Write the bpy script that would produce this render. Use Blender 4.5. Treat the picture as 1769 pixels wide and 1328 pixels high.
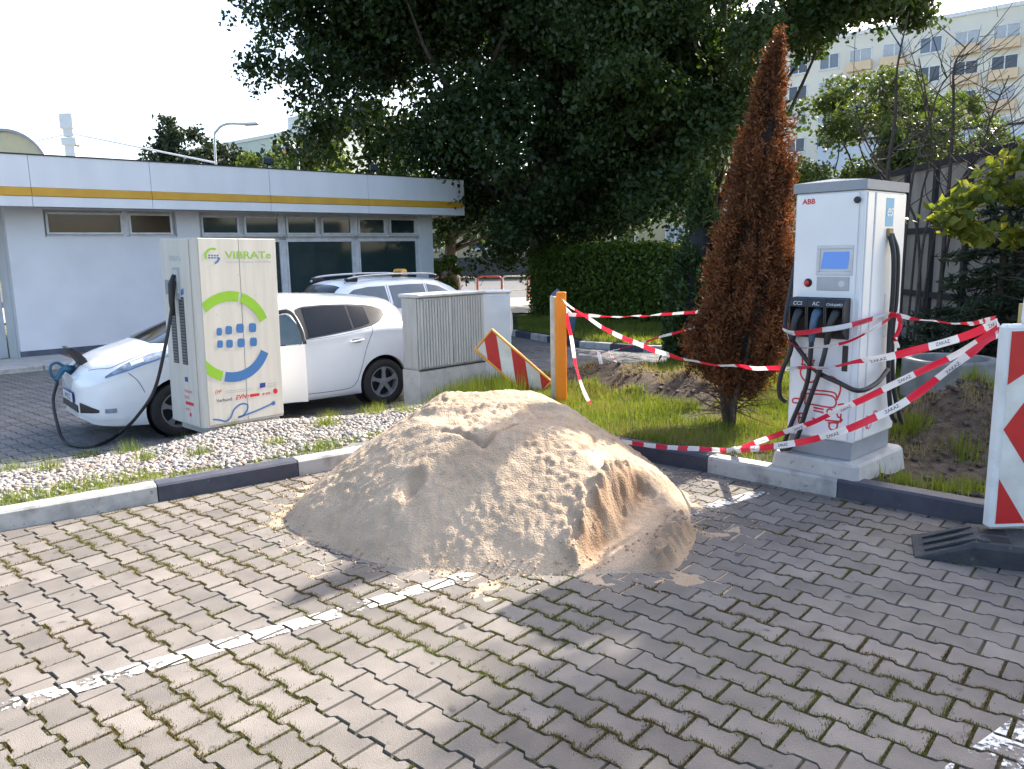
import bpy, bmesh, math, random
import numpy as np
from mathutils import Vector, Matrix
R = math.radians
random.seed(7)
RNG = np.random.default_rng(7)
scene = bpy.context.scene
col = scene.collection
for o in list(bpy.data.objects):
    bpy.data.objects.remove(o)

# ------------------------------------------------------------------ camera
F, PITCH, ROLL, CH = 1350.0, R(9.6), R(-1.14), 1.706
CX, CY = 884.5, 664.0
fw = np.array([0, math.cos(PITCH), -math.sin(PITCH)])
up0 = np.array([0, math.sin(PITCH), math.cos(PITCH)])
ri0 = np.array([1.0, 0, 0])
rt = math.cos(ROLL) * ri0 + math.sin(ROLL) * up0
upv = -math.sin(ROLL) * ri0 + math.cos(ROLL) * up0
cam_d = bpy.data.cameras.new('camera')
cam = bpy.data.objects.new('camera', cam_d)
col.objects.link(cam)
cam.matrix_world = Matrix(((rt[0], upv[0], -fw[0], 0), (rt[1], upv[1], -fw[1], 0), (rt[2], upv[2], -fw[2], CH), (0, 0, 0, 1)))
cam_d.sensor_fit = 'HORIZONTAL'
cam_d.sensor_width = 36
cam_d.lens = 36 * F / 1769
cam_d.clip_start = .05
cam_d.clip_end = 2000
scene.camera = cam

# ------------------------------------------------------------------ world, sun, exposure
SUN_AZ, SUN_EL = R(44.2), R(36.0)          # azimuth measured from +x towards +y
world = bpy.data.worlds.new('World')
scene.world = world
world.use_nodes = True
wn = world.node_tree.nodes
sky = wn.new('ShaderNodeTexSky')
sky.sky_type = 'NISHITA'
sky.sun_disc = False
sky.sun_elevation = SUN_EL
sky.sun_rotation = R(90) - SUN_AZ
sky.altitude = 130
sky.air_density = 1.0
sky.dust_density = 4.0
sky.ozone_density = 1.0
wn['Background'].inputs['Strength'].default_value = .15
world.node_tree.links.new(sky.outputs[0], wn['Background'].inputs['Color'])
sd = bpy.data.lights.new('sun', 'SUN')
sd.energy = 4.1
sd.angle = R(.55)
sd.color = (1.0, .93, .82)
sun = bpy.data.objects.new('sun', sd)
col.objects.link(sun)
sundir = Vector((math.cos(SUN_AZ) * math.cos(SUN_EL), math.sin(SUN_AZ) * math.cos(SUN_EL), math.sin(SUN_EL)))
sun.rotation_euler = (-sundir).to_track_quat('-Z', 'Y').to_euler()
sun.location = sundir * 60
scene.view_settings.view_transform = 'Standard'
scene.view_settings.look = 'None'
scene.view_settings.gamma = 1
scene.view_settings.use_curve_mapping = False
scene.view_settings.exposure = 1.82
scene.render.engine = 'CYCLES'
scene.cycles.max_bounces = 8
scene.cycles.transparent_max_bounces = 12
scene.render.resolution_x = 1024
scene.render.resolution_y = 769


# ------------------------------------------------------------------ survey helpers (photo survey -> world metres)
def gp(x, y, z=0.0):
    d = fw + rt * (x - CX) / F - upv * (y - CY) / F
    t = (z - CH) / d[2]
    return Vector((d[0] * t, d[1] * t, z))


def at(x, y, Y):
    d = fw + rt * (x - CX) / F - upv * (y - CY) / F
    t = Y / d[1]
    return Vector((d[0] * t, Y, CH + d[2] * t))


# ------------------------------------------------------------------ noise (numpy)
_tab = RNG.random((256, 256))


def vn(x, y, s=1.0, seed=0):
    x = np.asarray(x, float) * s + seed * 17.31
    y = np.asarray(y, float) * s + seed * 7.77
    xi = np.floor(x).astype(int); yi = np.floor(y).astype(int)
    fx = x - xi; fy = y - yi
    fx = fx * fx * (3 - 2 * fx); fy = fy * fy * (3 - 2 * fy)
    g = lambda a, b: _tab[a % 256, b % 256]
    return (g(xi, yi) * (1 - fx) + g(xi + 1, yi) * fx) * (1 - fy) + (g(xi, yi + 1) * (1 - fx) + g(xi + 1, yi + 1) * fx) * fy


def fbm(x, y, s=1.0, o=4, seed=0):
    a = 0; w = 1; t = 0
    for k in range(o):
        a = a + w * vn(x, y, s * 2 ** k, seed + k * 3); t += w; w *= .5
    return a / t


def sst(a, b, x):
    t = np.clip((np.asarray(x, float) - a) / (b - a), 0, 1)
    return t * t * (3 - 2 * t)


# ------------------------------------------------------------------ materials
MATS = {}


def M(name, c, rough=.6, metal=0.0, spec=.5, c2=None, scale=6.0, stretch=(1, 1, 1), lo=.35, hi=.65, bump=0.0, bscale=60.0,
      coat=0.0, detail=6.0, spots=None, trans=0.0, rnd=0.0, rough_var=0.0, big=None):
    """procedural principled material: two-tone noise, optional bump, optional spots, optional per-piece variation"""
    if name in MATS:
        return MATS[name]
    m = bpy.data.materials.new(name)
    m.use_nodes = True
    nt = m.node_tree; N = nt.nodes; L = nt.links
    b = N['Principled BSDF']
    b.inputs['Roughness'].default_value = rough
    b.inputs['Metallic'].default_value = metal
    b.inputs['Specular IOR Level'].default_value = spec
    if coat:
        b.inputs['Coat Weight'].default_value = coat
        b.inputs['Coat Roughness'].default_value = .04
    geo = N.new('ShaderNodeNewGeometry')
    mp = N.new('ShaderNodeMapping'); mp.inputs['Scale'].default_value = stretch
    L.new(geo.outputs['Position'], mp.inputs['Vector'])
    nz = N.new('ShaderNodeTexNoise'); nz.inputs['Scale'].default_value = scale; nz.inputs['Detail'].default_value = detail
    L.new(mp.outputs[0], nz.inputs['Vector'])
    cr = N.new('ShaderNodeValToRGB')
    c2 = c2 or tuple(x * .82 for x in c)
    cr.color_ramp.elements[0].position = lo; cr.color_ramp.elements[1].position = hi
    cr.color_ramp.elements[0].color = (*c2, 1); cr.color_ramp.elements[1].color = (*c, 1)
    L.new(nz.outputs['Fac'], cr.inputs['Fac'])
    out = cr.outputs['Color']
    if spots:
        sc, thr, colr = spots
        n2 = N.new('ShaderNodeTexNoise'); n2.inputs['Scale'].default_value = sc; n2.inputs['Detail'].default_value = 3
        L.new(geo.outputs['Position'], n2.inputs['Vector'])
        r2 = N.new('ShaderNodeValToRGB'); r2.color_ramp.elements[0].position = thr; r2.color_ramp.elements[1].position = min(1, thr + .06)
        L.new(n2.outputs['Fac'], r2.inputs['Fac'])
        mx = N.new('ShaderNodeMixRGB'); mx.inputs['Color2'].default_value = (*colr, 1)
        L.new(r2.outputs['Color'], mx.inputs['Fac']); L.new(out, mx.inputs['Color1'])
        out = mx.outputs['Color']
    if rnd:
        oi = N.new('ShaderNodeObjectInfo')
        ad = N.new('ShaderNodeMath'); ad.operation = 'ADD'
        L.new(oi.outputs['Random'], ad.inputs[0]); L.new(geo.outputs['Random Per Island'], ad.inputs[1])
        fr = N.new('ShaderNodeMath'); fr.operation = 'FRACT'; L.new(ad.outputs[0], fr.inputs[0])
        mr = N.new('ShaderNodeMapRange'); mr.inputs['To Min'].default_value = 1 - rnd; mr.inputs['To Max'].default_value = 1 + rnd
        L.new(fr.outputs[0], mr.inputs['Value'])
        hs = N.new('ShaderNodeHueSaturation'); L.new(mr.outputs[0], hs.inputs['Value']); L.new(out, hs.inputs['Color'])
        out = hs.outputs['Color']
    if big:
        n4 = N.new('ShaderNodeTexNoise'); n4.inputs['Scale'].default_value = big[0]; n4.inputs['Detail'].default_value = 5
        L.new(geo.outputs['Position'], n4.inputs['Vector'])
        m4 = N.new('ShaderNodeMapRange'); m4.inputs['From Min'].default_value = .3; m4.inputs['From Max'].default_value = .7
        m4.inputs['To Min'].default_value = 1 - big[1]; m4.inputs['To Max'].default_value = 1 + big[1]; L.new(n4.outputs['Fac'], m4.inputs['Value'])
        h4 = N.new('ShaderNodeHueSaturation'); L.new(m4.outputs[0], h4.inputs['Value']); L.new(out, h4.inputs['Color'])
        out = h4.outputs['Color']
    L.new(out, b.inputs['Base Color'])
    if rough_var:
        r3 = N.new('ShaderNodeMapRange'); r3.inputs['To Min'].default_value = rough - rough_var; r3.inputs['To Max'].default_value = rough + rough_var
        L.new(nz.outputs['Fac'], r3.inputs['Value']); L.new(r3.outputs[0], b.inputs['Roughness'])
    if bump:
        n3 = N.new('ShaderNodeTexNoise'); n3.inputs['Scale'].default_value = bscale; n3.inputs['Detail'].default_value = 8
        L.new(geo.outputs['Position'], n3.inputs['Vector'])
        bp = N.new('ShaderNodeBump'); bp.inputs['Strength'].default_value = bump; bp.inputs['Distance'].default_value = .01
        L.new(n3.outputs['Fac'], bp.inputs['Height']); L.new(bp.outputs[0], b.inputs['Normal'])
    MATS[name] = m
    return m


def leaf_mat(name, ca, cb, trans=.35, rough=.5, tint=(1.3, 1.25, .5)):
    """foliage: colour varies between ca and cb from leaf to leaf, part of the light passes through"""
    m = bpy.data.materials.new(name); m.use_nodes = True
    nt = m.node_tree; N = nt.nodes; L = nt.links
    b = N['Principled BSDF']; b.inputs['Roughness'].default_value = rough; b.inputs['Specular IOR Level'].default_value = .3
    a = N.new('ShaderNodeAttribute'); a.attribute_name = 'rnd'
    cr = N.new('ShaderNodeValToRGB'); cr.color_ramp.elements[0].color = (*ca, 1); cr.color_ramp.elements[1].color = (*cb, 1)
    L.new(a.outputs['Fac'], cr.inputs['Fac']); L.new(cr.outputs[0], b.inputs['Base Color'])
    tr = N.new('ShaderNodeBsdfTranslucent')
    mu = N.new('ShaderNodeMixRGB'); mu.blend_type = 'MULTIPLY'; mu.inputs['Fac'].default_value = 1; mu.inputs['Color2'].default_value = (*tint, 1)
    L.new(cr.outputs[0], mu.inputs['Color1']); L.new(mu.outputs[0], tr.inputs['Color'])
    mx = N.new('ShaderNodeMixShader'); mx.inputs['Fac'].default_value = trans
    L.new(b.outputs[0], mx.inputs[1]); L.new(tr.outputs[0], mx.inputs[2])
    L.new(mx.outputs[0], N['Material Output'].inputs['Surface'])
    return m


def plain(name, c, rough=.5, metal=0.0, **k):
    return M(name, c, rough, metal, c2=tuple(x * .93 for x in c), **k)


# ------------------------------------------------------------------ mesh builder
class MB:
    def __init__(s):
        s.v = []; s.f = []

    def add(s, vs, fs):
        n = len(s.v)
        s.v += [tuple(p) for p in vs]
        s.f += [tuple(i + n for i in f) for f in fs]
        return s

    def box(s, c, size, rz=0.0, bev=0.0, mat=None):
        x, y, z = (k / 2 for k in size)
        if bev > 0:
            b = min(bev, x * .9, y * .9, z * .9)
            vs = []; idx = {}
            for sx in (-1, 1):
                for sy in (-1, 1):
                    for sz in (-1, 1):
                        for ax in range(3):
                            p = [sx * (x - b), sy * (y - b), sz * (z - b)]
                            p[ax] = (sx * x, sy * y, sz * z)[ax]
                            idx[(sx, sy, sz, ax)] = len(vs); vs.append(p)
            fs = []
            for ax in range(3):
                o1, o2 = [k for k in range(3) if k != ax]
                for sg in (-1, 1):
                    q = []
                    for a, bb in ((-1, -1), (1, -1), (1, 1), (-1, 1)):
                        k = [0, 0, 0]; k[ax] = sg; k[o1] = a; k[o2] = bb
                        q.append(idx[(k[0], k[1], k[2], ax)])
                    fs.append(q)
            for ax in range(3):
                o1, o2 = [k for k in range(3) if k != ax]
                for a in (-1, 1):
                    for bb in (-1, 1):
                        q = []
                        for e, fa in ((-1, o1), (1, o1), (1, o2), (-1, o2)):
                            k = [0, 0, 0]; k[ax] = e; k[o1] = a; k[o2] = bb
                            q.append(idx[(k[0], k[1], k[2], fa)])
                        fs.append(q)
            for sx in (-1, 1):
                for sy in (-1, 1):
                    for sz in (-1, 1):
                        fs.append([idx[(sx, sy, sz, k)] for k in range(3)])
        else:
            vs = [(a, b, c_) for a in (-x, x) for b in (-y, y) for c_ in (-z, z)]
            fs = [(0, 1, 3, 2), (4, 6, 7, 5), (0, 4, 5, 1), (2, 3, 7, 6), (0, 2, 6, 4), (1, 5, 7, 3)]
        if mat is not None:
            vs = [mat @ Vector(p) for p in vs]
        cs, sn = math.cos(rz), math.sin(rz)
        vs = [(c[0] + p[0] * cs - p[1] * sn, c[1] + p[0] * sn + p[1] * cs, c[2] + p[2]) for p in vs]
        return s.add(vs, fs)

    def prism(s, poly, frame, h):
        """poly: 2-D points; frame: (origin, ex, ey, ez); extruded from 0 to h along ez"""
        o, ex, ey, ez = (Vector(k) for k in frame)
        n = len(poly)
        vs = [o + ex * p[0] + ey * p[1] for p in poly] + [o + ex * p[0] + ey * p[1] + ez * h for p in poly]
        fs = [tuple(range(n - 1, -1, -1)), tuple(range(n, 2 * n))] + [(i, (i + 1) % n, n + (i + 1) % n, n + i) for i in range(n)]
        return s.add(vs, fs)

    def tube(s, pts, r, n=8, cap=True):
        pts = [Vector(p) for p in pts]
        rs = r if isinstance(r, (list, tuple, np.ndarray)) else [r] * len(pts)
        vs = []; fs = []
        ref = None
        for i, p in enumerate(pts):
            t = (pts[min(i + 1, len(pts) - 1)] - pts[max(i - 1, 0)])
            t = t.normalized() if t.length > 1e-9 else Vector((0, 0, 1))
            if ref is None:
                ref = Vector((0, 0, 1)) if abs(t.z) < .9 else Vector((1, 0, 0))
            a = (ref - t * ref.dot(t)).normalized(); ref = a
            b = t.cross(a)
            for k in range(n):
                th = 2 * math.pi * k / n
                vs.append(p + (a * math.cos(th) + b * math.sin(th)) * rs[i])
        for i in range(len(pts) - 1):
            for k in range(n):
                k2 = (k + 1) % n
                fs.append((i * n + k, i * n + k2, (i + 1) * n + k2, (i + 1) * n + k))
        if cap:
            fs.append(tuple(range(n - 1, -1, -1))); fs.append(tuple((len(pts) - 1) * n + k for k in range(n)))
        return s.add(vs, fs)

    def lathe(s, prof, frame, n=32):
        """prof: (r, h) pairs; axis = ez of frame"""
        o, ex, ey, ez = (Vector(k) for k in frame)
        vs = []; fs = []
        for r_, h in prof:
            for k in range(n):
                th = 2 * math.pi * k / n
                vs.append(o + ez * h + (ex * math.cos(th) + ey * math.sin(th)) * r_)
        for i in range(len(prof) - 1):
            for k in range(n):
                k2 = (k + 1) % n
                fs.append((i * n + k, i * n + k2, (i + 1) * n + k2, (i + 1) * n + k))
        return s.add(vs, fs)

    def build(s, name, mat, parent=None, world=False, smooth=False, auto=None):
        me = bpy.data.meshes.new(name)
        me.from_pydata(s.v, [], s.f)
        me.materials.append(mat)
        if smooth:
            me.polygons.foreach_set('use_smooth', [True] * len(me.polygons))
        o = bpy.data.objects.new(name, me)
        col.objects.link(o)
        if parent is not None:
            o.parent = parent
            if world:
                o.matrix_parent_inverse = parent.matrix_basis.inverted()
        if auto:
            try:
                me.set_sharp_from_angle(angle=R(auto))
            except Exception:
                pass
        return o


def np_mesh(name, V, Fq, mat, parent=None, world=False, attrs=None, smooth=False):
    """fast mesh from numpy arrays; all faces have the same corner count"""
    me = bpy.data.meshes.new(name)
    V = np.ascontiguousarray(V, dtype=np.float32); Fq = np.ascontiguousarray(Fq, dtype=np.int32)
    k = Fq.shape[1]
    me.vertices.add(len(V)); me.vertices.foreach_set('co', V.ravel())
    me.loops.add(Fq.size); me.loops.foreach_set('vertex_index', Fq.ravel())
    me.polygons.add(len(Fq)); me.polygons.foreach_set('loop_start', np.arange(0, Fq.size, k, dtype=np.int32))
    if smooth:
        me.polygons.foreach_set('use_smooth', np.ones(len(Fq), dtype=bool))
    me.update(calc_edges=True)
    for an, av in (attrs or {}).items():
        a = me.attributes.new(an, 'FLOAT', 'POINT'); a.data.foreach_set('value', np.ascontiguousarray(av, dtype=np.float32))
    me.materials.append(mat)
    o = bpy.data.objects.new(name, me); col.objects.link(o)
    if parent is not None:
        o.parent = parent
        if world:
            o.matrix_parent_inverse = parent.matrix_basis.inverted()
    return o


def tag(o, label=None, cat=None, group=None, kind=None):
    if label: o['label'] = label
    if cat: o['category'] = cat
    if group: o['group'] = group
    if kind: o['kind'] = kind
    return o


def thing(name, loc, rz=0.0, label=None, cat=None, group=None, rot=None):
    o = bpy.data.objects.new(name, None)
    o.empty_display_size = .2
    col.objects.link(o)
    o.matrix_basis = Matrix.Translation(Vector(loc)) @ (rot if rot is not None else Matrix.Rotation(rz, 4, 'Z'))
    return tag(o, label, cat, group)


def copy_tree(o, parent=None):
    c = o.copy(); col.objects.link(c)
    if parent is not None: c.parent = parent
    for ch in [k for k in bpy.data.objects if k.parent == o]:
        copy_tree(ch, c)
    return c


def catmull(pts, n=8):
    P = [Vector(p) for p in pts]
    if len(P) < 3:
        return [P[0].lerp(P[-1], i / n) for i in range(n + 1)]
    P = [P[0] * 2 - P[1]] + P + [P[-1] * 2 - P[-2]]
    out = []
    for i in range(1, len(P) - 2):
        a, b, c, d = P[i - 1:i + 3]
        for k in range(n):
            t = k / n
            out.append(.5 * ((2 * b) + (c - a) * t + (2 * a - 5 * b + 4 * c - d) * t * t + (-a + 3 * b - 3 * c + d) * t ** 3))
    out.append(P[-2])
    return out


_txt = {}


def text_geo(s, size, align='LEFT', bold=0.0, shear=0.0):
    key = (s, align, bold, shear)
    if key not in _txt:
        c = bpy.data.curves.new('t', 'FONT'); c.body = s; c.size = 1; c.align_x = align; c.offset = bold; c.shear = shear
        c.resolution_u = 3
        o = bpy.data.objects.new('t', c); col.objects.link(o)
        dg = bpy.context.evaluated_depsgraph_get()
        me = bpy.data.meshes.new_from_object(o.evaluated_get(dg))
        _txt[key] = ([tuple(v.co) for v in me.vertices], [tuple(p.vertices) for p in me.polygons])
        bpy.data.objects.remove(o); bpy.data.meshes.remove(me); bpy.data.curves.remove(c)
    v, f = _txt[key]
    return [(p[0] * size, p[1] * size) for p in v], f


def put_flat(mb, v2, f, fn):
    mb.add([fn(a, b) for a, b in v2], f)


def stroke(pts, w, closed=False):
    """2-D polyline -> flat strip"""
    P = [np.array(p, float) for p in pts]
    n = len(P); vs = []; fs = []
    for i in range(n):
        a = P[(i - 1) % n] if closed or i > 0 else P[i]
        b = P[(i + 1) % n] if closed or i < n - 1 else P[i]
        t = b - a; t = t / (np.hypot(*t) + 1e-9)
        nrm = np.array([-t[1], t[0]]) * w / 2
        vs += [tuple(P[i] + nrm), tuple(P[i] - nrm)]
    for i in range(n if closed else n - 1):
        j = (i + 1) % n
        fs.append((2 * i, 2 * i + 1, 2 * j + 1, 2 * j))
    return vs, fs


def cat2(pts, n=6):
    return [(p.x, p.y) for p in catmull([(a, b, 0) for a, b in pts], n)]


def arc2(cx, cy, r, a0, a1, n=20):
    return [(cx + r * math.cos(R(a0 + (a1 - a0) * k / n)), cy + r * math.sin(R(a0 + (a1 - a0) * k / n))) for k in range(n + 1)]


# ------------------------------------------------------------------ common materials
m_white = M('white_powder_paint', (.78, .79, .80), .38, c2=(.70, .71, .72), scale=3, bump=.03, bscale=220)
m_black = M('black_plastic', (.018, .019, .022), .45, c2=(.012, .012, .014), bump=.05, bscale=150)
m_rubber = M('black_rubber_cable', (.015, .015, .018), .5, c2=(.022, .022, .026), scale=20)
m_grey = M('grey_powder_paint', (.27, .29, .32), .45, c2=(.23, .25, .28))
m_conc = M('concrete', (.47, .46, .44), .85, c2=(.36, .355, .34), scale=5, bump=.25, bscale=70, spots=(26, .66, (.27, .26, .25)))
m_red = plain('red_print', (.60, .022, .03), .45)
m_bark = M('bark', (.10, .075, .055), .9, c2=(.045, .034, .027), scale=14, stretch=(1, 1, .25), bump=.8, bscale=40)
m_steel = M('galvanised_steel', (.52, .54, .56), .4, metal=.8, c2=(.42, .43, .45), scale=14)
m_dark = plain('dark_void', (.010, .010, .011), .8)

# ================================================================== THE SETTING: GROUND
LOT = -.33                                     # level of the rear parking lot
PL = np.array([-3.31, 4.81]); DL = np.array([.817, .577])
PR = np.array([1.10, 6.18]); DR = np.array([.736, -.677])
tt = np.linalg.solve(np.array([DL, -DR]).T, PR - PL)
APX = PL + DL * tt[0]
KR = 1.5
tl = KR * math.tan((math.atan2(DL[1], DL[0]) - math.atan2(DR[1], DR[0])) / 2)
A0 = APX - DL * tl; A1 = APX + DR * tl
nrm = np.array([DL[1], -DL[0]])
KC = A0 + nrm * KR
a0 = math.atan2(*(A0 - KC)[::-1]); a1 = math.atan2(*(A1 - KC)[::-1])
KERB = [PL - DL * 9] + [KC + KR * np.array([math.cos(a0 + (a1 - a0) * k / 12), math.sin(a0 + (a1 - a0) * k / 12)]) for k in range(13)] + [PR + DR * 9]
KERB = np.array(KERB)


def poly_sd(x, y, P):
    """signed distance to an open polyline, positive on its left side (behind the kerb)"""
    x = np.asarray(x, float); y = np.asarray(y, float)
    best = np.full(x.shape, 1e9); sg = np.ones(x.shape)
    for a, b in zip(P[:-1], P[1:]):
        d = b - a; L2 = d @ d
        t = np.clip(((x - a[0]) * d[0] + (y - a[1]) * d[1]) / L2, 0, 1)
        dx = x - (a[0] + d[0] * t); dy = y - (a[1] + d[1] * t)
        dist = np.hypot(dx, dy); cr = d[0] * (y - a[1]) - d[1] * (x - a[0])
        m = dist < best - 1e-9
        best = np.where(m, dist, best); sg = np.where(m, np.sign(cr), sg)
    return best * sg


L2P = np.array([-3.45, 8.55]); L2D = np.array([.774, .633]); L2N = np.array([.633, -.774])
FARK = np.array([(-1.2, 21.8), (.1, 19.2), (.82, 17.83), (1.45, 16.62), (2.65, 15.64), (4.6, 14.9), (7.5, 14.4), (14, 14.0)])
MOUNDS = [(1.05, 9.9, .30, .62), (1.55, 9.2, .26, .55), (2.0, 8.5, .30, .50), (3.75, 6.55, .42, .62), (4.5, 6.3, .36, .6)]


def lot_mask(x, y):
    d2 = (x - L2P[0]) * L2N[0] + (y - L2P[1]) * L2N[1]
    fk = poly_sd(x, y, FARK)
    return d2, fk


def ter(x, y, raw=False):
    x = np.asarray(x, float); y = np.asarray(y, float)
    s = poly_sd(x, y, KERB)
    d2, fk = lot_mask(x, y)
    zi = .115 - .055 * sst(.1, 2.2, s) - .03 * sst(2, 3.4, s)
    right = sst(-.4, .8, x)
    far = .12 - .045 * s
    far = np.clip(far, -.19, .12)
    z = zi * (1 - right) + far * right
    z = z + .018 * (fbm(x, y, 3.2, 3, 5) - .5) * 2
    soil = np.zeros(x.shape)
    for mx, my, h, r_ in MOUNDS:
        q = np.hypot(x - mx, y - my) / r_
        b = h * np.exp(-q * q * 1.1)
        b = b * (.75 + .5 * fbm(x, y, 5, 3, 11))
        z = z + b
        soil = np.maximum(soil, sst(.05, .16, b))
    # dug patch right of the charger plinth
    q = np.hypot((x - 3.25) / .55, (y - 5.3) / .45)
    z = z - .10 * np.exp(-q * q)
    q = np.hypot((x - 3.5) / .85, (y - 5.7) / .75)
    soil = np.maximum(soil, np.exp(-q * q * .8) * 1.5 * (fbm(x, y, 5, 3, 2) + .3))
    # edge down to the lot
    left = sst(.3, -.9, x)
    prof = np.interp(d2, [0, .12, .5, 1.0, 1.5, 2.2, 2.9], [LOT - .05, LOT + .02, -.20, -.09, .0, .06, .115])
    prof = prof + .10 * np.exp(-(((x + 2.75) / .75) ** 2 + ((y - 8.05) / .6) ** 2)) * sst(.0, .3, d2) + .014 * (fbm(x, y, 3.2, 3, 5) - .5)
    z = np.where(left > 0, np.minimum(z, prof) * left + z * (1 - left), z)
    edge = sst(.0, .52, d2) * (1 - left) + left
    z = (LOT - .05) * (1 - edge) + z * edge
    island = d2 > 0
    lawn = (fk > 0)
    zl = -.20 + .03 * (fbm(x, y, 1.5, 3, 9) - .5) - .0 * x
    zl = np.where(fk < .16, -.26, zl)
    z = np.where(island, np.where(lawn & (z < zl), zl, z), np.where(lawn, zl, LOT - .06))
    # right of the driveway the ground is one lawn
    z = np.where(s < 0.05, -.12, z)
    if raw:
        return z, np.clip(soil, 0, 1), s, d2, fk
    return z


# --- ground sheet out to the horizon
m_far = M('far_dry_ground', (.12, .12, .06), .95, c2=(.075, .09, .035), scale=.25, detail=10, bump=.3, bscale=3)
g = MB(); g.add([(-600, -300, -.46), (600, -300, -.46), (600, 900, -.46), (-600, 900, -.46)], [(0, 1, 2, 3)])
tag(g.build('ground', m_far), kind='structure')

# --- island and lawn terrain
GX = np.arange(-10, 16.01, .09); GY = np.arange(1.0, 24, .09)
X, Y = np.meshgrid(GX, GY)
Z, SOIL, S_, D2_, FK_ = ter(X, Y, True)
Z = Z + SOIL * .05 * (fbm(X, Y, 14, 3, 31) - .5)
GRAV = sst(.5, -.3, X + .9) * sst(.0, .2, S_) * (D2_ > -.1)
ny, nx = X.shape
idx = np.arange(nx * ny).reshape(ny, nx)
keep = ((S_ > .02) & ((D2_ > -.05) | (FK_ > .1)))[:-1, :-1]
Q = np.stack([idx[:-1, :-1], idx[:-1, 1:], idx[1:, 1:], idx[1:, :-1]], -1)[keep]


def terrain_mat():
    m = bpy.data.materials.new('island_soil_and_turf'); m.use_nodes = True
    nt = m.node_tree; N = nt.nodes; L = nt.links; b = N['Principled BSDF']; b.inputs['Roughness'].default_value = .95
    b.inputs['Specular IOR Level'].default_value = .15
    geo = N.new('ShaderNodeNewGeometry')

    def ramp(sc, ca, cb, lo=.35, hi=.65):
        n = N.new('ShaderNodeTexNoise'); n.inputs['Scale'].default_value = sc; n.inputs['Detail'].default_value = 8
        L.new(geo.outputs['Position'], n.inputs['Vector'])
        r_ = N.new('ShaderNodeValToRGB'); r_.color_ramp.elements[0].color = (*ca, 1); r_.color_ramp.elements[1].color = (*cb, 1)
        r_.color_ramp.elements[0].position = lo; r_.color_ramp.elements[1].position = hi
        L.new(n.outputs['Fac'], r_.inputs['Fac']); return r_.outputs[0]
    turf = ramp(9, (.04, .042, .016), (.085, .08, .035))
    soil = ramp(16, (.055, .040, .030), (.125, .093, .070))
    grav = ramp(30, (.10, .095, .085), (.26, .245, .225))
    a1 = N.new('ShaderNodeAttribute'); a1.attribute_name = 'soil'
    a2 = N.new('ShaderNodeAttribute'); a2.attribute_name = 'grav'
    x1 = N.new('ShaderNodeMixRGB'); L.new(a1.outputs['Fac'], x1.inputs['Fac']); L.new(turf, x1.inputs[1]); L.new(soil, x1.inputs[2])
    x2 = N.new('ShaderNodeMixRGB'); L.new(a2.outputs['Fac'], x2.inputs['Fac']); L.new(x1.outputs[0], x2.inputs[1]); L.new(grav, x2.inputs[2])
    L.new(x2.outputs[0], b.inputs['Base Color'])
    n = N.new('ShaderNodeTexNoise'); n.inputs['Scale'].default_value = 55; n.inputs['Detail'].default_value = 8
    L.new(geo.outputs['Position'], n.inputs['Vector'])
    bp = N.new('ShaderNodeBump'); bp.inputs['Strength'].default_value = .8; bp.inputs['Distance'].default_value = .02
    L.new(n.outputs['Fac'], bp.inputs['Height']); L.new(bp.outputs[0], b.inputs['Normal'])
    return m


tag(np_mesh('terrain', np.stack([X, Y, Z], -1).reshape(-1, 3), Q, terrain_mat(), attrs={'soil': SOIL.ravel(), 'grav': GRAV.ravel()}, smooth=True), kind='structure')

# --- front pavement: joint bed with double-T pavers
m_bed = M('joint_soil', (.075, .07, .04), .95, c2=(.035, .03, .022), scale=9, bump=.5, bscale=120, spots=(5, .55, (.05, .065, .018)))
m_paver = M('paver_concrete', (.178, .156, .136), .85, c2=(.130, .115, .102), scale=6.5, detail=10, lo=.3, hi=.7, bump=.5, bscale=240,
            spots=(9.0, .66, (.062, .059, .057)), rnd=.21, big=(.9, .16))
pave = MB()
kp = [tuple(p) for p in KERB + 0]
poly = [(-16, -8), (16, -8)] + [(KERB[-1][0] + .05, KERB[-1][1])] + [tuple(p) for p in KERB[::-1][1:]]
pave.add([(p[0], p[1], -.0085) for p in poly], [tuple(range(len(poly)))])
pavement = tag(pave.build('pavement', m_bed), kind='structure')

YA = R(-41.2); cu, su = math.cos(YA), math.sin(YA)
EU = np.array([cu, su]); EV = np.array([su, -cu]); PO = np.array([.235, 3.68])
PU, PV = .2, .1435


def paver_outline(g_=.0045):
    hw = PU / 2 - g_
    a, b = .0825 - g_, .0610 - g_
    a = PV / 2 + .0105 - g_; b = PV / 2 - .0105 - g_
    pts = [(-hw, -a), (-.0585, -a), (-.0415, -b), (.0415, -b), (.0585, -a), (hw, -a)]
    return pts + [(-x, -y) for x, y in pts]


OUT = paver_outline(); INN = [(x * .972, y * .962) for x, y in OUT]
PVS = [(*p, 0.0) for p in INN] + [(*p, -.02) for p in OUT]
n_ = 12
PFS = [(0, 1, 10, 11), (1, 2, 9, 10), (2, 3, 8, 9), (3, 4, 7, 8), (4, 5, 6, 7)] + [(i, i + n_, (i + 1) % n_ + n_, (i + 1) % n_) for i in range(n_)]
PFS = [tuple(f) for f in PFS]


def paver_cells(inside):
    res = []
    for j in range(-90, 90):
        for i in range(-70, 70):
            # centre of a stone: joints of row j at i + (j%2)/2, stone centre half a pitch on
            u = i + .5 * (j % 2) + .5
            c = PO + EU * u * PU + EV * j * PV
            res.append((c[0], c[1], j, i))
    A = np.array(res)
    return A[inside(A[:, 0], A[:, 1])]


cells = paver_cells(lambda x, y: (poly_sd(x, y, KERB) < .06) & (y > .4) & (x > -7.5) & (x < 7) & (np.abs(x) < y * 1.05 + 2.2))


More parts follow.
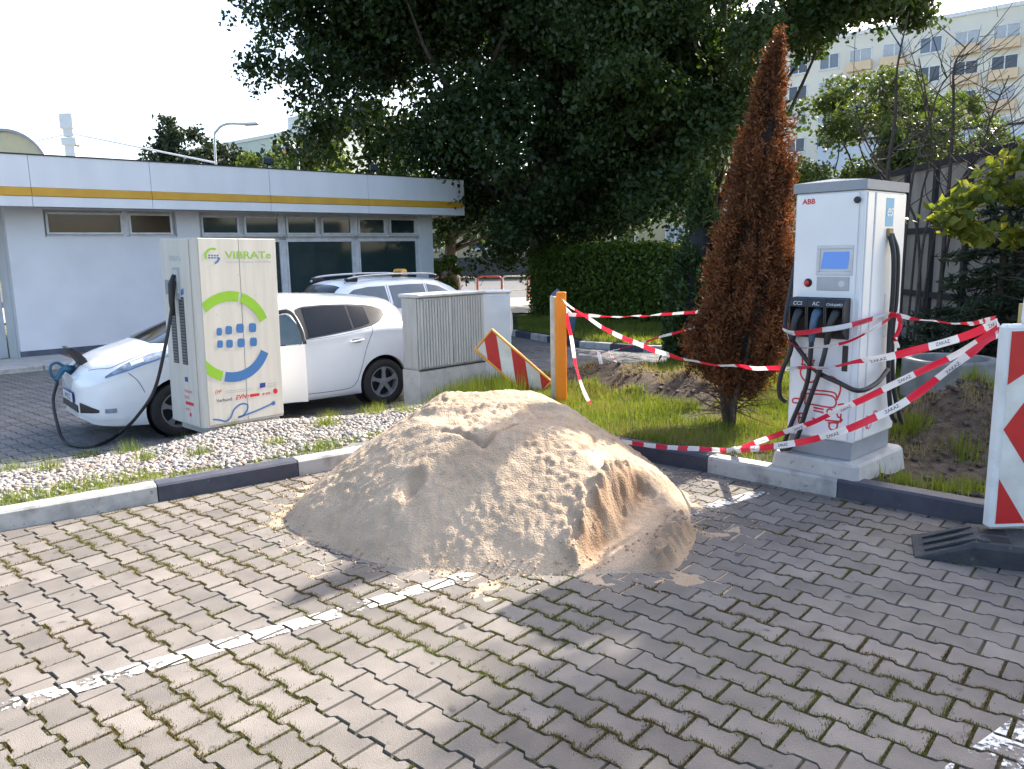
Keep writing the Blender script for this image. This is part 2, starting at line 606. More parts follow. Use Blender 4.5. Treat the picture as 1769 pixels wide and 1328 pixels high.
def img_xy(P):
    d = P - np.array([0, 0, CH]); w = d @ fw
    return CX + F * (d @ rt) / w, CY - F * (d @ upv) / w, w


P3 = np.column_stack([cells[:, :2], np.zeros(len(cells))])
ix, iy, iw = img_xy(P3)
sandr = np.hypot((P3[:, 0] + .15) / 1.3, (P3[:, 1] - 5.3) / 1.25)
inview = (ix > -30) & (ix < 1799) & (iy > 0) & (iy < 1350) & (iw > .3)
order = np.argsort(np.where(inview, iw, 1e3 + iw))
first = set(order[:300].tolist())
proto = bpy.data.meshes.new('paver')
proto.from_pydata(PVS, [], PFS); proto.materials.append(m_paver)
rot0 = math.atan2(su, cu)
VV = []; FF = []
pr_ = random.Random(3)
for k, (x, y, j, i) in enumerate(cells):
    dz = pr_.uniform(-.0022, .0022); tx = pr_.gauss(0, .006); ty = pr_.gauss(0, .006); rz = rot0 + pr_.gauss(0, .006)
    x += pr_.gauss(0, .0008); y += pr_.gauss(0, .0008)
    Mx = Matrix.Translation((x, y, dz)) @ Matrix.Rotation(rz, 4, 'Z') @ Matrix.Rotation(tx, 4, 'X') @ Matrix.Rotation(ty, 4, 'Y')
    if k in first:
        o = bpy.data.objects.new('paver', proto); col.objects.link(o); o.parent = pavement; o.matrix_basis = Mx
    else:
        n0 = len(VV); VV += [tuple(Mx @ Vector(p)) for p in PVS]; FF += [tuple(q + n0 for q in f) for f in PFS]
rest = MB(); rest.v = VV; rest.f = FF
tag(rest.build('pavers', m_paver, pavement), kind='stuff')


# --- painted bay lines, lying on the stones
def clip(poly, p, n, off):
    out = []
    for a, b in zip(poly, poly[1:] + poly[:1]):
        da = (a[0] - p[0]) * n[0] + (a[1] - p[1]) * n[1] - off; db = (b[0] - p[0]) * n[0] + (b[1] - p[1]) * n[1] - off
        if da <= 0: out.append(a)
        if da * db < 0:
            t = da / (da - db); out.append((a[0] + (b[0] - a[0]) * t, a[1] + (b[1] - a[1]) * t))
    return out


m_line = bpy.data.materials.new('worn_white_road_paint'); m_line.use_nodes = True
N = m_line.node_tree.nodes; L = m_line.node_tree.links; b = N['Principled BSDF']
b.inputs['Base Color'].default_value = (.62, .61, .58, 1); b.inputs['Roughness'].default_value = .7
geo = N.new('ShaderNodeNewGeometry')
n1 = N.new('ShaderNodeTexNoise'); n1.inputs['Scale'].default_value = 42; n1.inputs['Detail'].default_value = 9; n1.inputs['Roughness'].default_value = .7
n2 = N.new('ShaderNodeTexNoise'); n2.inputs['Scale'].default_value = 4.5; n2.inputs['Detail'].default_value = 2
L.new(geo.outputs['Position'], n1.inputs['Vector']); L.new(geo.outputs['Position'], n2.inputs['Vector'])
ad = N.new('ShaderNodeMath'); ad.operation = 'ADD'; L.new(n1.outputs['Fac'], ad.inputs[0]); L.new(n2.outputs['Fac'], ad.inputs[1])
cr = N.new('ShaderNodeValToRGB'); cr.color_ramp.elements[0].position = .465; cr.color_ramp.elements[1].position = .50
hv = N.new('ShaderNodeMath'); hv.operation = 'MULTIPLY'; hv.inputs[1].default_value = .5; L.new(ad.outputs[0], hv.inputs[0]); L.new(hv.outputs[0], cr.inputs['Fac'])
L.new(cr.outputs[0], b.inputs['Alpha'])
LD = np.array([1.71 + 2.01, 5.28 - 2.78]); LD = LD / np.hypot(*LD); LN = np.array([-LD[1], LD[0]])
q2 = gp(1722, 1310); q2 = np.array([q2.x, q2.y])
for nm, p0, w_, r0, r1 in (('parking_line', np.array([-2.01, 2.78]), .105, -4.0, 4.60), ('parking_line', q2, .15, -3, 2.6)):
    mb = MB()
    for (x, y, j, i) in cells:
        d = np.array([x, y]) - p0
        if abs(d @ LN) < .25 and r0 < d @ LD < r1:
            pl = [(x + a * cu - b_ * su, y + a * su + b_ * cu) for a, b_ in [(c * .985, e * .985) for c, e in INN]]
            pl = clip(pl, p0, LN, w_ / 2); pl = clip(pl, p0, -LN, w_ / 2) if len(pl) > 2 else []
            if len(pl) > 2:
                mb.add([(a, b_, .0045) for a, b_ in pl], [tuple(range(len(pl)))])
    tag(mb.build(nm, m_line), kind='structure')


# --- moss and small grass in the joints
def blades(P, h, w, lean, rnd, droop=0.0, rng=RNG):
    """single tapering blades: P (N,3)"""
    n = len(P)
    a = rng.random(n) * 2 * np.pi
    h = h * (.55 + .9 * rng.random(n)); w = w * (.7 + .6 * rng.random(n))
    l = lean * rng.standard_normal(n) + droop
    d = np.stack([np.cos(a), np.sin(a), np.zeros(n)], 1); pd = np.stack([-np.sin(a), np.cos(a), np.zeros(n)], 1)
    tip = P + d * (h * np.sin(l))[:, None] + np.array([0, 0, 1]) * (h * np.cos(np.clip(l, -1.4, 1.4)))[:, None]
    b1 = P + pd * (w / 2)[:, None]; b2 = P - pd * (w / 2)[:, None]
    V = np.stack([b1, b2, tip], 1).reshape(-1, 3)
    return V, np.arange(3 * n).reshape(n, 3), np.repeat(rnd, 3)


m_moss = leaf_mat('joint_moss_green', (.13, .088, .04), (.115, .135, .024), .3, .7)
m_grass = leaf_mat('meadow_grass', (.095, .14, .02), (.23, .26, .045), .4, .55)
m_dryg = leaf_mat('dry_grass', (.22, .17, .08), (.34, .28, .14), .3, .7)
pts = []
outl = np.array(OUT); segs = [(outl[i], outl[(i + 1) % 12]) for i in range(12)]
for (x, y, j, i) in cells:
    if y > 6.6 or y < 1.2: continue
    dens = fbm(x, y, 1.1, 3, 4)
    for si, (a, b_) in enumerate(segs):
        if si > 6: break
        straight = si in (5,)
        L_ = np.hypot(*(b_ - a))
        loc = (a + b_) / 2
        wx = x + loc[0] * cu - loc[1] * su; wy = y + loc[0] * su + loc[1] * cu
        dd = fbm(wx, wy, 2.6, 3, 8) * .65 + dens * .35
        dd += .03 if wx < -.4 else (-.035 if wx > .3 else 0)
        k = int(L_ * 1300 * max(0, dd - .44) * 7.5)
        k = min(k, 190)
        wide = .0045 + .006 * sst(.5, .62, dd)
        for _ in range(k):
            t = pr_.random(); q = a + (b_ - a) * t + np.array([pr_.gauss(0, wide), pr_.gauss(0, wide)])
            pts.append((x + q[0] * cu - q[1] * su, y + q[0] * su + q[1] * cu, -.007))
pts = np.array(pts)
rn = np.clip(fbm(pts[:, 0], pts[:, 1], 2.2, 2, 12) * 1.6 - .35 + .25 * RNG.standard_normal(len(pts)), 0, 1)
V, Fq, rr = blades(pts, .0135, .0055, .75, rn)
tag(np_mesh('joint_moss', V, Fq, m_moss, attrs={'rnd': rr}), 'low green moss and grass growing in the joints between the grey pavers', 'moss', kind='stuff')

# --- kerbs: painted stones, alternately white and dark blue
m_kw = M('worn_white_kerb_paint', (.40, .39, .37), .75, c2=(.22, .215, .205), scale=7, lo=.3, hi=.55, bump=.25, bscale=90, spots=(34, .64, (.22, .21, .20)))
m_kb = M('dark_blue_kerb_paint', (.028, .032, .055), .6, c2=(.05, .052, .07), scale=9, lo=.45, hi=.75, bump=.2, bscale=90, spots=(40, .70, (.18, .17, .17)))


def kerb_stone(parent, a, b, zt, zb, w, mat, back=1):
    a = np.array(a); b = np.array(b); d = b - a; Ln = np.hypot(*d); d = d / Ln; n = np.array([-d[1], d[0]]) * back
    a = a + d * .004; b = b - d * .004
    c = .018
    prof = [(0, zb), (.006, zt - c), (c, zt - .002), (w - c, zt), (w, zt - c), (w, zb)]
    vs = [(*(p + n * o_), z) for p in (a, b) for o_, z in prof]
    k = len(prof)
    fs = [(i, i + 1, i + 1 + k, i + k) for i in range(k - 1)] + [tuple(range(k)), tuple(range(2 * k - 1, k - 1, -1))]
    MB().add(vs, fs).build('kerb_stone', mat, parent)


kb0 = MB()
kerb = None
base_v = []
mbk = MB()
inner = KERB
mbk.add([(p[0], p[1], -.06) for p in KERB] + [(p[0], p[1] + .06, -.06) for p in KERB], [(i, i + 1, i + 1 + len(KERB), i + len(KERB)) for i in range(len(KERB) - 1)])
kerb = tag(mbk.build('kerb', m_bed), kind='structure')
kl = 1.03
p = np.array([-2.53, 5.355])
for k in range(-6, 2):
    kerb_stone(kerb, p + DL * kl * k, p + DL * kl * (k + 1), .13, -.1, .15, m_kb if k % 2 == 0 else m_kw)
eL = p + DL * kl * 2
p = np.array([1.475, 5.81])
p = PR + DR * ((p - PR) @ DR)
for k in range(0, 8):
    kerb_stone(kerb, p + DR * .985 * k, p + DR * .985 * (k + 1), .13, -.1, .15, m_kw if k % 2 == 0 else m_kb)
# curved run between them
arcp = [eL] + [q for q in KERB[1:-1] if (q - eL) @ DL > .05 and (q - p) @ DR < -.05] + [p]
for k in range(len(arcp) - 1):
    kerb_stone(kerb, arcp[k], arcp[k + 1], .13, -.1, .15, m_kw if k < 4 else m_kb)
mbk = MB(); mbk.add([(p_[0], p_[1], -.40) for p_ in FARK] + [(p_[0] + .05, p_[1] + .1, -.40) for p_ in FARK], [(i, i + 1, i + 1 + len(FARK), i + len(FARK)) for i in range(len(FARK) - 1)])
kerb2 = tag(mbk.build('kerb', m_bed), kind='structure')
acc = []
for a, b in zip(FARK[:-1], FARK[1:]):
    n = max(1, int(round(np.hypot(*(b - a)) / 1.0)))
    for k in range(n):
        acc.append((a + (b - a) * k / n, a + (b - a) * (k + 1) / n))
for k, (a, b) in enumerate(acc[:16]):
    kerb_stone(kerb2, a, b, -.20, -.42, .15, m_kw if k % 2 == 0 else m_kb)

# --- rear lot: pavers too far away to pick apart singly
m_lot = M('lot_joint_sand', (.16, .15, .135), .95, c2=(.10, .095, .085), scale=12, bump=.3)
m_paver2 = M('lot_paver_concrete', (.155, .152, .15), .85, c2=(.12, .117, .115), scale=2.2, detail=8, bump=.3, bscale=200, rnd=.14)
lp = [(-40, -18), tuple(L2P + L2D * -20), tuple(L2P + L2D * 11.5), (4.3, 15.05), (2.65, 15.66), (1.45, 16.64), (.82, 17.85), (.1, 19.22), (-2.0, 23.4), (-10.3, 16.2), (-18, 9.3), (-40, -5)]
mb = MB(); mb.add([(x, y, LOT - .016) for x, y in lp], [tuple(range(len(lp)))])
lot = tag(mb.build('parking_lot', m_lot), kind='structure')


def lot_in(x, y):
    d2, fk = lot_mask(x, y)
    fac = (x + 10.3) * .666 + (y - 16.34) * -.746
    return (d2 < .05) & (fk < -.05) & (fac > 2.2) & (y < 17) & (x > -9.5) & (x < 3)


c2 = paver_cells(lot_in)
VV = []; FF = []
for (x, y, j, i) in c2:
    Mx = Matrix.Translation((x, y, LOT + pr_.uniform(-.004, .003))) @ Matrix.Rotation(rot0, 4, 'Z')
    n0 = len(VV); VV += [tuple(Mx @ Vector(p_)) for p_ in PVS]; FF += [tuple(q + n0 for q in f) for f in PFS]
rest = MB(); rest.v = VV; rest.f = FF
tag(rest.build('lot_pavers', m_paver2, lot), kind='stuff')
# walkway along the building: concrete slab, red brick bed, low kerb
FD = np.array([.746, .666]); FN = np.array([.666, -.746]); FP = np.array([-10.3, 16.34])


def fpt(t, o, z):
    q = FP + FD * t + FN * o
    return (q[0], q[1], z)


m_walk = M('pale_walk_concrete', (.42, .42, .41), .9, c2=(.33, .33, .32), scale=4, bump=.2)
m_brick = M('red_brick_paving', (.24, .12, .09), .9, c2=(.16, .085, .07), scale=9, bump=.4, bscale=40)
m_bitum = M('dark_plinth', (.10, .115, .15), .8, c2=(.075, .085, .11), scale=5)
mb = MB()
mb.prism([(-6, .0), (.7, 0.0), (.7, 1.9), (-6, 1.9)], (fpt(0, 0, LOT - .1), (*FD, 0), (*FN, 0), (0, 0, 1)), .16)
tag(mb.build('walkway', m_walk), kind='structure')
mb = MB()
mb.prism([(.72, 0), (12, 0), (12, 1.9), (.72, 1.9)], (fpt(0, 0, LOT - .1), (*FD, 0), (*FN, 0), (0, 0, 1)), .15)
tag(mb.build('brick_path', m_brick), kind='structure')
mb = MB()
for k in range(17):
    mb.box(fpt(-5.5 + k * 1.0, 1.98, LOT + .01), (.985, .12, .14), math.atan2(FD[1], FD[0]), .01)
tag(mb.build('kerb', M('pale_kerb', (.5, .48, .44), .85, c2=(.32, .31, .28), scale=8)), kind='structure')

# ================================================================== GRAVEL, GRASS, SAND
bm = bmesh.new(); bmesh.ops.create_icosphere(bm, subdivisions=2, radius=1)
ICO = np.array([v.co[:] for v in bm.verts]); ICOF = np.array([[v.index for v in f.verts] for f in bm.faces]); bm.free()


def pebble_mat():
    m = bpy.data.materials.new('mixed_river_pebbles'); m.use_nodes = True
    nt = m.node_tree; N = nt.nodes; L = nt.links; b = N['Principled BSDF']; b.inputs['Roughness'].default_value = .75
    a = N.new('ShaderNodeAttribute'); a.attribute_name = 'rnd'
    cr = N.new('ShaderNodeValToRGB'); e = cr.color_ramp.elements
    e[0].position = 0; e[0].color = (.13, .12, .11, 1); e[1].position = 1; e[1].color = (.38, .355, .32, 1)
    for pos, c in ((.2, (.33, .305, .275)), (.4, (.27, .195, .15)), (.55, (.37, .35, .325)), (.7, (.24, .24, .24)), (.85, (.41, .33, .26))):
        c = tuple(q * .80 for q in c)
        k = e.new(pos); k.color = (*c, 1)
    L.new(a.outputs['Fac'], cr.inputs['Fac']); L.new(cr.outputs[0], b.inputs['Base Color'])
    return m


sp = .036
gx, gy = np.meshgrid(np.arange(-6.2, .2, sp), np.arange(3.2, 11.2, sp))
gx = gx.ravel() + RNG.normal(0, .010, gx.size); gy = gy.ravel() + RNG.normal(0, .010, gx.size)
zz, so_, ss, dd, fk = ter(gx, gy, True)
wgr = fbm(gx, gy, 1.6, 3, 21)
bound = .18 + .30 * sst(.32, .68, wgr)                 # weedy strip behind the kerb
edgex = -.75 + .5 * (fbm(gx, gy, 2, 2, 3) - .5)
ix, iy, iw = img_xy(np.column_stack([gx, gy, zz]))
ok = (ss > bound * (.55 + .9 * RNG.random(gx.size))) & (dd > .05) & (gx < edgex) & (ix > -60) & (ix < 900)
gx, gy, zz = gx[ok], gy[ok], zz[ok]
n = len(gx)
rad = .0195 * (.65 + .75 * RNG.random(n) ** 1.5)
sc = np.stack([rad * (.95 + .5 * RNG.random(n)), rad * (.7 + .3 * RNG.random(n)), rad * (.5 + .3 * RNG.random(n))], 1)
a = RNG.random(n) * 2 * np.pi; t1 = RNG.normal(0, .35, n)
V = ICO[None] * sc[:, None] * (1 + .10 * RNG.standard_normal((n, len(ICO), 1)))
V[..., 2] += V[..., 0] * np.sin(t1)[:, None]
c_, s_ = np.cos(a)[:, None], np.sin(a)[:, None]
V = np.stack([V[..., 0] * c_ - V[..., 1] * s_, V[..., 0] * s_ + V[..., 1] * c_, V[..., 2]], -1)
V += np.stack([gx, gy, zz + rad * (.25 + .35 * RNG.random(n))], 1)[:, None]
Fq = (ICOF[None] + (np.arange(n) * len(ICO))[:, None, None]).reshape(-1, 3)
tag(np_mesh('gravel', V.reshape(-1, 3), Fq, pebble_mat(), attrs={'rnd': np.repeat(RNG.random(n), len(ICO))}, smooth=True),
    'bed of pale mixed river pebbles behind the kerb, under the cabinets', 'gravel', kind='stuff')


def grass(name, n, x0, x1, y0, y1, cond, h, w, mat, label, lean=.45, seed=0, clump=None):
    rg = np.random.default_rng(seed)
    x = rg.uniform(x0, x1, n); y = rg.uniform(y0, y1, n)
    if clump:
        c = rg.integers(0, clump[0], n); cxs = rg.uniform(x0, x1, clump[0]); cys = rg.uniform(y0, y1, clump[0])
        x = cxs[c] + rg.normal(0, clump[1], n); y = cys[c] + rg.normal(0, clump[1], n)
    z, so, s, d2, fk = ter(x, y, True)
    k = cond(x, y, so, s, d2, fk)
    x, y, z = x[k], y[k], z[k]
    ix, iy, iw = img_xy(np.column_stack([x, y, z]))
    k = (ix > -80) & (ix < 1850)
    x, y, z = x[k], y[k], z[k]
    r_ = np.clip(fbm(x, y, 1.3, 3, seed) * 1.5 - .3 + .22 * rg.standard_normal(len(x)), 0, 1)
    hh = h * (.6 + .8 * fbm(x, y, 2.5, 2, seed + 5))
    V, Fq, rr = blades(np.column_stack([x, y, z - .004]), hh, w, lean, r_, rng=rg)
    return tag(np_mesh(name, V, Fq, mat, attrs={'rnd': rr}), label, 'grass', kind='stuff')


# weedy strip between kerb and gravel
grass('verge_grass', 90000, -6.2, .3, 2.8, 7.6,
      lambda x, y, so, s, d2, fk: (s > .16) & (s < .16 + .46 * sst(.36, .70, fbm(x, y, 1.6, 3, 21)) + .05) & (fbm(x, y, 5, 2, 6) > .40), .055, .007, m_grass,
      'bright green weedy grass strip between the left kerb and the gravel', .6, 1)
# scattered weeds in the gravel
grass('gravel_weeds', 6500, -5, -.3, 5.5, 9.6, lambda x, y, so, s, d2, fk: (s > .5) & (d2 > .1), .11, .006, m_grass,
      'scattered green weeds growing up through the gravel bed', .5, 2, clump=(48, .06))
# lawn between sand pile, cabinets and charger
grass('island_grass', 175000, -1.1, 5.2, 5.6, 12.2,
      lambda x, y, so, s, d2, fk: (s > .17) & (d2 > .05) & (so < .35 + .3 * (fbm(x, y, 9, 2, 3) - .5)) & (x > -.85 + .6 * (fbm(x, y, 2, 2, 3) - .5)) & (fbm(x, y, 3.5, 3, 16) > .33), .075, .008, m_grass,
      'green grass around the brown conifer and behind the sand pile', .5, 3)
grass('island_dry_grass', 55000, -.9, 5, 5.8, 11.5,
      lambda x, y, so, s, d2, fk: (s > .17) & (d2 > .05) & (fbm(x, y, 2.6, 3, 26) > .5) & (x > -.8), .085, .006, m_dryg,
      'dry straw-coloured grass mixed into the turf around the soil heaps', .8, 4)
# taller weeds in front of the ribbed cabinet
grass('tall_weeds', 3000, -.95, .25, 8.7, 10.6, lambda x, y, so, s, d2, fk: (d2 > .05), .20, .007, m_grass,
      'tall green weeds in front of the ribbed grey cabinet', .28, 5, clump=(60, .09))
grass('kerb_tufts', 5000, 2.2, 4.6, 4.3, 6.6, lambda x, y, so, s, d2, fk: (s > .16), .10, .008, m_grass,
      'green grass tufts on the dug soil between charger and arrow panel', .4, 8, clump=(26, .07))
# far lawn
grass('lawn_grass', 150000, .2, 13, 10, 23, lambda x, y, so, s, d2, fk: (fk > .2) | ((d2 > .1) & (x > 2)), .10, .02, m_grass,
      'lawn beyond the driveway in front of the hedge', .5, 6)


# loose clods on the soil heaps
n = 5200
x = RNG.uniform(.2, 5.4, n); y = RNG.uniform(4.6, 11, n)
zz, so_, ss, dd, fk = ter(x, y, True)
k = (so_ > .25 + .4 * RNG.random(n)) & (ss > .2) & (dd > .1)
x, y, zz = x[k], y[k], zz[k]; n = len(x)
rad = .006 + .026 * RNG.random(n) ** 3
V = ICO[None] * rad[:, None, None] * (1 + .22 * RNG.standard_normal((n, len(ICO), 1))) * np.array([1, 1, .7]) + np.stack([x, y, zz + rad * .3], 1)[:, None]
Fq = (ICOF[None] + (np.arange(n) * len(ICO))[:, None, None]).reshape(-1, 3)
tag(np_mesh('soil_clods', V.reshape(-1, 3), Fq, M('clod_soil', (.11, .082, .062), .95, c2=(.06, .045, .034), scale=20)), 'loose brown clods of dug soil on the heaps around the charger', 'soil', kind='stuff')


# --- sand pile
def sand_h(x, y):
    x = np.asarray(x, float); y = np.asarray(y, float)
    wx = x + .05 * (fbm(x, y, 2.5, 3, 40) - .5); wy = y + .05 * (fbm(x, y, 2.5, 3, 45) - .5)
    cx_, cy_ = -.12, 5.42
    th = np.arctan2(wy - cy_, wx - cx_)
    A = [(-.95, 1.72), (-.55, 1.43), (-.30, 1.36), (.05, 1.30), (.45, 1.34), (.9, 1.40), (1.5, 1.42), (2.2, 1.50), (2.8, 1.42), (3.14, 1.40), (3.45, 1.47), (3.95, 1.40), (4.35, 1.42), (4.72, 1.44), (4.95, 1.50), (5.33, 1.72), (5.73, 1.43)]
    ta = np.array([q[0] for q in A]); ra = np.array([q[1] for q in A])
    th2 = np.where(th < -.9, th + 2 * np.pi, th)
    Rr = np.interp(th2, ta, ra)
    r_ = np.hypot(wx - cx_, wy - cy_) / Rr
    h = .78 * (1 - r_ ** 1.55)
    h = np.minimum(h, .615 - .13 * (r_ - .25))
    # back ridge higher than the front crest, a trampled terrace between them
    crest = 5.38 - .10 * (wx + .1) ** 2 + .05 * np.sin(wx * 5)
    v = wy - crest
    top = sst(.95, .25, np.abs(wx + .15))
    h = h - .10 * np.exp(-((v - .15) / .10) ** 2) * top * sst(0, .15, h)
    h = h + .055 * np.exp(-((v + .01) / .055) ** 2) * top * (.5 + fbm(x, y, 6, 3, 47))
    h = h + .055 * np.exp(-((v - .52) / .14) ** 2) * sst(.9, .3, np.abs(wx + .2))
    # bite dug out at the right front
    ax, ay, bx, by = .34, 4.02, .86, 5.00
    dx, dy = bx - ax, by - ay; Ln = math.hypot(dx, dy)
    t = ((wx - ax) * dx + (wy - ay) * dy) / Ln; s = ((wx - ax) * dy - (wy - ay) * dx) / Ln
    wob = .10 * (fbm(x, y, 7, 3, 90) - .5)
    cut = sst(-.05, .06, s + wob) * sst(.44, .26, s) * sst(-.25, .1, t) * sst(1.12, .95, t)
    floor = .02 + .20 * np.clip(t, 0, 1.2)
    h = np.where(cut > 0, h * (1 - cut) + np.minimum(h, floor * .55) * cut, h)
    # loose lip right of the bite
    h = h + .06 * np.exp(-((s - .40) / .10) ** 2) * sst(-.2, .2, t) * sst(1.05, .8, t) * sst(-.05, .05, h)
    # small burrow at the left front, slab crack in the middle
    q = np.hypot((wx + .60) / .05, (wy - 4.56) / .075)
    h = h - .075 * np.exp(-q * q)
    q = np.hypot((wx + .60) / .07, (wy - 4.66) / .05)
    h = h + .02 * np.exp(-q * q)
    for (x0, y0, x1, y1) in ((-.46, 4.93, -.18, 4.74), (-.18, 4.74, .02, 4.98), (-.33, 4.97, -.25, 5.10), (.5, 4.78, .55, 5.05), (.42, 4.72, .5, 4.80)):
        dx, dy = x1 - x0, y1 - y0; L2 = dx * dx + dy * dy
        tt_ = np.clip(((wx - x0) * dx + (wy - y0) * dy) / L2, 0, 1)
        dist = np.hypot(wx - x0 - dx * tt_, wy - y0 - dy * tt_)
        h = h - .028 * np.exp(-(dist / .014) ** 2)
    on = sst(-.02, .12, h)
    rough = .55 + .75 * sst(.42, .66, fbm(x, y, 2.2, 2, 66))
    h = h + on * (.045 * (fbm(x, y, 3.2, 3, 50) - .5) + rough * (.022 * (fbm(x, y, 9, 3, 55) - .5) + .030 * (fbm(x, y, 36, 3, 58) - .5)))
    lump = sst(.55, .8, fbm(x, y, 26, 2, 61)) * sst(.45, .7, fbm(x, y, 3, 2, 63))
    h = h + on * .006 * lump
    cl = np.exp(-((s + .03) / .07) ** 2) * sst(-.2, .0, t) * sst(1.15, .95, t) + np.exp(-((s - .42) / .09) ** 2) * sst(.0, .2, t) * sst(1.0, .8, t)
    h = h + cl * .06 * sst(.48, .75, fbm(x, y, 22, 3, 92)) * on
    # thin spill at the foot
    foot = (1.12 - r_) * .10
    h = np.maximum(h, np.clip(foot * .30 - .007 + .026 * (fbm(x, y, 6, 4, 70) - .5), -.02, .012))
    return h


st = .0125
SX, SY = np.meshgrid(np.arange(-1.95, 1.75, st), np.arange(3.6, 7.2, st))
SZ = sand_h(SX, SY)
TZ = np.where(poly_sd(SX, SY, KERB) > 0, .0, -.02)
ny, nx = SX.shape
idx = np.arange(nx * ny).reshape(ny, nx)
kq = (np.maximum(np.maximum(SZ[:-1, :-1], SZ[1:, 1:]), np.maximum(SZ[1:, :-1], SZ[:-1, 1:])) > -.008)
Q = np.stack([idx[:-1, :-1], idx[:-1, 1:], idx[1:, 1:], idx[1:, :-1]], -1)[kq]
used = np.unique(Q); remap = -np.ones(nx * ny, int); remap[used] = np.arange(len(used))
Vs = np.stack([SX, SY, SZ], -1).reshape(-1, 3)[used]
m_sand = M('builders_sand', (.475, .36, .255), .95, spec=.15, c2=(.385, .285, .195), scale=5, detail=12, lo=.3, hi=.7, bump=1.0, bscale=85, spots=(60, .68, (.24, .185, .14)), big=(1.6, .12))
# freshly cut faces are damp and redder
N = m_sand.node_tree.nodes; L = m_sand.node_tree.links; b = N['Principled BSDF']
src = b.inputs['Base Color'].links[0].from_socket
aa = N.new('ShaderNodeAttribute'); aa.attribute_name = 'damp'
mx = N.new('ShaderNodeMixRGB'); mx.blend_type = 'MIX'; mx.inputs['Color2'].default_value = (.25, .155, .095, 1)
L.new(aa.outputs['Fac'], mx.inputs['Fac']); L.new(src, mx.inputs['Color1']); L.new(mx.outputs[0], b.inputs['Base Color'])
gy_, gx_ = np.gradient(SZ, st)
slope_ = np.hypot(gx_, gy_)
tdx, tdy = .86 - .34, 5.00 - 4.02; Ln_ = math.hypot(tdx, tdy)
sS = ((SX - .34) * tdy - (SY - 4.02) * tdx) / Ln_; tS = ((SX - .34) * tdx + (SY - 4.02) * tdy) / Ln_
damp = np.exp(-((sS - .0) / .07) ** 2) * sst(-.1, .1, tS) * sst(1.2, 1.0, tS) * .85
damp = np.maximum(damp, .55 * np.exp(-((sS - .40) / .08) ** 2) * sst(0, .2, tS) * sst(1.0, .7, tS))
damp = np.maximum(damp, .5 * sst(.75, 1.4, slope_) * sst(.30, .45, SZ))
damp = np.clip(damp * (.5 + fbm(SX, SY, 18, 3, 95)), 0, 1)
tag(np_mesh('sand_pile', Vs, remap[Q], m_sand, attrs={'damp': damp.ravel()[used]}, smooth=True), 'large heap of beige building sand on the grey pavers, dug into at its right side', 'sand pile')
# loose sand grains and clods around the foot
n = 1500
th = RNG.uniform(2.7, 6.6, n); rr_ = 1.38 + np.abs(RNG.normal(0, .20, n))
x = -.12 + rr_ * np.cos(th); y = 5.42 + rr_ * np.sin(th)
rad = .002 + .007 * RNG.random(n) ** 5
zz = np.maximum(sand_h(x, y), 0) + rad * .5
V = (ICO[None] * rad[:, None, None] * (1 + .25 * RNG.standard_normal((n, len(ICO), 1)))) + np.stack([x, y, zz], 1)[:, None]
Fq = (ICOF[None] + (np.arange(n) * len(ICO))[:, None, None]).reshape(-1, 3)
k = poly_sd(x, y, KERB) < -.01
Fq = Fq.reshape(n, -1, 3)[k].reshape(-1, 3)
tag(np_mesh('sand_crumbs', V.reshape(-1, 3), Fq, m_sand), 'loose sand crumbs scattered at the foot of the sand pile', 'sand', kind='stuff')

# ================================================================== WHITE DC CHARGER
ABX = np.array([math.cos(R(-47.5)), math.sin(R(-47.5))]); ABY = np.array([-ABX[1], ABX[0]])
cf = np.array([2.325, 5.205])                      # front right foot corner
AW, AD, AZ = .485, .655, .235
ab0 = cf - ABX * AW / 2 + ABY * AD / 2
# concrete foundation
fo = thing('charger_foundation', (*ab0, 0.0), R(-47.5), 'pale concrete foundation block under the white charger, with an orange foot at one corner', 'foundation')
mb = MB()
fx, fy = .30, .385
prof = [(fx + .05, fy + .05, -.12), (fx + .012, fy + .012, .215), (fx, fy, AZ)]
vs = []
for a_, b_, z_ in prof:
    c_ = .03
    vs += [(-a_ + c_, -b_, z_), (a_ - c_, -b_, z_), (a_, -b_ + c_, z_), (a_, b_ - c_, z_), (a_ - c_, b_, z_), (-a_ + c_, b_, z_), (-a_, b_ - c_, z_), (-a_, -b_ + c_, z_)]
fs = [(k * 8 + i, k * 8 + (i + 1) % 8, k * 8 + 8 + (i + 1) % 8, k * 8 + 8 + i) for k in range(2) for i in range(8)] + [tuple(range(16, 24))]
mb.add(vs, fs).build('block', m_conc, fo)
mb = MB(); mb.tube([(fx + .03, -fy + .10, .03), (fx + .16, -fy + .16, .05), (fx + .30, -fy + .2, .02)], .032, 12).build('conduit', plain('orange_plastic', (.75, .16, .03), .4), fo, smooth=True)

ch = thing('charging_station', (*ab0, AZ), R(-47.5), 'tall white fast charger with small blue screen and three black plugs, on a concrete block', 'charger')
hx, hy = AW / 2, AD / 2
m_chw = M('charger_white_paint', (.76, .765, .775), .32, c2=(.70, .705, .715), scale=2.5, bump=.02, bscale=260, coat=.15)
MB().box((0, .0, .065), (AW - .03, AD - .03, .13), 0, .006).build('plinth', m_grey, ch)
MB().box((0, 0, .98), (AW - .004, AD - .004, 1.70), 0, .008).build('cabinet', m_chw, ch)
mb = MB(); mb.box((-.012, -hy - .004, .98), (AW - .052, .012, 1.675), 0, .004); front = mb.build('front_panel', m_chw, ch)
FYY = -hy - .0105
mb = MB(); mb.box((hx + .001, .035, .98), (.012, AD - .23, 1.675), 0, .004); side = mb.build('side_panel', m_chw, ch)
mb = MB(); mb.box((hx + .001, -hy + .075, .98), (.010, .10, 1.675), 0, .004); mb.build('corner_panel', m_chw, ch)
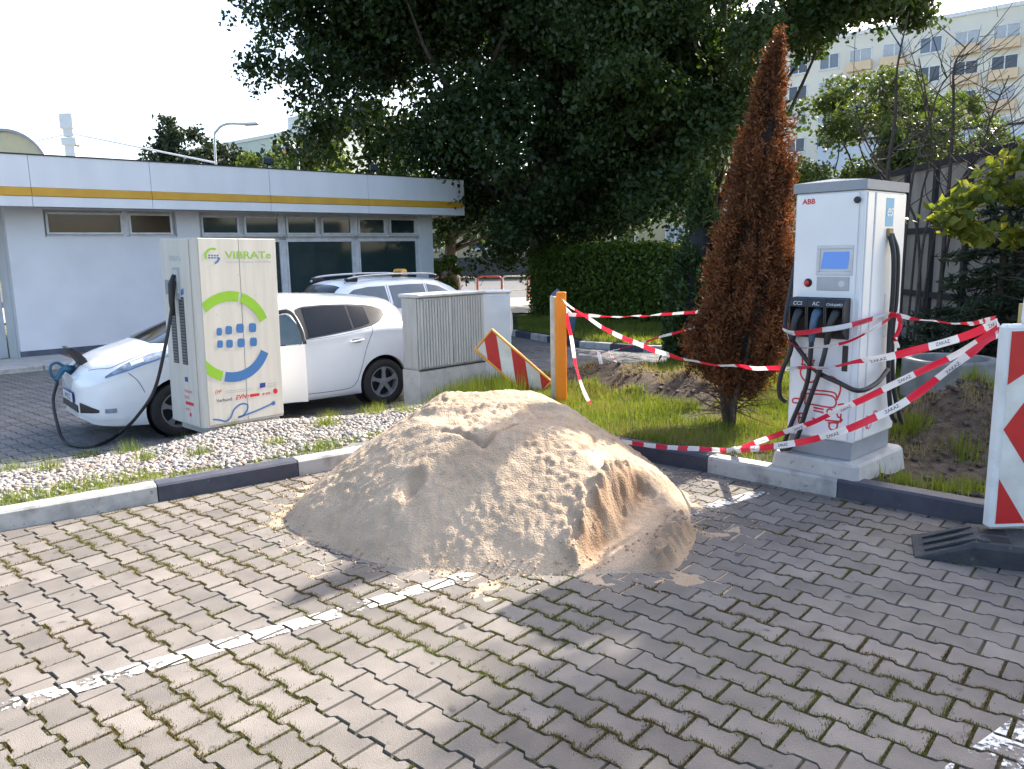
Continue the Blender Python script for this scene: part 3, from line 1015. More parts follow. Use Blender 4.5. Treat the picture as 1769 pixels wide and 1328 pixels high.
mb = MB(); mb.box((hx + .001, hy - .055, .98), (.010, .09, 1.675), 0, .004); mb.build('corner_panel', m_chw, ch)
# cap with a low ridge
mb = MB()
e = .012
vs = [(-hx - e, -hy - e, 1.832), (hx + e, -hy - e, 1.832), (hx + e, hy + e, 1.832), (-hx - e, hy + e, 1.832),
      (-hx - e, -hy - e, 1.895), (hx + e, -hy - e, 1.895), (hx + e, hy + e, 1.895), (-hx - e, hy + e, 1.895), (0, -hy + .03, 1.915), (0, hy - .03, 1.915)]
mb.add(vs, [(3, 2, 1, 0), (0, 1, 5, 4), (1, 2, 6, 5), (2, 3, 7, 6), (3, 0, 4, 7), (4, 5, 8), (5, 6, 9, 8), (6, 7, 9), (7, 4, 8, 9)])
mb.build('roof_cap', m_grey, ch)


def ff(x, z, d=.0012):          # point on the front panel
    return (x, FYY - d, z)


def fs_(y, z, d=.0015):         # point on the right side panel
    return (hx + .007 + d, y, z)


# writing and marks
mb = MB(); v2, f2 = text_geo('ABB', .048, 'LEFT', .03); put_flat(mb, v2, f2, lambda a, b: ff(-.185 + a * 1.05, 1.757 + b)); mb.build('maker_logo', m_red, front)
mb = MB(); mb.lathe([(0, .022), (.017, .020), (.022, .012), (.022, 0)], ((.195, FYY, 1.765), (1, 0, 0), (0, 0, 1), (0, -1, 0)), 20); mb.build('lock', m_black, ch, smooth=False)
# recessed screen bay
m_bez = M('bezel_pale_grey', (.60, .61, .62), .5)
mb = MB()
x0, x1, z0, z1 = -.065, .185, 1.275, 1.475
for (c, s) in (((x0 + .008, z1), 0),):
    pass
mb.box(((x0 + x1) / 2, FYY - .003, z1 - .012), (x1 - x0, .010, .024), 0, .003)
mb.box(((x0 + x1) / 2, FYY - .003, z0 + .012), (x1 - x0, .010, .024), 0, .003)
mb.box((x0 + .012, FYY - .003, (z0 + z1) / 2), (.024, .010, z1 - z0 - .05), 0, .003)
mb.box((x1 - .012, FYY - .003, (z0 + z1) / 2), (.024, .010, z1 - z0 - .05), 0, .003)
mb.box(((x0 + x1) / 2, FYY - .0005, (z0 + z1) / 2), (x1 - x0 - .05, .003, z1 - z0 - .05))
bez = mb.build('screen_bezel', m_bez, ch)
mscr = bpy.data.materials.new('lit_blue_screen'); mscr.use_nodes = True
bb = mscr.node_tree.nodes['Principled BSDF']; bb.inputs['Base Color'].default_value = (.03, .07, .20, 1); bb.inputs['Roughness'].default_value = .15
bb.inputs['Emission Color'].default_value = (.08, .19, .52, 1); bb.inputs['Emission Strength'].default_value = .30
mb = MB(); mb.prism([(-.033, 1.318), (.150, 1.318), (.166, 1.432), (-.017, 1.432)], ((0, FYY - .0024, 0), (1, 0, 0), (0, 0, 1), (0, -1, 0)), .003); mb.build('screen', mscr, bez)
mb = MB(); mb.box((.055, FYY - .002, 1.218), (.225, .006, .092), 0, .002); rd = mb.build('card_reader', M('reader_grey', (.42, .43, .46), .45), ch)
mb = MB(); mb.lathe([(.0, .0005), (.022, .0005), (.022, 0)], ((.115, FYY - .005, 1.218), (1, 0, 0), (0, 0, 1), (0, -1, 0)), 20); mb.build('reader_mark', m_bez, rd)
mb = MB(); mb.lathe([(.0, .004), (.027, .004), (.030, 0)], ((-.122, FYY, 1.222), (1, 0, 0), (0, 0, 1), (0, -1, 0)), 24); est = mb.build('button_ring', m_black, ch)
mb = MB(); mb.lathe([(0, .028), (.012, .027), (.018, .022), (.018, .012), (.011, .010), (.011, 0)], ((-.122, FYY - .004, 1.222), (1, 0, 0), (0, 0, 1), (0, -1, 0)), 20); mb.build('stop_button', plain('red_button', (.55, .02, .02), .3), est, smooth=True)
# plug holder block with three bays, a plug in each
m_plugblue = M('plug_blue_grey', (.05, .10, .17), .4)
mb = MB()
bx0, bx1, bz0, bz1 = -.205, .185, .845, 1.125
mb.box(((bx0 + bx1) / 2, FYY - .008, (bz0 + bz1) / 2), (bx1 - bx0, .018, bz1 - bz0), 0, .004)
hold = mb.build('plug_holder', m_black, ch)
bw = (bx1 - bx0) / 3
for k in range(3):
    xc = bx0 + bw * (k + .5)
    mb = MB()
    sh = [(0, bz0 + .01), (-.012, bz0 + .0), (-.075, bz0 + .05), (-.085, bz1 - .055), (-.062, bz1 - .004), (0, bz1)]
    for sx in (-1, 1):
        mb.prism([(p[0], p[1]) for p in sh], ((xc + sx * (bw / 2 - .006) - (.005 if sx > 0 else .005), FYY - .016, 0), (0, 1, 0), (0, 0, 1), (1, 0, 0)), .010)
    mb.prism([(0, bz1 - .006), (-.062, bz1 - .006), (-.086, bz1 - .055), (-.086, bz1 - .062), (0, bz1 - .062)], ((xc - bw / 2 + .009, FYY - .016, 0), (0, 1, 0), (0, 0, 1), (1, 0, 0)), bw - .020)
    bay = mb.build('plug_bay', m_black, ch)
    # printed word on the sloping lid
    mb = MB(); v2, f2 = text_geo(('CCS', 'AC', 'CHAdeMO')[k], (.036, .036, .024)[k], 'CENTER', .01)
    put_flat(mb, v2, f2, lambda a, b: (xc + a, FYY - .081 - .021 * (1 - b / .04) * .5 - .0105, bz1 - .050 + b * 1.0))
    mb.build('lid_print', m_bez, bay)
    pm = m_plugblue if k == 1 else m_black
    mb = MB()
    lean_ = (-.02, -.012, -.03)[k]
    pth = catmull([(xc + .005, FYY - .045, bz1 - .09), (xc + .0, FYY - .085, bz1 - .115), (xc + lean_ * .5, FYY - .105, bz1 - .17), (xc + lean_, FYY - .108, bz1 - .25), (xc + lean_ * 1.3, FYY - .104, bz1 - .30)], 5)
    rr2 = np.interp(np.linspace(0, 1, len(pth)), [0, .15, .35, .6, 1], [.034, .036, .028, .025, .020])
    mb.tube(pth, list(rr2), 14)
    mb.build('plug', pm, ch, smooth=True)
mb = MB(); mb.box((.165, FYY - .002, .715), (.038, .008, .175), 0, .002).build('slot', m_black, ch)


# red line drawing of a car with a plug, mapped from its place on the front panel
def fmap(xz, yz):
    xl = 85 + (yz - 60) * (45 - 85) / 980; xr = 690 + (yz - 60) * (625 - 690) / 1070
    fx_ = (xz - xl) / (xr - xl)
    zz_ = .13 + (1045 + 90 * fx_ - yz) / 985 * .715
    return ((fx_ - .5) * AW, zz_)


mb = MB()
lines = [
    [(240, 250), (205, 290), (205, 325), (200, 355), (225, 352), (238, 378), (265, 372), (272, 352), (300, 345), (305, 322), (318, 315)],
    [(212, 372), (190, 400), (186, 440), (205, 490), (240, 522), (290, 530), (320, 505), (352, 485), (410, 478), (470, 485), (520, 530), (538, 590), (530, 640), (512, 690)],
    [(510, 712), (495, 650), (450, 628), (330, 612), (245, 600), (205, 615), (190, 650), (178, 690), (135, 688), (112, 700), (118, 730), (160, 738), (160, 770), (140, 800), (140, 832)],
    [(238, 640), (470, 672), (478, 778), (300, 752), (225, 742), (238, 640)],
    [(300, 780), (390, 800)], [(300, 808), (390, 832)],
    [(512, 755), (560, 748), (582, 770), (575, 800), (540, 805)],
    [(165, 830), (170, 880), (168, 930), (190, 940)], [(160, 880), (205, 882)], [(165, 840), (225, 838)],
    [(420, 830), (425, 802), (460, 800), (470, 840), (500, 830), (512, 870), (540, 880)],
    [(400, 905), (530, 915), (548, 890)], [(425, 930), (520, 930)], [(540, 840), (530, 930)],
    [(440, 935), (435, 970), (455, 998), (490, 995), (505, 965), (505, 930)], [(290, 885), (330, 905)]]
for ln in lines:
    v2, f2 = stroke(cat2([fmap(*p) for p in ln], 4), .0115)
    put_flat(mb, v2, f2, lambda a, b: ff(a, b))
mb.build('car_drawing', m_red, front)
mb = MB()
for ln in ([(.02, .255), (.03, .285), (.045, .27), (.05, .30), (.07, .275), (.085, .285), (.09, .25), (.065, .235), (.04, .24), (.02, .255)],
           [(.065, .235), (.075, .205), (.11, .21), (.135, .25), (.15, .30), (.19, .315), (.215, .295)], [(.03, .25), (.045, .215), (.065, .21)]):
    v2, f2 = stroke(cat2([(a - .19, b) for a, b in ln], 4), .0085); put_flat(mb, v2, f2, lambda a, b: fs_(a, b, .0085 - .007 + .0015))
mb.build('plug_drawing', m_red, side)
# blue sticker on the side, cable outlets
m_cyan = plain('cyan_sticker', (.06, .38, .62), .4)
mb = MB(); mb.prism([(-.02, 1.595), (.105, 1.595), (.105, 1.785), (-.02, 1.785)], ((hx + .0075, 0, 0), (0, 1, 0), (0, 0, 1), (1, 0, 0)), .0015); stk = mb.build('sticker', m_cyan, side)
mb = MB(); v2, f2 = text_geo('es', .115, 'CENTER', .01, .3); put_flat(mb, v2, f2, lambda a, b: (hx + .0100, .04 + a, 1.665 + b)); mb.build('sticker_logo', m_white, stk)
mb = MB(); mb.box((hx + .012, .045, 1.555), (.028, .075, .055), 0, .006); mb.build('cable_outlet', M('brass_gland', (.32, .22, .08), .5), ch)
mb = MB(); mb.box((hx + .008, .105, .99), (.006, .125, .30), 0, .002); mb.build('side_door', m_chw, ch)


def cable(name, pts, r, parent, mat=m_rubber, n=10):
    return MB().tube(catmull(pts, 9), r, n).build(name, mat, parent, smooth=True)


# cables: two hang down the right side, one loops behind the left edge, one crosses the front
cable('cable', [(hx + .02, .03, 1.545), (hx + .055, .03, 1.40), (hx + .06, .045, 1.15), (hx + .05, .055, .85), (hx + .06, .06, .55), (hx + .075, .10, .30), (hx + .085, .16, .22)], .0165, ch)
cable('cable', [(hx + .02, .065, 1.545), (hx + .06, .085, 1.40), (hx + .065, .095, 1.10), (hx + .055, .09, .85), (hx + .075, .11, .50), (hx + .11, .17, .26), (hx + .10, .24, .20)], .0165, ch)
cable('cable', [(-hx + .01, -hy + .12, 1.42), (-hx - .035, -hy + .10, 1.34), (-hx - .05, -hy + .06, 1.12), (-hx - .045, -hy + .01, .97), (-hx - .01, -hy - .035, .88), (-hx + .12, -hy - .06, .735), (0, -hy - .075, .62), (.16, -hy - .085, .56), (hx + .05, -hy - .06, .515), (hx + .09, -hy + .12, .55), (hx + .085, -hy + .30, .62)], .0165, ch)
zb_ = bz1 - .30
for k, pp in enumerate(([(-.165, FYY - .104, zb_), (-.185, FYY - .10, zb_ - .10), (-.235, FYY - .09, .62), (-.275, FYY - .06, .50), (-.285, FYY - .02, .40), (-.265, FYY + .02, .36)],
                        [(-.026, FYY - .104, zb_), (-.035, FYY - .095, .70), (-.055, FYY - .075, .56), (-.10, FYY - .055, .42), (-.17, FYY - .04, .25), (-.225, FYY - .03, .10), (-.25, FYY - .02, .015)],
                        [(.082, FYY - .104, zb_), (.07, FYY - .12, .72), (.02, FYY - .10, .56), (-.03, FYY - .085, .42), (-.085, FYY - .06, .26), (-.13, FYY - .05, .12), (-.19, FYY - .05, .035), (-.26, FYY - .03, .015)])):
    cable('cable', pp, .0165, ch)

# ================================================================== OLD CHARGER CABINET WITH ROUND LOGO
vc = np.array([-3.13, 7.88]); VA = R(47.8)
VX = np.array([math.cos(VA), math.sin(VA)]); VY = np.array([-VX[1], VX[0]])
VW, VD, VH = .865, .70, 1.93
tilt = Matrix.Rotation(R(1.1), 4, Vector((0, 1, 0)))
vb = thing('charging_cabinet', (*vc, -.02), 0, 'weathered off-white charging cabinet with green and blue ring logo, standing in the gravel', 'charger',
           rot=tilt @ Matrix.Rotation(VA, 4, 'Z'))
m_vib = M('weathered_white_laminate', (.62, .585, .51), .5, c2=(.53, .50, .43), scale=4, stretch=(3, 3, .25), lo=.3, hi=.62, bump=.04, bscale=120, spots=(18, .72, (.45, .41, .34)))
m_vib2 = M('weathered_cream_laminate', (.56, .535, .48), .5, c2=(.49, .465, .415), scale=5, stretch=(3, 3, .25), lo=.3, hi=.65, bump=.04)
prof = [(0, .0), (VW, .0), (VW, VD), (-.0, VD), (-.05, VD - .03), (-.05, .10), (-.035, .03)]
mb = MB(); mb.prism(prof, ((0, 0, 0), (1, 0, 0), (0, 1, 0), (0, 0, 1)), VH); mb.build('cabinet', m_vib2, vb)
half = VW / 2
pans = []
for k in range(2):
    mb = MB(); mb.box((k * half + half / 2 + .002, -.005, VH / 2 + .01), (half - .005, .016, VH - .03), 0, .003); pans.append(mb.build('front_panel', m_vib, vb))
mb = MB(); mb.box((-.056, VD / 2 + .03, VH / 2), (.016, VD - .10, VH - .02), 0, .004); lside = mb.build('side_panel', m_vib2, vb)
mb = MB(); mb.box((VW / 2, VD / 2, -.03), (VW - .06, VD - .06, .12)); mb.build('foot', m_conc, vb)
m_green = plain('lime_print', (.26, .50, .03), .5); m_blue = plain('blue_print', (.05, .16, .38), .5)
m_greyt = plain('grey_print', (.35, .36, .38), .6)
VF = -.0152


def vmap(xz, yz):               # survey of the printed face -> (x, z) on it
    t = (yz - 70) / 1150.0
    xl = 285 + 60 * t; xr = 757 + 51 * t
    u = (xz - xl) / (xr - xl)
    yb = 1270 - 80 * u; yt = 70
    w = (yb - yz) / (yb - yt)
    return (u * VW, w * VH)


def vf(x, z): return (x, VF, z)


def sector(mb, c, r0, r1, a0, a1, n=22):
    o = arc2(c[0], c[1], r1, a0, a1, n) + arc2(c[0], c[1], r0, a1, a0, n)
    vs = [vf(*p) for p in o]; m = n + 1
    mb.add(vs, [(i, i + 1, 2 * m - 2 - i, 2 * m - 1 - i) for i in range(n)])


def sector_map(mb, xy, rin, rout, a0, a1, n=26):
    """ring piece measured in the photo survey (ellipse of the tall face) and mapped to the panel"""
    cx_, cy_ = xy
    A = [vmap(cx_ + rin[0] * math.cos(R(a0 + (a1 - a0) * k / n)), cy_ - rin[1] * math.sin(R(a0 + (a1 - a0) * k / n))) for k in range(n + 1)]
    B = [vmap(cx_ + rout[0] * math.cos(R(a0 + (a1 - a0) * k / n)), cy_ - rout[1] * math.sin(R(a0 + (a1 - a0) * k / n))) for k in range(n + 1)]
    mb.add([vf(max(.004, a), b) for a, b in A] + [vf(max(.004, a), b) for a, b in B], [(i, i + 1, n + 2 + i, n + 1 + i) for i in range(n)])


for a0_, a1_, mt in ((137, 78, m_green), (74, 25, m_green), (216, 256, m_green), (260, 339, m_blue)):
    mb = MB(); sector_map(mb, (476, 683), (196, 225), (246, 288), a0_, a1_); mb.build('ring_piece', mt, pans[0])
for (cx_, cy_, w_, h_) in ((406, 650, 32, 50), (462, 640, 40, 54), (530, 628, 46, 58), (607, 624, 46, 58), (410, 728, 34, 48), (466, 726, 40, 52), (536, 720, 46, 56), (612, 714, 44, 56)):
    o = []
    for q in range(16):
        th = 2 * math.pi * q / 16; ct, s_t = math.cos(th), math.sin(th)
        o.append(vf(*vmap(cx_ + w_ / 2 * math.copysign(abs(ct) ** .5, ct), cy_ + h_ / 2 * math.copysign(abs(s_t) ** .5, s_t))))
    mb = MB(); mb.add(o, [tuple(range(16))]); mb.build('logo_dot', m_blue, pans[0])


def vtext(s, xz, yz, hz, mat, bold=.0, shear=0.0, name='lettering', par=None):
    x0_, z0_ = vmap(xz, yz); _, z1_ = vmap(xz, yz - hz)
    size = (z1_ - z0_) / .7
    x1_, zb2 = vmap(xz + 100, yz - 100 * .10)
    mb = MB(); v2, f2 = text_geo(s, size, 'LEFT', bold, shear)
    put_flat(mb, v2, f2, lambda a, b: vf(x0_ + a, z0_ + b)); return mb.build(name, mat, par or pans[0])


mb = MB()
xv, zv = vmap(445, 195)
wd = vmap(728, 185)[0] - xv
v2, f2 = text_geo('VIBRATe', .1, 'LEFT', .012); mxx = max(p[0] for p in v2); k_ = wd / mxx
put_flat(mb, v2, f2, lambda a, b: vf(xv + a * k_, zv + b * 1.05)); mb.build('brand_lettering', m_green, pans[1])
mb = MB(); v2, f2 = text_geo('Vienna Bratislava E-Mobility', .026, 'LEFT', 0); mxx = max(p[0] for p in v2); k_ = wd / mxx
xv, zv = vmap(448, 222); put_flat(mb, v2, f2, lambda a, b: vf(xv + a * k_, zv + b)); mb.build('brand_subline', m_greyt, pans[1])
mb = MB(); sector_map(mb, (370, 181), (33, 40), (46, 52), 200, 60); mb.build('small_ring_green', m_green, pans[0])
mb = MB(); sector_map(mb, (370, 181), (33, 40), (46, 52), 290, 350); mb.build('small_ring_blue', m_blue, pans[0]); mb = MB()
for k in range(4):
    for j in range(2):
        mb.add([vf(*vmap(346 + k * 16 + dx, 172 + j * 14 + dy)) for dx, dy in ((0, 0), (11, 0), (11, 9), (0, 9))], [(0, 1, 2, 3)])
tag(mb.build('small_dots', m_blue, pans[0]), kind='stuff')
vtext('Verbund', 386, 1103, 22, plain('dark_print', (.06, .07, .10), .5), .01, par=pans[0])
vtext('EVN', 500, 1085, 28, m_red, .02, .25, par=pans[1])
mb = MB(); mb.add([vf(*vmap(*p)) for p in ((588, 1050), (648, 1043), (648, 1060), (588, 1070))], [(0, 1, 2, 3)]); mb.build('red_badge', m_red, pans[1]); mb = MB(); mb.add([vf(*vmap(*p)) for p in ((574, 1056), (583, 1055), (583, 1064), (574, 1066))], [(0, 1, 2, 3)]); mb.build('red_badge', m_red, pans[1]); mb = MB()
mb.add([vf(*vmap(750 + 15 * math.cos(k * .5236), 1030 + 18 * math.sin(k * .5236))) for k in range(12)], [tuple(range(12))]); mb.build('red_badge', m_red, pans[1])
vtext('e·on', 664, 1058, 22, m_red, .02, .3, par=pans[1])
mb = MB(); mb.add([vf(*vmap(*p)) for p in ((650, 980), (686, 974), (686, 1004), (650, 1012))], [(0, 1, 2, 3)]); mb.build('flag_print', plain('flag_blue', (.03, .05, .25), .5), pans[1])
mb = MB()
for k in range(3):
    v2, f2 = stroke([vmap(696, 985 + k * 11), vmap(760, 974 + k * 11)], .004); put_flat(mb, v2, f2, vf)
for k in range(2):
    v2, f2 = stroke([vmap(440, 1030 + k * 12), vmap(600, 1012 + k * 12)], .004); put_flat(mb, v2, f2, vf)
tag(mb.build('small_print', m_greyt, pans[1]), kind='stuff')
mb = MB()
for ln in ([(380, 1048), (385, 1022), (398, 1022), (388, 1048)], [(402, 1046), (410, 1020), (420, 1024)], [(395, 1034), (415, 1030)]):
    v2, f2 = stroke([vmap(*p) for p in ln], .006); put_flat(mb, v2, f2, vf)
mb.build('red_mark', m_red, pans[0])
mb = MB()
v2, f2 = stroke(cat2([vmap(*p) for p in ((365, 1212), (400, 1216), (440, 1225), (470, 1200), (490, 1150), (530, 1115), (570, 1118), (570, 1150), (545, 1190), (515, 1200), (600, 1170), (680, 1135), (728, 1112))], 5), .018); put_flat(mb, v2, f2, vf)
mb.add([vf(*vmap(*p)) for p in ((722, 1105), (742, 1092), (750, 1108), (744, 1122), (730, 1124))], [(0, 1, 2, 3, 4)])
mb.build('plug_print', m_blue, pans[1])
# left side: recess with holder, two long vents, small prints
LX = -.0645


def lf(y, z): return (LX, y, z)          # y runs back from the corner


mb = MB()
for k in range(2):
    yy = .29 + k * .20
    mb.box((LX, yy, .99), (.006, .115, .70), 0, .002)
vent = mb.build('vent_slots', M('vent_dark', (.05, .05, .055), .6), vb)
for k in range(2):
    for j in range(22):
        mb2 = MB().box((LX - .004, .29 + k * .20, .66 + j * .031), (.004, .10, .012)) if j == 0 else mb2.box((LX - .004, .29 + k * .20, .66 + j * .031), (.004, .10, .012))
    mb2.build('vent_louvres', M('louvre_grey', (.16, .16, .17), .5), vent)
mb = MB(); mb.box((LX, .36, 1.47), (.010, .15, .33), 0, .003); hol = mb.build('holder_frame', m_greyt, vb)
mb = MB(); mb.box((LX - .006, .36, 1.49), (.010, .10, .24), 0, .003); mb.build('holder', M('holder_light', (.5, .5, .5), .5), hol)
mb = MB(); mb.box((LX - .001, .56, 1.43), (.006, .13, .15), 0, .002); mb.build('display', M('display_grey', (.22, .26, .30), .3), vb)
mb = MB(); v2, f2 = text_geo('VIBRATe', .075, 'LEFT', .01); put_flat(mb, v2, f2, lambda a, b: lf(.50 - a * .95, 1.70 + b)); mb.build('side_lettering', m_greyt, lside)
mb = MB()
for s_, z_ in (('Verbund', .345), ('EVN', .275), ('e·on', .155)):
    v2, f2 = text_geo(s_, .055, 'LEFT', .01); put_flat(mb, v2, f2, lambda a, b: lf(.36 - a * .9, z_ + b))
mb.add([lf(y, z) for y, z in ((.35, .215), (.17, .215), (.17, .25), (.35, .25))], [(0, 1, 2, 3)])
mb.add([lf(.26 + .022 * math.cos(k), .115 + .022 * math.sin(k)) for k in np.linspace(0, 6.28, 12, endpoint=False)], [tuple(range(12))])
tag(mb.build('side_prints', m_red, lside), kind='stuff')
mb = MB(); mb.add([lf(y, z) for y, z in ((.33, .46), (.26, .46), (.26, .51), (.33, .51))], [(0, 1, 2, 3)]); mb.build('side_flag', MATS['flag_blue'], lside)
mb = MB(); v2, f2 = stroke(cat2([(.52, 1.31), (.44, 1.33), (.36, 1.33), (.28, 1.38)], 4), .02); put_flat(mb, v2, f2, lf); mb.add([lf(y, z) for y, z in ((.28, 1.35), (.22, 1.37), (.22, 1.43), (.28, 1.41))], [(0, 1, 2, 3)]); mb.build('side_plug_print', m_blue, lside)

# ================================================================== CARS
class Shell:
    """car body lofted from cross-sections; local x runs from nose to tail, z up"""

    def __init__(s, keys, nx=64, nt=44):
        # keys: list of (x, zb, wb, wm, zbelt, wbelt, zre, wre, ztop)
        K = np.array(keys); s.K = K
        s.x0, s.x1 = K[0, 0], K[-1, 0]
        t = np.linspace(0, 1, nx)
        xs = s.x0 + (s.x1 - s.x0) * (t - .16 * np.sin(2 * np.pi * t) / (2 * np.pi) * 2)
        s.xs = np.sort(xs); s.nt = nt
        s.sec = np.array([s._section(x) for x in s.xs])

    def _key(s, x):
        K = s.K; out = []
        for c in range(1, K.shape[1]):
            # monotone-ish cubic (smoothed linear)
            xa = np.array([x - .06, x - .03, x, x + .03, x + .06]).clip(s.x0, s.x1)
            out.append(np.interp(xa, K[:, 0], K[:, c]).mean())
        return out

    def _section(s, x):
        zb, wb, wm, zbe, wbe, zre, wre, zt = s._key(x)
        P = [(0, zb), (wb * .6, zb), (wb * .93, zb + .005), (wb, zb + .04), (wm * .995, zb + .28 * (zbe - zb)), (wm, zb + .6 * (zbe - zb)),
             (wbe * .6 + wm * .4, zb + .88 * (zbe - zb)), (wbe, zbe), (wbe + (wre - wbe) * .5 + .012, zbe + (zre - zbe) * .5), (wre, zre),
             (wre * .80, zre + (zt - zre) * .62), (wre * .45, zre + (zt - zre) * .92), (0, zt)]
        q = catmull([(a, b, 0) for a, b in P], 8)
        q = np.array([(p.x, p.y) for p in q])
        k = np.linspace(0, len(q) - 1, s.nt)
        i = np.floor(k).astype(int).clip(0, len(q) - 2); f = (k - i)[:, None]
        r = q[i] * (1 - f) + q[i + 1] * f
        r[:, 0] = np.clip(r[:, 0], 0, None)
        return r

    def S(s, x, t, side=-1):
        k = np.searchsorted(s.xs, x).clip(1, len(s.xs) - 1)
        f = (x - s.xs[k - 1]) / (s.xs[k] - s.xs[k - 1])
        sec = s.sec[k - 1] * (1 - f) + s.sec[k] * f
        u = np.clip(t, 0, 1) * (s.nt - 1); i = int(min(u, s.nt - 2)); g_ = u - i
        y, z = sec[i] * (1 - g_) + sec[i + 1] * g_
        return Vector((x, side * y, z))

    def tz(s, x, z, side_only=True):
        """section parameter for height z at station x"""
        lo, hi = .12, 1.0
        for _ in range(22):
            m = (lo + hi) / 2
            if s.S(x, m).z < z: lo = m
            else: hi = m
        return (lo + hi) / 2

    def N(s, x, t, side):
        e = 1e-3
        a = s.S(x + .02, t, side) - s.S(max(x - .02, s.x0), t, side); b = s.S(x, t + .01, side) - s.S(x, t - .01, side)
        n = a.cross(b)
        if n.length < 1e-9: n = Vector((0, side, 0))
        n.normalize()
        ref = Vector((0, side, .6)) if abs(s.S(x, t, side).y) > .05 else Vector((0, 0, 1))
        return n if n.dot(ref) > 0 else -n

    def body(s):
        mb = MB(); nt = s.nt; n = len(s.xs)
        ring = 2 * nt - 2
        for k in range(n):
            x = s.xs[k]
            for i in range(nt): mb.v.append((x, -s.sec[k][i][0], s.sec[k][i][1]))
            for i in range(nt - 2, 0, -1): mb.v.append((x, s.sec[k][i][0], s.sec[k][i][1]))
        for k in range(n - 1):
            for i in range(ring):
                j = (i + 1) % ring
                mb.f.append((k * ring + i, (k + 1) * ring + i, (k + 1) * ring + j, k * ring + j))
        for k, flip in ((0, False), (n - 1, True)):
            c = len(mb.v); m = np.mean([mb.v[k * ring + i] for i in range(ring)], axis=0); mb.v.append(tuple(m))
            for i in range(ring):
                j = (i + 1) % ring
                mb.f.append((c, k * ring + i, k * ring + j) if not flip else (c, k * ring + j, k * ring + i))
        return mb

    def patch(s, mb, xs, lo, hi, side=-1, off=.004, ns=8, z=True):
        """strip between a lower and an upper curve (heights z or section parameters t) over stations xs"""
        n0 = len(mb.v)
        for x, a, b in zip(xs, lo, hi):
            ta = s.tz(x, a) if z else a; tb = s.tz(x, b) if z else b
            for k in range(ns + 1):
                t = ta + (tb - ta) * k / ns
                mb.v.append(tuple(s.S(x, t, side) + s.N(x, t, side) * off))
        for i in range(len(xs) - 1):
            for k in range(ns):
                a = n0 + i * (ns + 1) + k
                mb.f.append((a, a + ns + 1, a + ns + 2, a + 1))


def dense(xs, *cs, n=14):
    X_ = np.linspace(xs[0], xs[-1], n)
    return (X_, *[np.interp(X_, xs, c) for c in cs])


def carve(ob, cutters):
    """cut wheel arches and openings into a body (exact boolean, baked into the mesh)"""
    tmp = []
    par = ob.parent; ob.parent = None
    for me in cutters:
        c = me.build('cutter', m_dark)
        bm = bmesh.new(); bm.from_mesh(c.data); bmesh.ops.recalc_face_normals(bm, faces=bm.faces); bm.to_mesh(c.data); bm.free()
        tmp.append(c)
        md = ob.modifiers.new('cut', 'BOOLEAN'); md.operation = 'DIFFERENCE'; md.object = c; md.solver = 'EXACT'
    dg = bpy.context.evaluated_depsgraph_get()
    me = bpy.data.meshes.new_from_object(ob.evaluated_get(dg))
    ob.modifiers.clear(); ob.data = me
    for c in tmp: bpy.data.objects.remove(c)
    ob.parent = par
    return ob


m_car = M('white_pearl_car_paint', (.80, .81, .82), .22, c2=(.78, .79, .80), scale=2, coat=.8)
m_glass = M('tinted_car_glass', (.008, .010, .012), .05, c2=(.006, .008, .010), spec=.35)
m_glassl = M('light_car_glass', (.07, .10, .12), .05, c2=(.05, .08, .10), spec=.8)
m_trim = M('black_trim', (.016, .016, .018), .4)
m_tyre = M('tyre_rubber', (.018, .018, .019), .8, c2=(.026, .025, .024), scale=20)
m_alloy = M('alloy_wheel', (.50, .51, .53), .3, metal=.7, c2=(.42, .43, .45))
m_lamp = M('headlamp_glass', (.36, .42, .50), .08, c2=(.14, .17, .22), scale=14, spec=.8)
m_seam = plain('panel_gap', (.02, .02, .022), .7)


def wheel(parent, x, y, r, rim, side):
    fr = ((x, y, r), (1, 0, 0), (0, 0, 1), (0, side, 0))
    mb = MB(); w = .10
    mb.lathe([(rim - .012, -w), (r - .03, -w), (r - .006, -w + .02), (r, -w + .05), (r, .055), (r - .006, .085), (r - .035, .10), (rim + .01, .098), (rim - .004, .088), (rim - .012, .0)], fr, 40)
    wh = mb.build('wheel', m_tyre, parent, smooth=True, auto=40)
    mb = MB(); mb.lathe([(rim, .085), (rim - .004, .094), (rim - .018, .092), (rim - .030, .03), (rim - .03, -.06)], fr, 40)
    for k in range(5):
        a = 2 * math.pi * k / 5 + .3
        ca, sa = math.cos(a), math.sin(a)
        pts = [(.045, -.030), (rim * .62, -.020), (rim - .012, -.045), (rim - .012, .045), (rim * .62, .020), (.045, .030)]
        o = Vector((x, y, r)) + Vector((0, side, 0)) * .052
        mb.prism([(p[0] * ca - p[1] * sa, p[0] * sa + p[1] * ca) for p in pts], (o, (1, 0, 0), (0, 0, 1), (0, side, 0)), .030)
    mb.lathe([(0, .086), (.035, .085), (.055, .078), (.06, .05)], fr, 24)
    mb.build('rim', m_alloy, wh)
    mb = MB(); mb.lathe([(0, .01), (rim - .03, .01)], fr, 24); mb.build('brake_disc', m_trim, wh)
    return wh


def arch_cut(x, y_out, r, R_, side):
    mb = MB()
    mb.lathe([(0.001, -.36), (R_, -.36), (R_, .3), (0.001, .3)], ((x, y_out, r), (1, 0, 0), (0, 0, 1), (0, side, 0)), 40)
    mb.f.append(tuple(range(40))[::-1]); mb.f.append(tuple(range(120, 160)))
    return mb


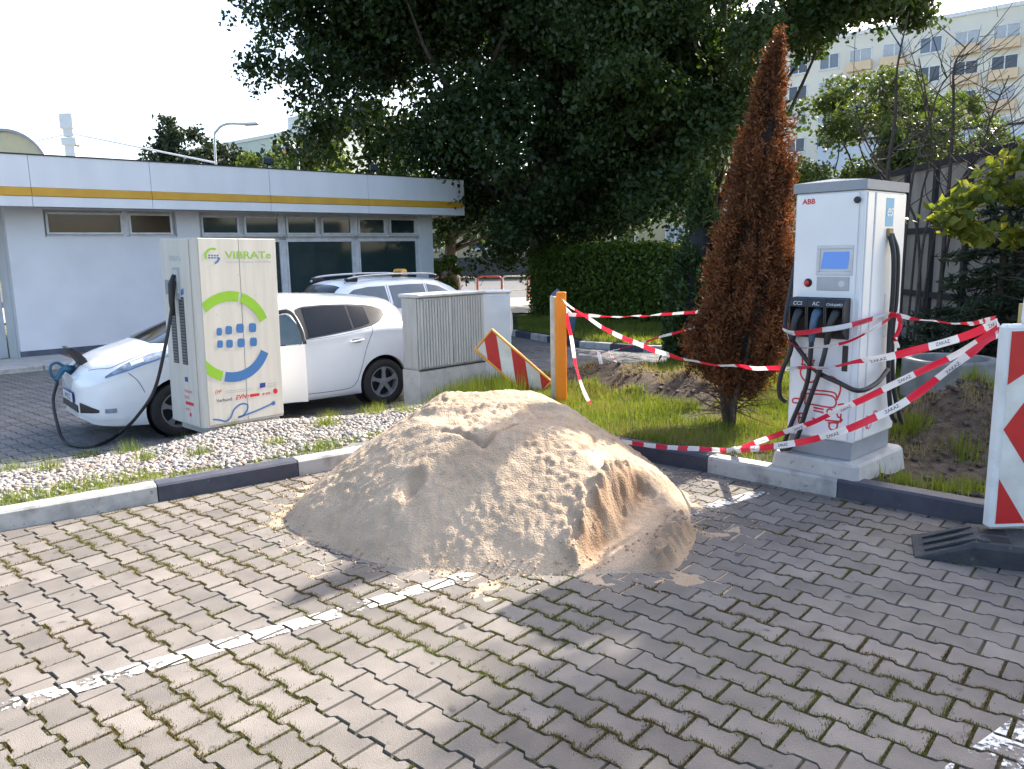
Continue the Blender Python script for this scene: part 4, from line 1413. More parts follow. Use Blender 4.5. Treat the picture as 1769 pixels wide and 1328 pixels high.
# ---- white electric hatchback, nose to the left, front door ajar
LK = [  # x, zb, wb, wm, zbelt, wbelt, zre, wre, ztop
    (0.00, .30, .30, .34, .56, .33, .65, .30, .71), (0.04, .24, .50, .56, .63, .54, .73, .46, .79), (.14, .20, .66, .72, .71, .69, .81, .56, .87), (.35, .18, .77, .81, .80, .78, .91, .64, .96),
    (.62, .17, .83, .86, .89, .835, .985, .69, 1.03), (.82, .17, .845, .88, .935, .855, 1.035, .705, 1.085), (1.12, .18, .845, .885, .965, .865, 1.15, .68, 1.215),
    (1.45, .19, .85, .885, .975, .868, 1.28, .645, 1.345), (1.85, .19, .85, .885, .985, .870, 1.42, .615, 1.475), (2.2, .19, .85, .885, .995, .872, 1.475, .605, 1.53), (2.7, .19, .85, .885, 1.01, .872, 1.485, .60, 1.55),
    (3.3, .19, .85, .885, 1.045, .868, 1.45, .58, 1.52), (3.7, .20, .84, .882, 1.07, .86, 1.405, .56, 1.485), (4.0, .22, .82, .865, 1.05, .83, 1.36, .545, 1.44), (4.18, .25, .79, .83, .99, .79, 1.22, .55, 1.29),
    (4.33, .29, .72, .77, .92, .73, 1.02, .56, 1.09), (4.42, .33, .60, .66, .84, .62, .90, .50, .95), (4.445, .36, .50, .56, .76, .52, .81, .45, .85)]
SH = Shell(LK)
leaf = thing('electric_car', (-5.13, 8.94, LOT + .005), R(39.2), 'white electric hatchback with cable plugged into its nose and front door ajar', 'car')
bod = SH.body().build('body', m_car, leaf, smooth=True)
WR, RIM = .316, .213
cut = [arch_cut(.96, -.80, WR + .01, .365, -1), arch_cut(3.66, -.80, WR + .01, .365, -1)]
DX0, DX1 = 1.30, 2.44                                 # front door opening
doorpoly = [(DX0, .30), (DX1 - .05, .25), (DX1, .60), (DX1 + .02, .98), (2.30, 1.36), (1.95, 1.34), (1.55, 1.12), (1.28, .96)]
c = MB(); c.prism(doorpoly, ((0, -.50, 0), (1, 0, 0), (0, 0, 1), (0, -1, 0)), .6); cut.append(c)
carve(bod, cut)
bod.data.materials.clear(); bod.data.materials.append(m_car)
bod.data.polygons.foreach_set('use_smooth', [True] * len(bod.data.polygons))
try: bod.data.set_sharp_from_angle(angle=R(38))
except Exception: pass
for x in (.96, 3.66):
    for sd_ in (-1, 1):
        if sd_ == -1 or x < 1: wheel(leaf, x, sd_ * .775, WR, RIM, sd_)
for x in (.96, 3.66):
    mb = MB()
    mb.lathe([(.20, 0), (.362, 0), (.362, .24)], ((x, -.56, WR + .01), (1, 0, 0), (0, 0, 1), (0, -1, 0)), 36); mb.lathe([(0, 0), (.3, 0)], ((x, -.555, WR + .01), (1, 0, 0), (0, 0, 1), (0, -1, 0)), 24)
    tag(mb.build('wheel_liner', m_trim, leaf), kind='stuff')
# glass house
X_, lo, hi = dense([1.42, 1.60, 1.85, 2.02], [.66, .655, .65, .645], [1.0, 1.0, 1.0, 1.0])
mb = MB()
for sd_ in (-1, 1):
    X_ = np.linspace(.80, 2.02, 20); SH.patch(mb, X_, np.interp(X_, [.80, .92, 1.1, 1.3, 2.02], [.86, .745, .72, .735, .765]), np.full(20, 1.0), sd_, .004, 8, z=False)
mb.build('windscreen', m_glass, leaf, smooth=True)
mb = MB(); X_ = np.array([2.50, 2.60, 2.9, 3.3, 3.52, 3.66, 3.78]); X2, l2, h2 = dense(X_, [.985, .995, 1.02, 1.06, 1.095, 1.14, 1.22], [1.36, 1.395, 1.40, 1.385, 1.365, 1.34, 1.29], n=20)
SH.patch(mb, X2, l2, h2, -1, .003, 8); wt = mb.build('window_trim', m_trim, leaf, smooth=True)
mb = MB(); X2, l2, h2 = dense([2.60, 2.9, 3.22], [1.015, 1.04, 1.075], [1.375, 1.385, 1.37], n=12); SH.patch(mb, X2, l2, h2, -1, .0065, 8); mb.build('rear_door_window', m_glass, leaf, smooth=True)
mb = MB(); X2, l2, h2 = dense([3.255, 3.40, 3.50], [1.085, 1.105, 1.13], [1.365, 1.352, 1.335], n=8); SH.patch(mb, X2, l2, h2, -1, .0065, 8); mb.build('quarter_window', m_glass, leaf, smooth=True)
mb = MB()
for sd_ in (-1, 1):
    X_ = np.linspace(4.06, 4.30, 8); SH.patch(mb, X_, np.full(8, .80), np.full(8, 1.0), sd_, .004, 8, z=False)
mb.build('rear_screen', m_glass, leaf, smooth=True)
# rear door: gap lines, handle
mb = MB()


def seam(mb, pts, w=.007):
    P = cat2(pts, 6)
    for a, b in zip(P[:-1], P[1:]):
        d = np.array(b) - np.array(a); d = d / (np.hypot(*d) + 1e-9); n = np.array([-d[1], d[0]]) * w / 2
        q = [(a[0] + n[0], a[1] + n[1]), (b[0] + n[0], b[1] + n[1]), (b[0] - n[0], b[1] - n[1]), (a[0] - n[0], a[1] - n[1])]
        vs = []
        for x, z in q:
            t = SH.tz(x, z); vs.append(SH.S(x, t, -1) + SH.N(x, t, -1) * .003)
        mb.add(vs, [(0, 1, 2, 3)])


seam(mb, [(2.475, .98), (2.455, .60), (2.44, .29)])
seam(mb, [(2.44, .29), (3.0, .285), (3.20, .33), (3.30, .52), (3.40, .80), (3.50, 1.0), (3.52, 1.10)])
seam(mb, [(2.48, .98), (3.0, 1.005), (3.5, 1.07)], .004)
seam(mb, [(.46, .79), (.54, .70), (.60, .56)], .006); seam(mb, [(4.0, .58), (4.08, .74), (4.16, .84)], .006); seam(mb, [(4.02, .40), (4.2, .43)], .005)
tag(mb.build('panel_gaps', m_seam, leaf), kind='stuff')
mb = MB()
h0 = SH.S(3.16, SH.tz(3.16, .905), -1); h1 = SH.S(3.36, SH.tz(3.36, .925), -1)
mb.tube(catmull([h0 + Vector((0, -.002, 0)), h0.lerp(h1, .15) + Vector((0, -.03, 0)), h0.lerp(h1, .85) + Vector((0, -.03, 0)), h1 + Vector((0, -.002, 0))], 5), .012, 8)
mb.build('door_handle', m_car, leaf, smooth=True)
mb = MB(); X2 = np.linspace(3.20, 3.32, 6); SH.patch(mb, X2, np.full(6, .888), np.full(6, .94), -1, .002, 3); mb.build('handle_cup', M('handle_cup_shade', (.25, .26, .27), .5), leaf)  # cup is a flush patch, its grey paints the shade behind the handle
mb = MB()
for x0_, x1_ in ((1.36, 3.26),):
    X2 = np.linspace(x0_, x1_, 14); SH.patch(mb, X2, np.full(14, .200), np.full(14, .262), -1, .006, 2)
mb.build('sill', m_car, leaf, smooth=True)
# cabin seen through the opening
m_cab = M('dark_cabin_trim', (.05, .05, .055), .8)
mb = MB(); mb.box((1.88, -.40, .60), (1.05, .12, .75), 0, .03); mb.build('cabin_wall', m_cab, leaf)
mb = MB()
mb.box((2.12, -.30, .52), (.5, .44, .16), 0, .05); mb.box((2.40, -.30, .86), (.14, .44, .62), 0, .05); mb.box((2.45, -.30, 1.24), (.10, .26, .18), 0, .04)
mb.build('front_seat', m_cab, leaf)
mb = MB(); mb.prism([(2.40, .27), (2.46, .27), (2.50, .98), (2.44, .98)], ((0, -.60, 0), (1, 0, 0), (0, 0, 1), (0, -1, 0)), .235); mb.prism([(2.44, .98), (2.52, .98), (2.40, 1.40), (2.30, 1.38)], ((0, -.62, 0), (1, 0, 0), (0, 0, 1), (0, -1, 0)), .10)
mb.build('centre_pillar', m_car, leaf)
mb = MB(); mb.box((2.415, -.79, .62), (.03, .05, .07), 0, .005); mb.box((2.41, -.79, .40), (.03, .05, .05), 0, .005); mb.build('door_catch', m_trim, leaf)
# front door swung out about its hinge
hin = Vector((1.33, -.865, 0))


def door_tf(p): return p


A_ = R(-21)
dr = bpy.data.objects.new('front_door_hinge', None); bpy.data.objects.remove(dr)
Rm = Matrix.Translation(hin) @ Matrix.Rotation(A_, 4, 'Z') @ Matrix.Translation(-hin)


def turned(mb):
    mb.v = [tuple(Rm @ Vector(p)) for p in mb.v]; return mb


mb = MB(); xs_ = np.linspace(1.33, 2.43, 16); lo_ = np.interp(xs_, [1.33, 2.43], [.29, .27]); hi_ = np.interp(xs_, [1.33, 2.43], [.955, .975])
SH.patch(mb, xs_, lo_, hi_, -1, .0, 10); k0 = len(mb.v)
SH.patch(mb, xs_, lo_ + .0, hi_, -1, -.07, 10)
m_ = 11
for i in range(len(xs_) - 1):
    for k in (0, 10):
        a = i * m_ + k; mb.f.append((a, a + m_, k0 + a + m_, k0 + a))
for i in (0, len(xs_) - 1):
    for k in range(10):
        a = i * m_ + k; mb.f.append((a, a + 1, k0 + a + 1, k0 + a))
door = turned(mb).build('front_door', m_car, leaf, smooth=True, auto=40)
mb = MB()
fr_ = [(1.62, .96), (1.80, 1.13), (2.05, 1.32), (2.28, 1.365), (2.40, 1.17), (2.43, .985)]
P_ = [SH.S(x, SH.tz(x, z), -1) + Vector((0, .012, 0)) for x, z in fr_]
mb.tube(catmull(P_, 5), .024, 8); turned(mb).build('window_frame', m_trim, door, smooth=True)
mb = MB(); X2, l2, h2 = dense([1.66, 1.82, 2.05, 2.26, 2.40], [.975, .98, .985, .985, .985], [1.0, 1.13, 1.315, 1.35, 1.16], n=14); SH.patch(mb, X2, l2, h2, -1, -.012, 6); turned(mb).build('door_window', m_glassl, door, smooth=True)
# nose: lamps, charge flap, intake, plate, fog lamp
mb = MB(); X2 = np.linspace(.24, 1.02, 16); SH.patch(mb, X2, np.interp(X2, [.24, .45, .75, 1.02], [.585, .565, .575, .62]), np.interp(X2, [.24, .45, .75, 1.02], [.60, .665, .695, .645]), -1, .006, 6, z=False)
hl = mb.build('headlight', m_lamp, leaf, smooth=True)
mb = MB(); X2 = np.linspace(.24, 1.06, 16); SH.patch(mb, X2, np.interp(X2, [.24, .45, .75, 1.06], [.574, .552, .562, .612]), np.interp(X2, [.24, .45, .75, 1.06], [.588, .568, .580, .630]), -1, .009, 1, z=False); mb.build('lamp_strip', plain('lamp_blue', (.10, .22, .45), .2), hl)
mb = MB(); X2 = np.linspace(.50, .63, 6); SH.patch(mb, X2, np.full(6, .60), np.full(6, .66), -1, .009, 3, z=False); mb.build('lamp_unit', M('lamp_bright', (.75, .8, .85), .05), hl)
mb = MB(); X2 = np.linspace(.24, 1.02, 16); SH.patch(mb, X2, np.interp(X2, [.24, .45, .75, 1.02], [.585, .565, .575, .62]), np.interp(X2, [.24, .45, .75, 1.02], [.60, .665, .695, .645]), 1, .006, 6, z=False)
mb.build('headlight', m_lamp, leaf, smooth=True)
mb = MB(); X2 = np.linspace(.13, .84, 16); SH.patch(mb, X2, np.interp(X2, [.13, .3, .6, .84], [.80, .68, .715, .735]), np.interp(X2, [.13, .3, .6, .84], [.808, .687, .720, .740]), -1, .003, 1, z=False); mb.build('bonnet_gap', m_seam, leaf)
mb = MB(); mb.box((.085, 0, .79), (.20, .30, .05), 0, .02, mat=Matrix.Rotation(R(-40), 4, 'Y')); port = mb.build('charge_port', m_black, leaf)
mb = MB(); mb.prism([(.20, .86), (.17, .93), (.11, 1.00), (.03, 1.06), (.0, 1.055), (.04, 1.0), (.09, .92), (.13, .84), (.15, .83)], ((0, -.17, 0), (1, 0, 0), (0, 0, 1), (0, 1, 0)), .34); mb.build('charge_flap', m_black, port)
mb = MB(); mb.box((.045, 0, .385), (.12, .84, .12), 0, .03); mb.build('intake', m_trim, leaf)
mb = MB(); mb.box((-.018, 0, .50), (.012, .54, .125), 0, .003); pl_ = mb.build('number_plate', M('plate_blue', (.03, .04, .22), .4), leaf)
mb = MB(); mb.box((-.0255, 0, .50), (.004, .50, .10)); pw = mb.build('plate_field', plain('plate_white', (.75, .75, .74), .4), pl_)
mb = MB(); v2, f2 = text_geo('LM·852ZZ', .085, 'CENTER', .012); put_flat(mb, v2, f2, lambda a, b: (-.0282, -a * 1.0, .47 + b)); mb.build('plate_number', MATS['dark_print'], pl_)
mb = MB(); X2 = np.linspace(.20, .31, 8); SH.patch(mb, X2, np.full(8, .36), np.full(8, .41), -1, .005, 3); fog = mb.build('fog_lamp', m_lamp, leaf)
mb = MB(); X2 = np.linspace(.012, .15, 8); SH.patch(mb, X2, np.linspace(.35, .37, 8), np.linspace(.47, .40, 8), -1, .006, 3); SH.patch(mb, X2, np.linspace(.35, .37, 8), np.linspace(.47, .40, 8), 1, .006, 3); tag(mb.build('lower_grille', m_trim, leaf), kind='stuff')
mb = MB(); X2 = np.linspace(.02, .40, 10); SH.patch(mb, X2, np.full(10, .285), np.full(10, .315), -1, .012, 3); mb.build('front_lip', m_car, leaf)
mb = MB(); p_ = SH.S(1.44, SH.tz(1.44, 1.0), -1)
mb.box((1.45, -.99, 1.03), (.14, .22, .15), 0, .045); mb.tube([(1.45, -.86, 1.0), (1.45, -.95, 1.01)], .02, 8); turned(mb).build('mirror', m_car, door, smooth=False)
mb = MB(); X2 = np.linspace(4.14, 4.36, 8); SH.patch(mb, X2, np.linspace(.80, .70, 8), np.linspace(1.15, .98, 8), -1, .006, 4); mb.build('tail_lamp', M('tail_lamp_clear', (.55, .5, .52), .1), leaf)

# charging plug and its cable, from the cabinet to the nose of the car
LM_ = leaf.matrix_basis
pg = LM_ @ Vector((.04, -.02, .80))
plug = thing('charging_plug', pg, 0, 'blue charging gun plugged into the nose of the white hatchback', 'plug')
dv = (LM_.to_3x3() @ Vector((-1, 0, .25))).normalized()
dn = (LM_.to_3x3() @ Vector((-.55, -.15, -.85))).normalized()
m_gun = M('gun_blue', (.03, .14, .24), .4)
dv = dv * .72
mb = MB(); mb.tube([pg - dv * .03, pg + dv * .06, pg + dv * .14], [.045, .043, .036], 14); mb.build('nozzle', m_gun, plug, world=True, smooth=True)
mb = MB(); mb.tube(catmull([pg + dv * .10 + Vector((0, 0, .02)), pg + dv * .2 + Vector((0, 0, .055)), pg + dv * .29 + Vector((0, 0, .01)), pg + dv * .30 + Vector((0, 0, -.08)), pg + dv * .24 + Vector((0, 0, -.15))], 6), .017, 10)
mb.tube(catmull([pg + dv * .12 + Vector((0, 0, -.01)), pg + dv * .18 + Vector((0, 0, -.08)), pg + dv * .24 + Vector((0, 0, -.15))], 6), [.034] * 6 + [.03] * 7, 12)
mb.build('grip', m_gun, plug, world=True, smooth=True)
st_ = pg + dv * .24 + Vector((0, 0, -.15))
V0 = vb.matrix_basis @ Vector((LX - .02, .36, 1.50))
V1 = vb.matrix_basis @ Vector((LX - .06, .37, 1.25))
cb = thing('charging_cable', (-4.3, 8.2, LOT), 0, 'black charging cable running from the off-white cabinet over the ground to the hatchback', 'cable')
nearg = [gp(97, 720, LOT + .12), gp(112, 762, LOT + .02), gp(150, 772, LOT + .02)]
cpts = [V0, V1, at(287, 590, 7.95), at(268, 670, 8.0), at(240, 715, 8.05), gp(212, 744, LOT + .10), gp(185, 762, LOT + .025)] + nearg[::-1][0:1]
cpts2 = [gp(112, 762, LOT + .05), at(98, 728, gp(112, 762, LOT + .05).y + .05), at(92, 690, st_.y - .05), at(99, 660, st_.y), st_]
mb = MB(); mb.tube(catmull(cpts + cpts2, 10), .0175, 10); mb.build('lead', m_rubber, cb, world=True, smooth=True)
mb = MB(); mb.tube([V0 + Vector((.0, 0, .06)), V0 + Vector((-.03, -.03, -.03)), V1 + Vector((0, 0, .05)), V1 + Vector((0, 0, -.1))], [.022, .028, .03, .022], 12); mb.build('gun', m_black, cb, world=True, smooth=True)

# ---- white SUV taxi behind it, tail towards the camera's left
DK = [(0.0, .45, .40, .46, .72, .44, .80, .40, .84), (.06, .32, .66, .70, .80, .68, .90, .58, .95), (.35, .26, .80, .84, .92, .82, 1.00, .68, 1.04), (1.0, .24, .86, .89, 1.00, .87, 1.07, .74, 1.11), (1.25, .24, .87, .90, 1.02, .88, 1.14, .74, 1.19),
      (1.65, .24, .87, .90, 1.03, .885, 1.40, .68, 1.44), (2.0, .24, .87, .90, 1.04, .885, 1.53, .655, 1.59), (2.5, .24, .87, .90, 1.05, .885, 1.56, .65, 1.63), (3.3, .24, .87, .90, 1.07, .885, 1.55, .64, 1.63), (3.85, .26, .86, .89, 1.09, .87, 1.51, .63, 1.59),
      (4.08, .30, .84, .87, 1.09, .85, 1.40, .62, 1.48), (4.22, .34, .81, .85, 1.07, .82, 1.16, .66, 1.22), (4.32, .40, .74, .78, .95, .75, 1.02, .62, 1.06), (4.345, .46, .66, .70, .86, .68, .92, .58, .95)]
SD = Shell(DK)
rearc = Vector((-3.02, 13.15, LOT + .005)); DA = R(41.8 + 180)
ddx = Vector((math.cos(DA), math.sin(DA), 0)); ddy = Vector((-ddx.y, ddx.x, 0))
org = rearc - ddx * 4.345 - ddy * .85          # local +y faces the camera side for this car
taxi = thing('taxi', org, DA, 'white SUV taxi with roof rails and yellow roof sign, behind the hatchback', 'car')
tb = SD.body().build('body', m_car, taxi, smooth=True)
carve(tb, [arch_cut(.83, .82, .35, .40, 1), arch_cut(3.50, .82, .35, .40, 1)])
tb.data.materials.clear(); tb.data.materials.append(m_car); tb.data.polygons.foreach_set('use_smooth', [True] * len(tb.data.polygons))
try: tb.data.set_sharp_from_angle(angle=R(38))
except Exception: pass
for x in (.83, 3.50): wheel(taxi, x, .79, .335, .22, 1)
mb = MB(); X2, l2, h2 = dense([3.16, 3.5, 3.80, 3.93], [1.09, 1.10, 1.115, 1.20], [1.485, 1.48, 1.44, 1.36], n=12); SD.patch(mb, X2, l2, h2, 1, .004, 6); mb.build('quarter_window', m_glassl, taxi, smooth=True)
mb = MB(); X2, l2, h2 = dense([2.32, 2.7, 3.08], [1.075, 1.08, 1.085], [1.49, 1.495, 1.485], n=12); SD.patch(mb, X2, l2, h2, 1, .004, 6); mb.build('rear_door_window', m_glassl, taxi, smooth=True)
mb = MB(); X2, l2, h2 = dense([1.50, 1.75, 2.0, 2.26], [1.07, 1.07, 1.07, 1.075], [1.13, 1.32, 1.44, 1.485], n=12); SD.patch(mb, X2, l2, h2, 1, .004, 6); mb.build('front_door_window', m_glassl, taxi, smooth=True)
mb = MB()
for sd_ in (-1, 1):
    X_ = np.linspace(3.98, 4.20, 8); SD.patch(mb, X_, np.interp(X_, [3.98, 4.2], [.80, .80]), np.full(8, 1.0), sd_, .006, 8, z=False)
mb.build('rear_screen', m_glass, taxi, smooth=True)
mb = MB()
for sd_ in (-1, 1):
    X_ = np.linspace(1.30, 1.95, 10); SD.patch(mb, X_, np.full(10, .775), np.full(10, 1.0), sd_, .005, 8, z=False)
mb.build('windscreen', m_glass, taxi, smooth=True)
mb = MB()


def seam2(mb, pts, w=.010):
    P = cat2(pts, 6)
    for a, b in zip(P[:-1], P[1:]):
        d = np.array(b) - np.array(a); d = d / (np.hypot(*d) + 1e-9); n = np.array([-d[1], d[0]]) * w / 2
        vs = []
        for x, z in ((a[0] + n[0], a[1] + n[1]), (b[0] + n[0], b[1] + n[1]), (b[0] - n[0], b[1] - n[1]), (a[0] - n[0], a[1] - n[1])):
            t = SD.tz(x, z); vs.append(SD.S(x, t, 1) + SD.N(x, t, 1) * .003)
        mb.add(vs, [(0, 1, 2, 3)])


seam2(mb, [(3.12, 1.50), (3.13, 1.08), (3.02, .75), (2.95, .42)]); seam2(mb, [(2.29, 1.50), (2.27, 1.05), (2.26, .4)])
mb.build('door_gap', m_seam, taxi)
for sd_ in (-1, 1):
    mb = MB(); mb.tube(catmull([(1.95, sd_ * .60, 1.575), (2.05, sd_ * .62, 1.66), (2.7, sd_ * .63, 1.685), (3.4, sd_ * .62, 1.675), (3.80, sd_ * .61, 1.64), (3.92, sd_ * .60, 1.565)], 6), .02, 8)
    rl = mb.build('roof_rail', m_steel, taxi, smooth=True)
    for xx, yy, z_, sz in ((2.02, .61, 1.62, (.20, .05, .07)), (2.85, .62, 1.655, (.20, .05, .06)), (3.78, .605, 1.61, (.26, .05, .075))):
        MB().box((xx, sd_ * yy, z_), sz, 0, .02).build('rail_foot', m_trim, rl)
mb = MB(); h0 = SD.S(3.02, SD.tz(3.02, .98), 1); mb.tube([h0 + Vector((-.02, .0, 0)), h0 + Vector((-.03, .035, 0)), h0 + Vector((-.17, .035, 0)), h0 + Vector((-.18, 0, 0))], .014, 8); mb.build('door_handle', m_car, taxi)
mb = MB(); X2 = np.linspace(4.16, 4.31, 6); SD.patch(mb, X2, np.full(6, .85), np.full(6, 1.10), 1, .006, 4); mb.build('tail_lamp', M('tail_lamp_red', (.35, .02, .02), .15), taxi)
tp = taxi.matrix_basis @ Vector((2.35, 0, 1.645))
ts = thing('taxi_sign', tp, DA, 'small yellow TAXI sign on the roof of the white SUV', 'sign')
mb = MB(); mb.prism([(-.17, 0), (.17, 0), (.14, .09), (.10, .115), (-.10, .115), (-.14, .09)], ((-.055, 0, 0), (0, 1, 0), (0, 0, 1), (1, 0, 0)), .11); mb.build('lamp_box', plain('taxi_yellow', (.70, .36, .05), .35), ts)
mb = MB(); v2, f2 = text_geo('TAXI', .085, 'CENTER', .015); put_flat(mb, v2, f2, lambda a, b: (.0575, a, .022 + b)); mb.build('lettering', MATS['dark_print'], ts)
mb = MB(); put_flat(mb, v2, f2, lambda a, b: (-a * .9 , .0, b)); mb.v = [(p[0] * .2, .172, .03 + p[2] * .6) for p in mb.v]; mb.build('side_lettering', MATS['dark_print'], ts)

# ================================================================== UTILITY CABINETS, BOARDS, SIGNS
m_rib = M('weathered_ribbed_cabinet', (.50, .495, .47), .75, c2=(.39, .385, .365), scale=7, stretch=(3, 3, .35), lo=.35, hi=.7, bump=.1, bscale=90)
rc = np.array([-1.17, 9.85]); rr0 = rc + 1.14 * np.array([.707, .707])
RX = (rr0 - rc); RL = np.hypot(*RX); RX = RX / RL; RY = np.array([-RX[1], RX[0]])
RD = .345
ra = math.atan2(RX[1], RX[0])
cab = thing('utility_cabinet', (*rc, -.25), ra, 'grey ribbed utility cabinet on a concrete plinth, beside the hatchback', 'cabinet')
MB().box((RL / 2, RD / 2, .17), (RL + .02, RD + .02, .62), 0, .01).build('plinth', m_conc, cab)
MB().box((RL / 2, RD / 2, .95), (RL - .03, RD - .03, .94), 0, .01).build('housing', m_rib, cab)
for k in range(2):
    mb = MB(); mb.box((RL * (.25 + .5 * k), .004, .955), (RL / 2 - .012, .02, .90), 0, .004); dr_ = mb.build('door', m_rib, cab)
    for j in range(11):
        MB().box((RL * .5 * k + .055 + j * (RL / 2 - .11) / 10, -.012, .955), (.030, .016, .87), 0, .005).build('rib', m_rib, dr_)
mb = MB(); mb.box((.004, RD / 2, .955), (.02, RD - .04, .90), 0, .004); sp_ = mb.build('end_panel', M('weathered_cabinet_plain', (.40, .40, .385), .7, c2=(.33, .33, .315), scale=6, stretch=(2, 2, .4)), cab)
mb = MB(); mb.box((RL / 2, RD / 2 - .005, 1.435), (RL + .05, RD + .06, .045), 0, .012); mb.build('lid', M('cabinet_lid', (.52, .53, .53), .6, c2=(.42, .42, .42)), cab)
mb = MB(); mb.box((RL / 2, .0, .487), (RL, .03, .012)); mb.build('joint', m_seam, cab)

wc = thing('white_cabinet', (-.45, 11.15, -.30), R(8), 'plain white utility cabinet just behind the ribbed grey one', 'cabinet')
MB().box((.20, .2, .73), (.52, .36, 1.42), 0, .012).build('housing', m_white, wc)
MB().box((.20, .19, 1.455), (.56, .42, .03), 0, .008).build('lid', m_white, wc)
MB().box((.21, .016, .74), (.44, .012, 1.30), 0, .004).build('door', m_white, wc)
MB().box((.20, .2, .0), (.50, .34, .1)).build('plinth', m_conc, wc)

m_sred = M('retroreflective_red', (.55, .02, .022), .4, c2=(.45, .02, .02), scale=8)
m_swh = M('retroreflective_white', (.72, .71, .67), .4, c2=(.56, .54, .48), scale=5, lo=.3, hi=.6)
m_yel = M('orange_plastic_edge', (.80, .36, .05), .45, c2=(.66, .28, .04), scale=7)
m_org = plain('bright_orange_plastic', (.92, .25, .008), .45)


def stripes_poly(w, h, n, slope, phase):
    """red diagonal bars clipped to a w x h plate (x: 0..w, y: 0..h)"""
    res = []
    P = h / n
    for k in range(-2, n + 3):
        y0 = k * P + phase
        pl = [(0, y0), (w, y0 + slope * w), (w, y0 + slope * w + P / 2), (0, y0 + P / 2)]
        pl = clip(pl, (0, 0), (0, -1), 0); pl = clip(pl, (0, h), (0, 1), 0) if len(pl) > 2 else []
        if len(pl) > 2: res.append(pl)
    return res


def guide_board(name, frame, w, h, label, n=3, slope=1.0, phase=0.0, rim=m_yel):
    o, ex, ey, ez = (Vector(k) for k in frame)       # ex across, ey up along the board, ez towards its face
    t = thing(name, o, 0, label, 'warning board')
    rot = Matrix((ex, ey, ez)).transposed().to_4x4()
    t.matrix_basis = Matrix.Translation(o) @ rot
    mb = MB(); mb.box((w / 2, h / 2, -.012), (w, h, .02), 0, .003); mb.build('plate', m_swh, t)
    mb = MB()
    mb.box((-.012, h / 2, -.004), (.026, h + .05, .05), 0, .010); mb.box((w + .012, h / 2, -.004), (.026, h + .05, .05), 0, .010)
    mb.box((w / 2, -.012, -.004), (w - .004, .026, .046), 0, .010); mb.box((w / 2, h + .012, -.004), (w - .004, .026, .046), 0, .010)
    mb.build('rim', rim, t)
    for pl in stripes_poly(w, h, n, slope, phase):
        MB().prism(pl, ((0, 0, -.002), (1, 0, 0), (0, 1, 0), (0, 0, 1)), .0025).build('stripe', m_sred, t)
    return t


# board lying askew against the white cabinet
LBc = [at(868, 572, 9.45), at(842, 602, 9.42), at(945, 655, 9.30), at(925, 668, 9.28)]
ey = Vector((-.735, .10, .66)).normalized(); ex = Vector((.62, -.12, .73)).normalized(); ex = (ex - ey * ex.dot(ey)).normalized(); ez = ex.cross(ey).normalized()
if ez.y > 0: ez = -ez; ex = -ex
ezc = ez
guide_board('warning_board', (at(922, 690, 9.30), ex if ex.x > 0 else -ex, ey, (ex if ex.x > 0 else -ex).cross(ey)), .30, .92,
            'red and white striped board with yellow rim, leaning askew on the white cabinet', 2, 1.15, .05)
# upright board seen nearly edge-on with an orange back
pb = gp(966, 706, .02)
ang = R(97)
ex = Vector((math.cos(ang), math.sin(ang), 0)); ey = Vector((0, 0, 1)); ez = ex.cross(ey)
gbd = guide_board('warning_board', (Vector((.50, 8.45, .10)), ex, ey, ez), .25, 1.10,
                  'upright red and white board seen edge-on with a bright orange side, tape tied to it', 4, 1.2, .0)
MB().box((.125, .55, .0), (.20, 1.08, .012), 0, .002, mat=None).build('face_core', m_swh, gbd)
mb = MB(); mb.box((.545, 8.40, .62), (.105, .050, 1.32), R(4), .010); op = mb.build('orange_stake', m_org, None)
tag(op, 'bright orange square post holding the upright striped board and tape ends', 'post')
gp_ = MB(); gp_.box((.455, 8.50, .58), (.05, .05, 1.30), 0, .006); tag(gp_.build('grey_stake', m_steel), 'pale grey metal post just left of the orange post', 'post')
# blue sheet behind the post
mb = MB()
bp_ = [at(952, 508, 8.62), at(962, 499, 8.64), at(972, 506, 8.66), at(978, 530, 8.70), at(996, 548, 8.72), at(990, 576, 8.74), at(984, 560, 8.70), at(978, 535, 8.66), at(966, 528, 8.60)]
c0 = sum((Vector(p) for p in bp_), Vector()) / len(bp_) + Vector((0, -.05, 0))
mb.add(bp_ + [c0] + [Vector(p) + Vector((0, .02, 0)) for p in bp_], [(i, (i + 1) % 9, 9) for i in range(9)] + [(10 + (i + 1) % 9, 10 + i, i, (i + 1) % 9) for i in range(9)])
tag(mb.build('blue_bag', M('blue_plastic_sheet', (.03, .11, .26), .4, c2=(.02, .07, .19), scale=16, bump=.3, bscale=20)), 'crumpled blue plastic bag hung behind the orange post', 'bag')

# large guide panel with arrow, in a black rubber foot at the right edge
gpan = thing('arrow_panel', (2.63, 4.17, 0.0), R(2), 'tall white-edged panel with red arrow marking at the right edge of the pavement', 'warning board')
pw_, ph_ = .50, 1.14
zb0 = .135
MB().box((pw_ / 2, 0, zb0 + ph_ / 2), (pw_, .075, ph_), 0, .016).build('panel', M('dirty_white_plastic', (.70, .70, .68), .5, c2=(.55, .55, .53), scale=6, lo=.3, hi=.55, spots=(30, .7, (.4, .4, .39))), gpan)


def pan(u, v): return (.030 + u * (pw_ - .06), -.0395, zb0 + .035 + v * (ph_ - .07))


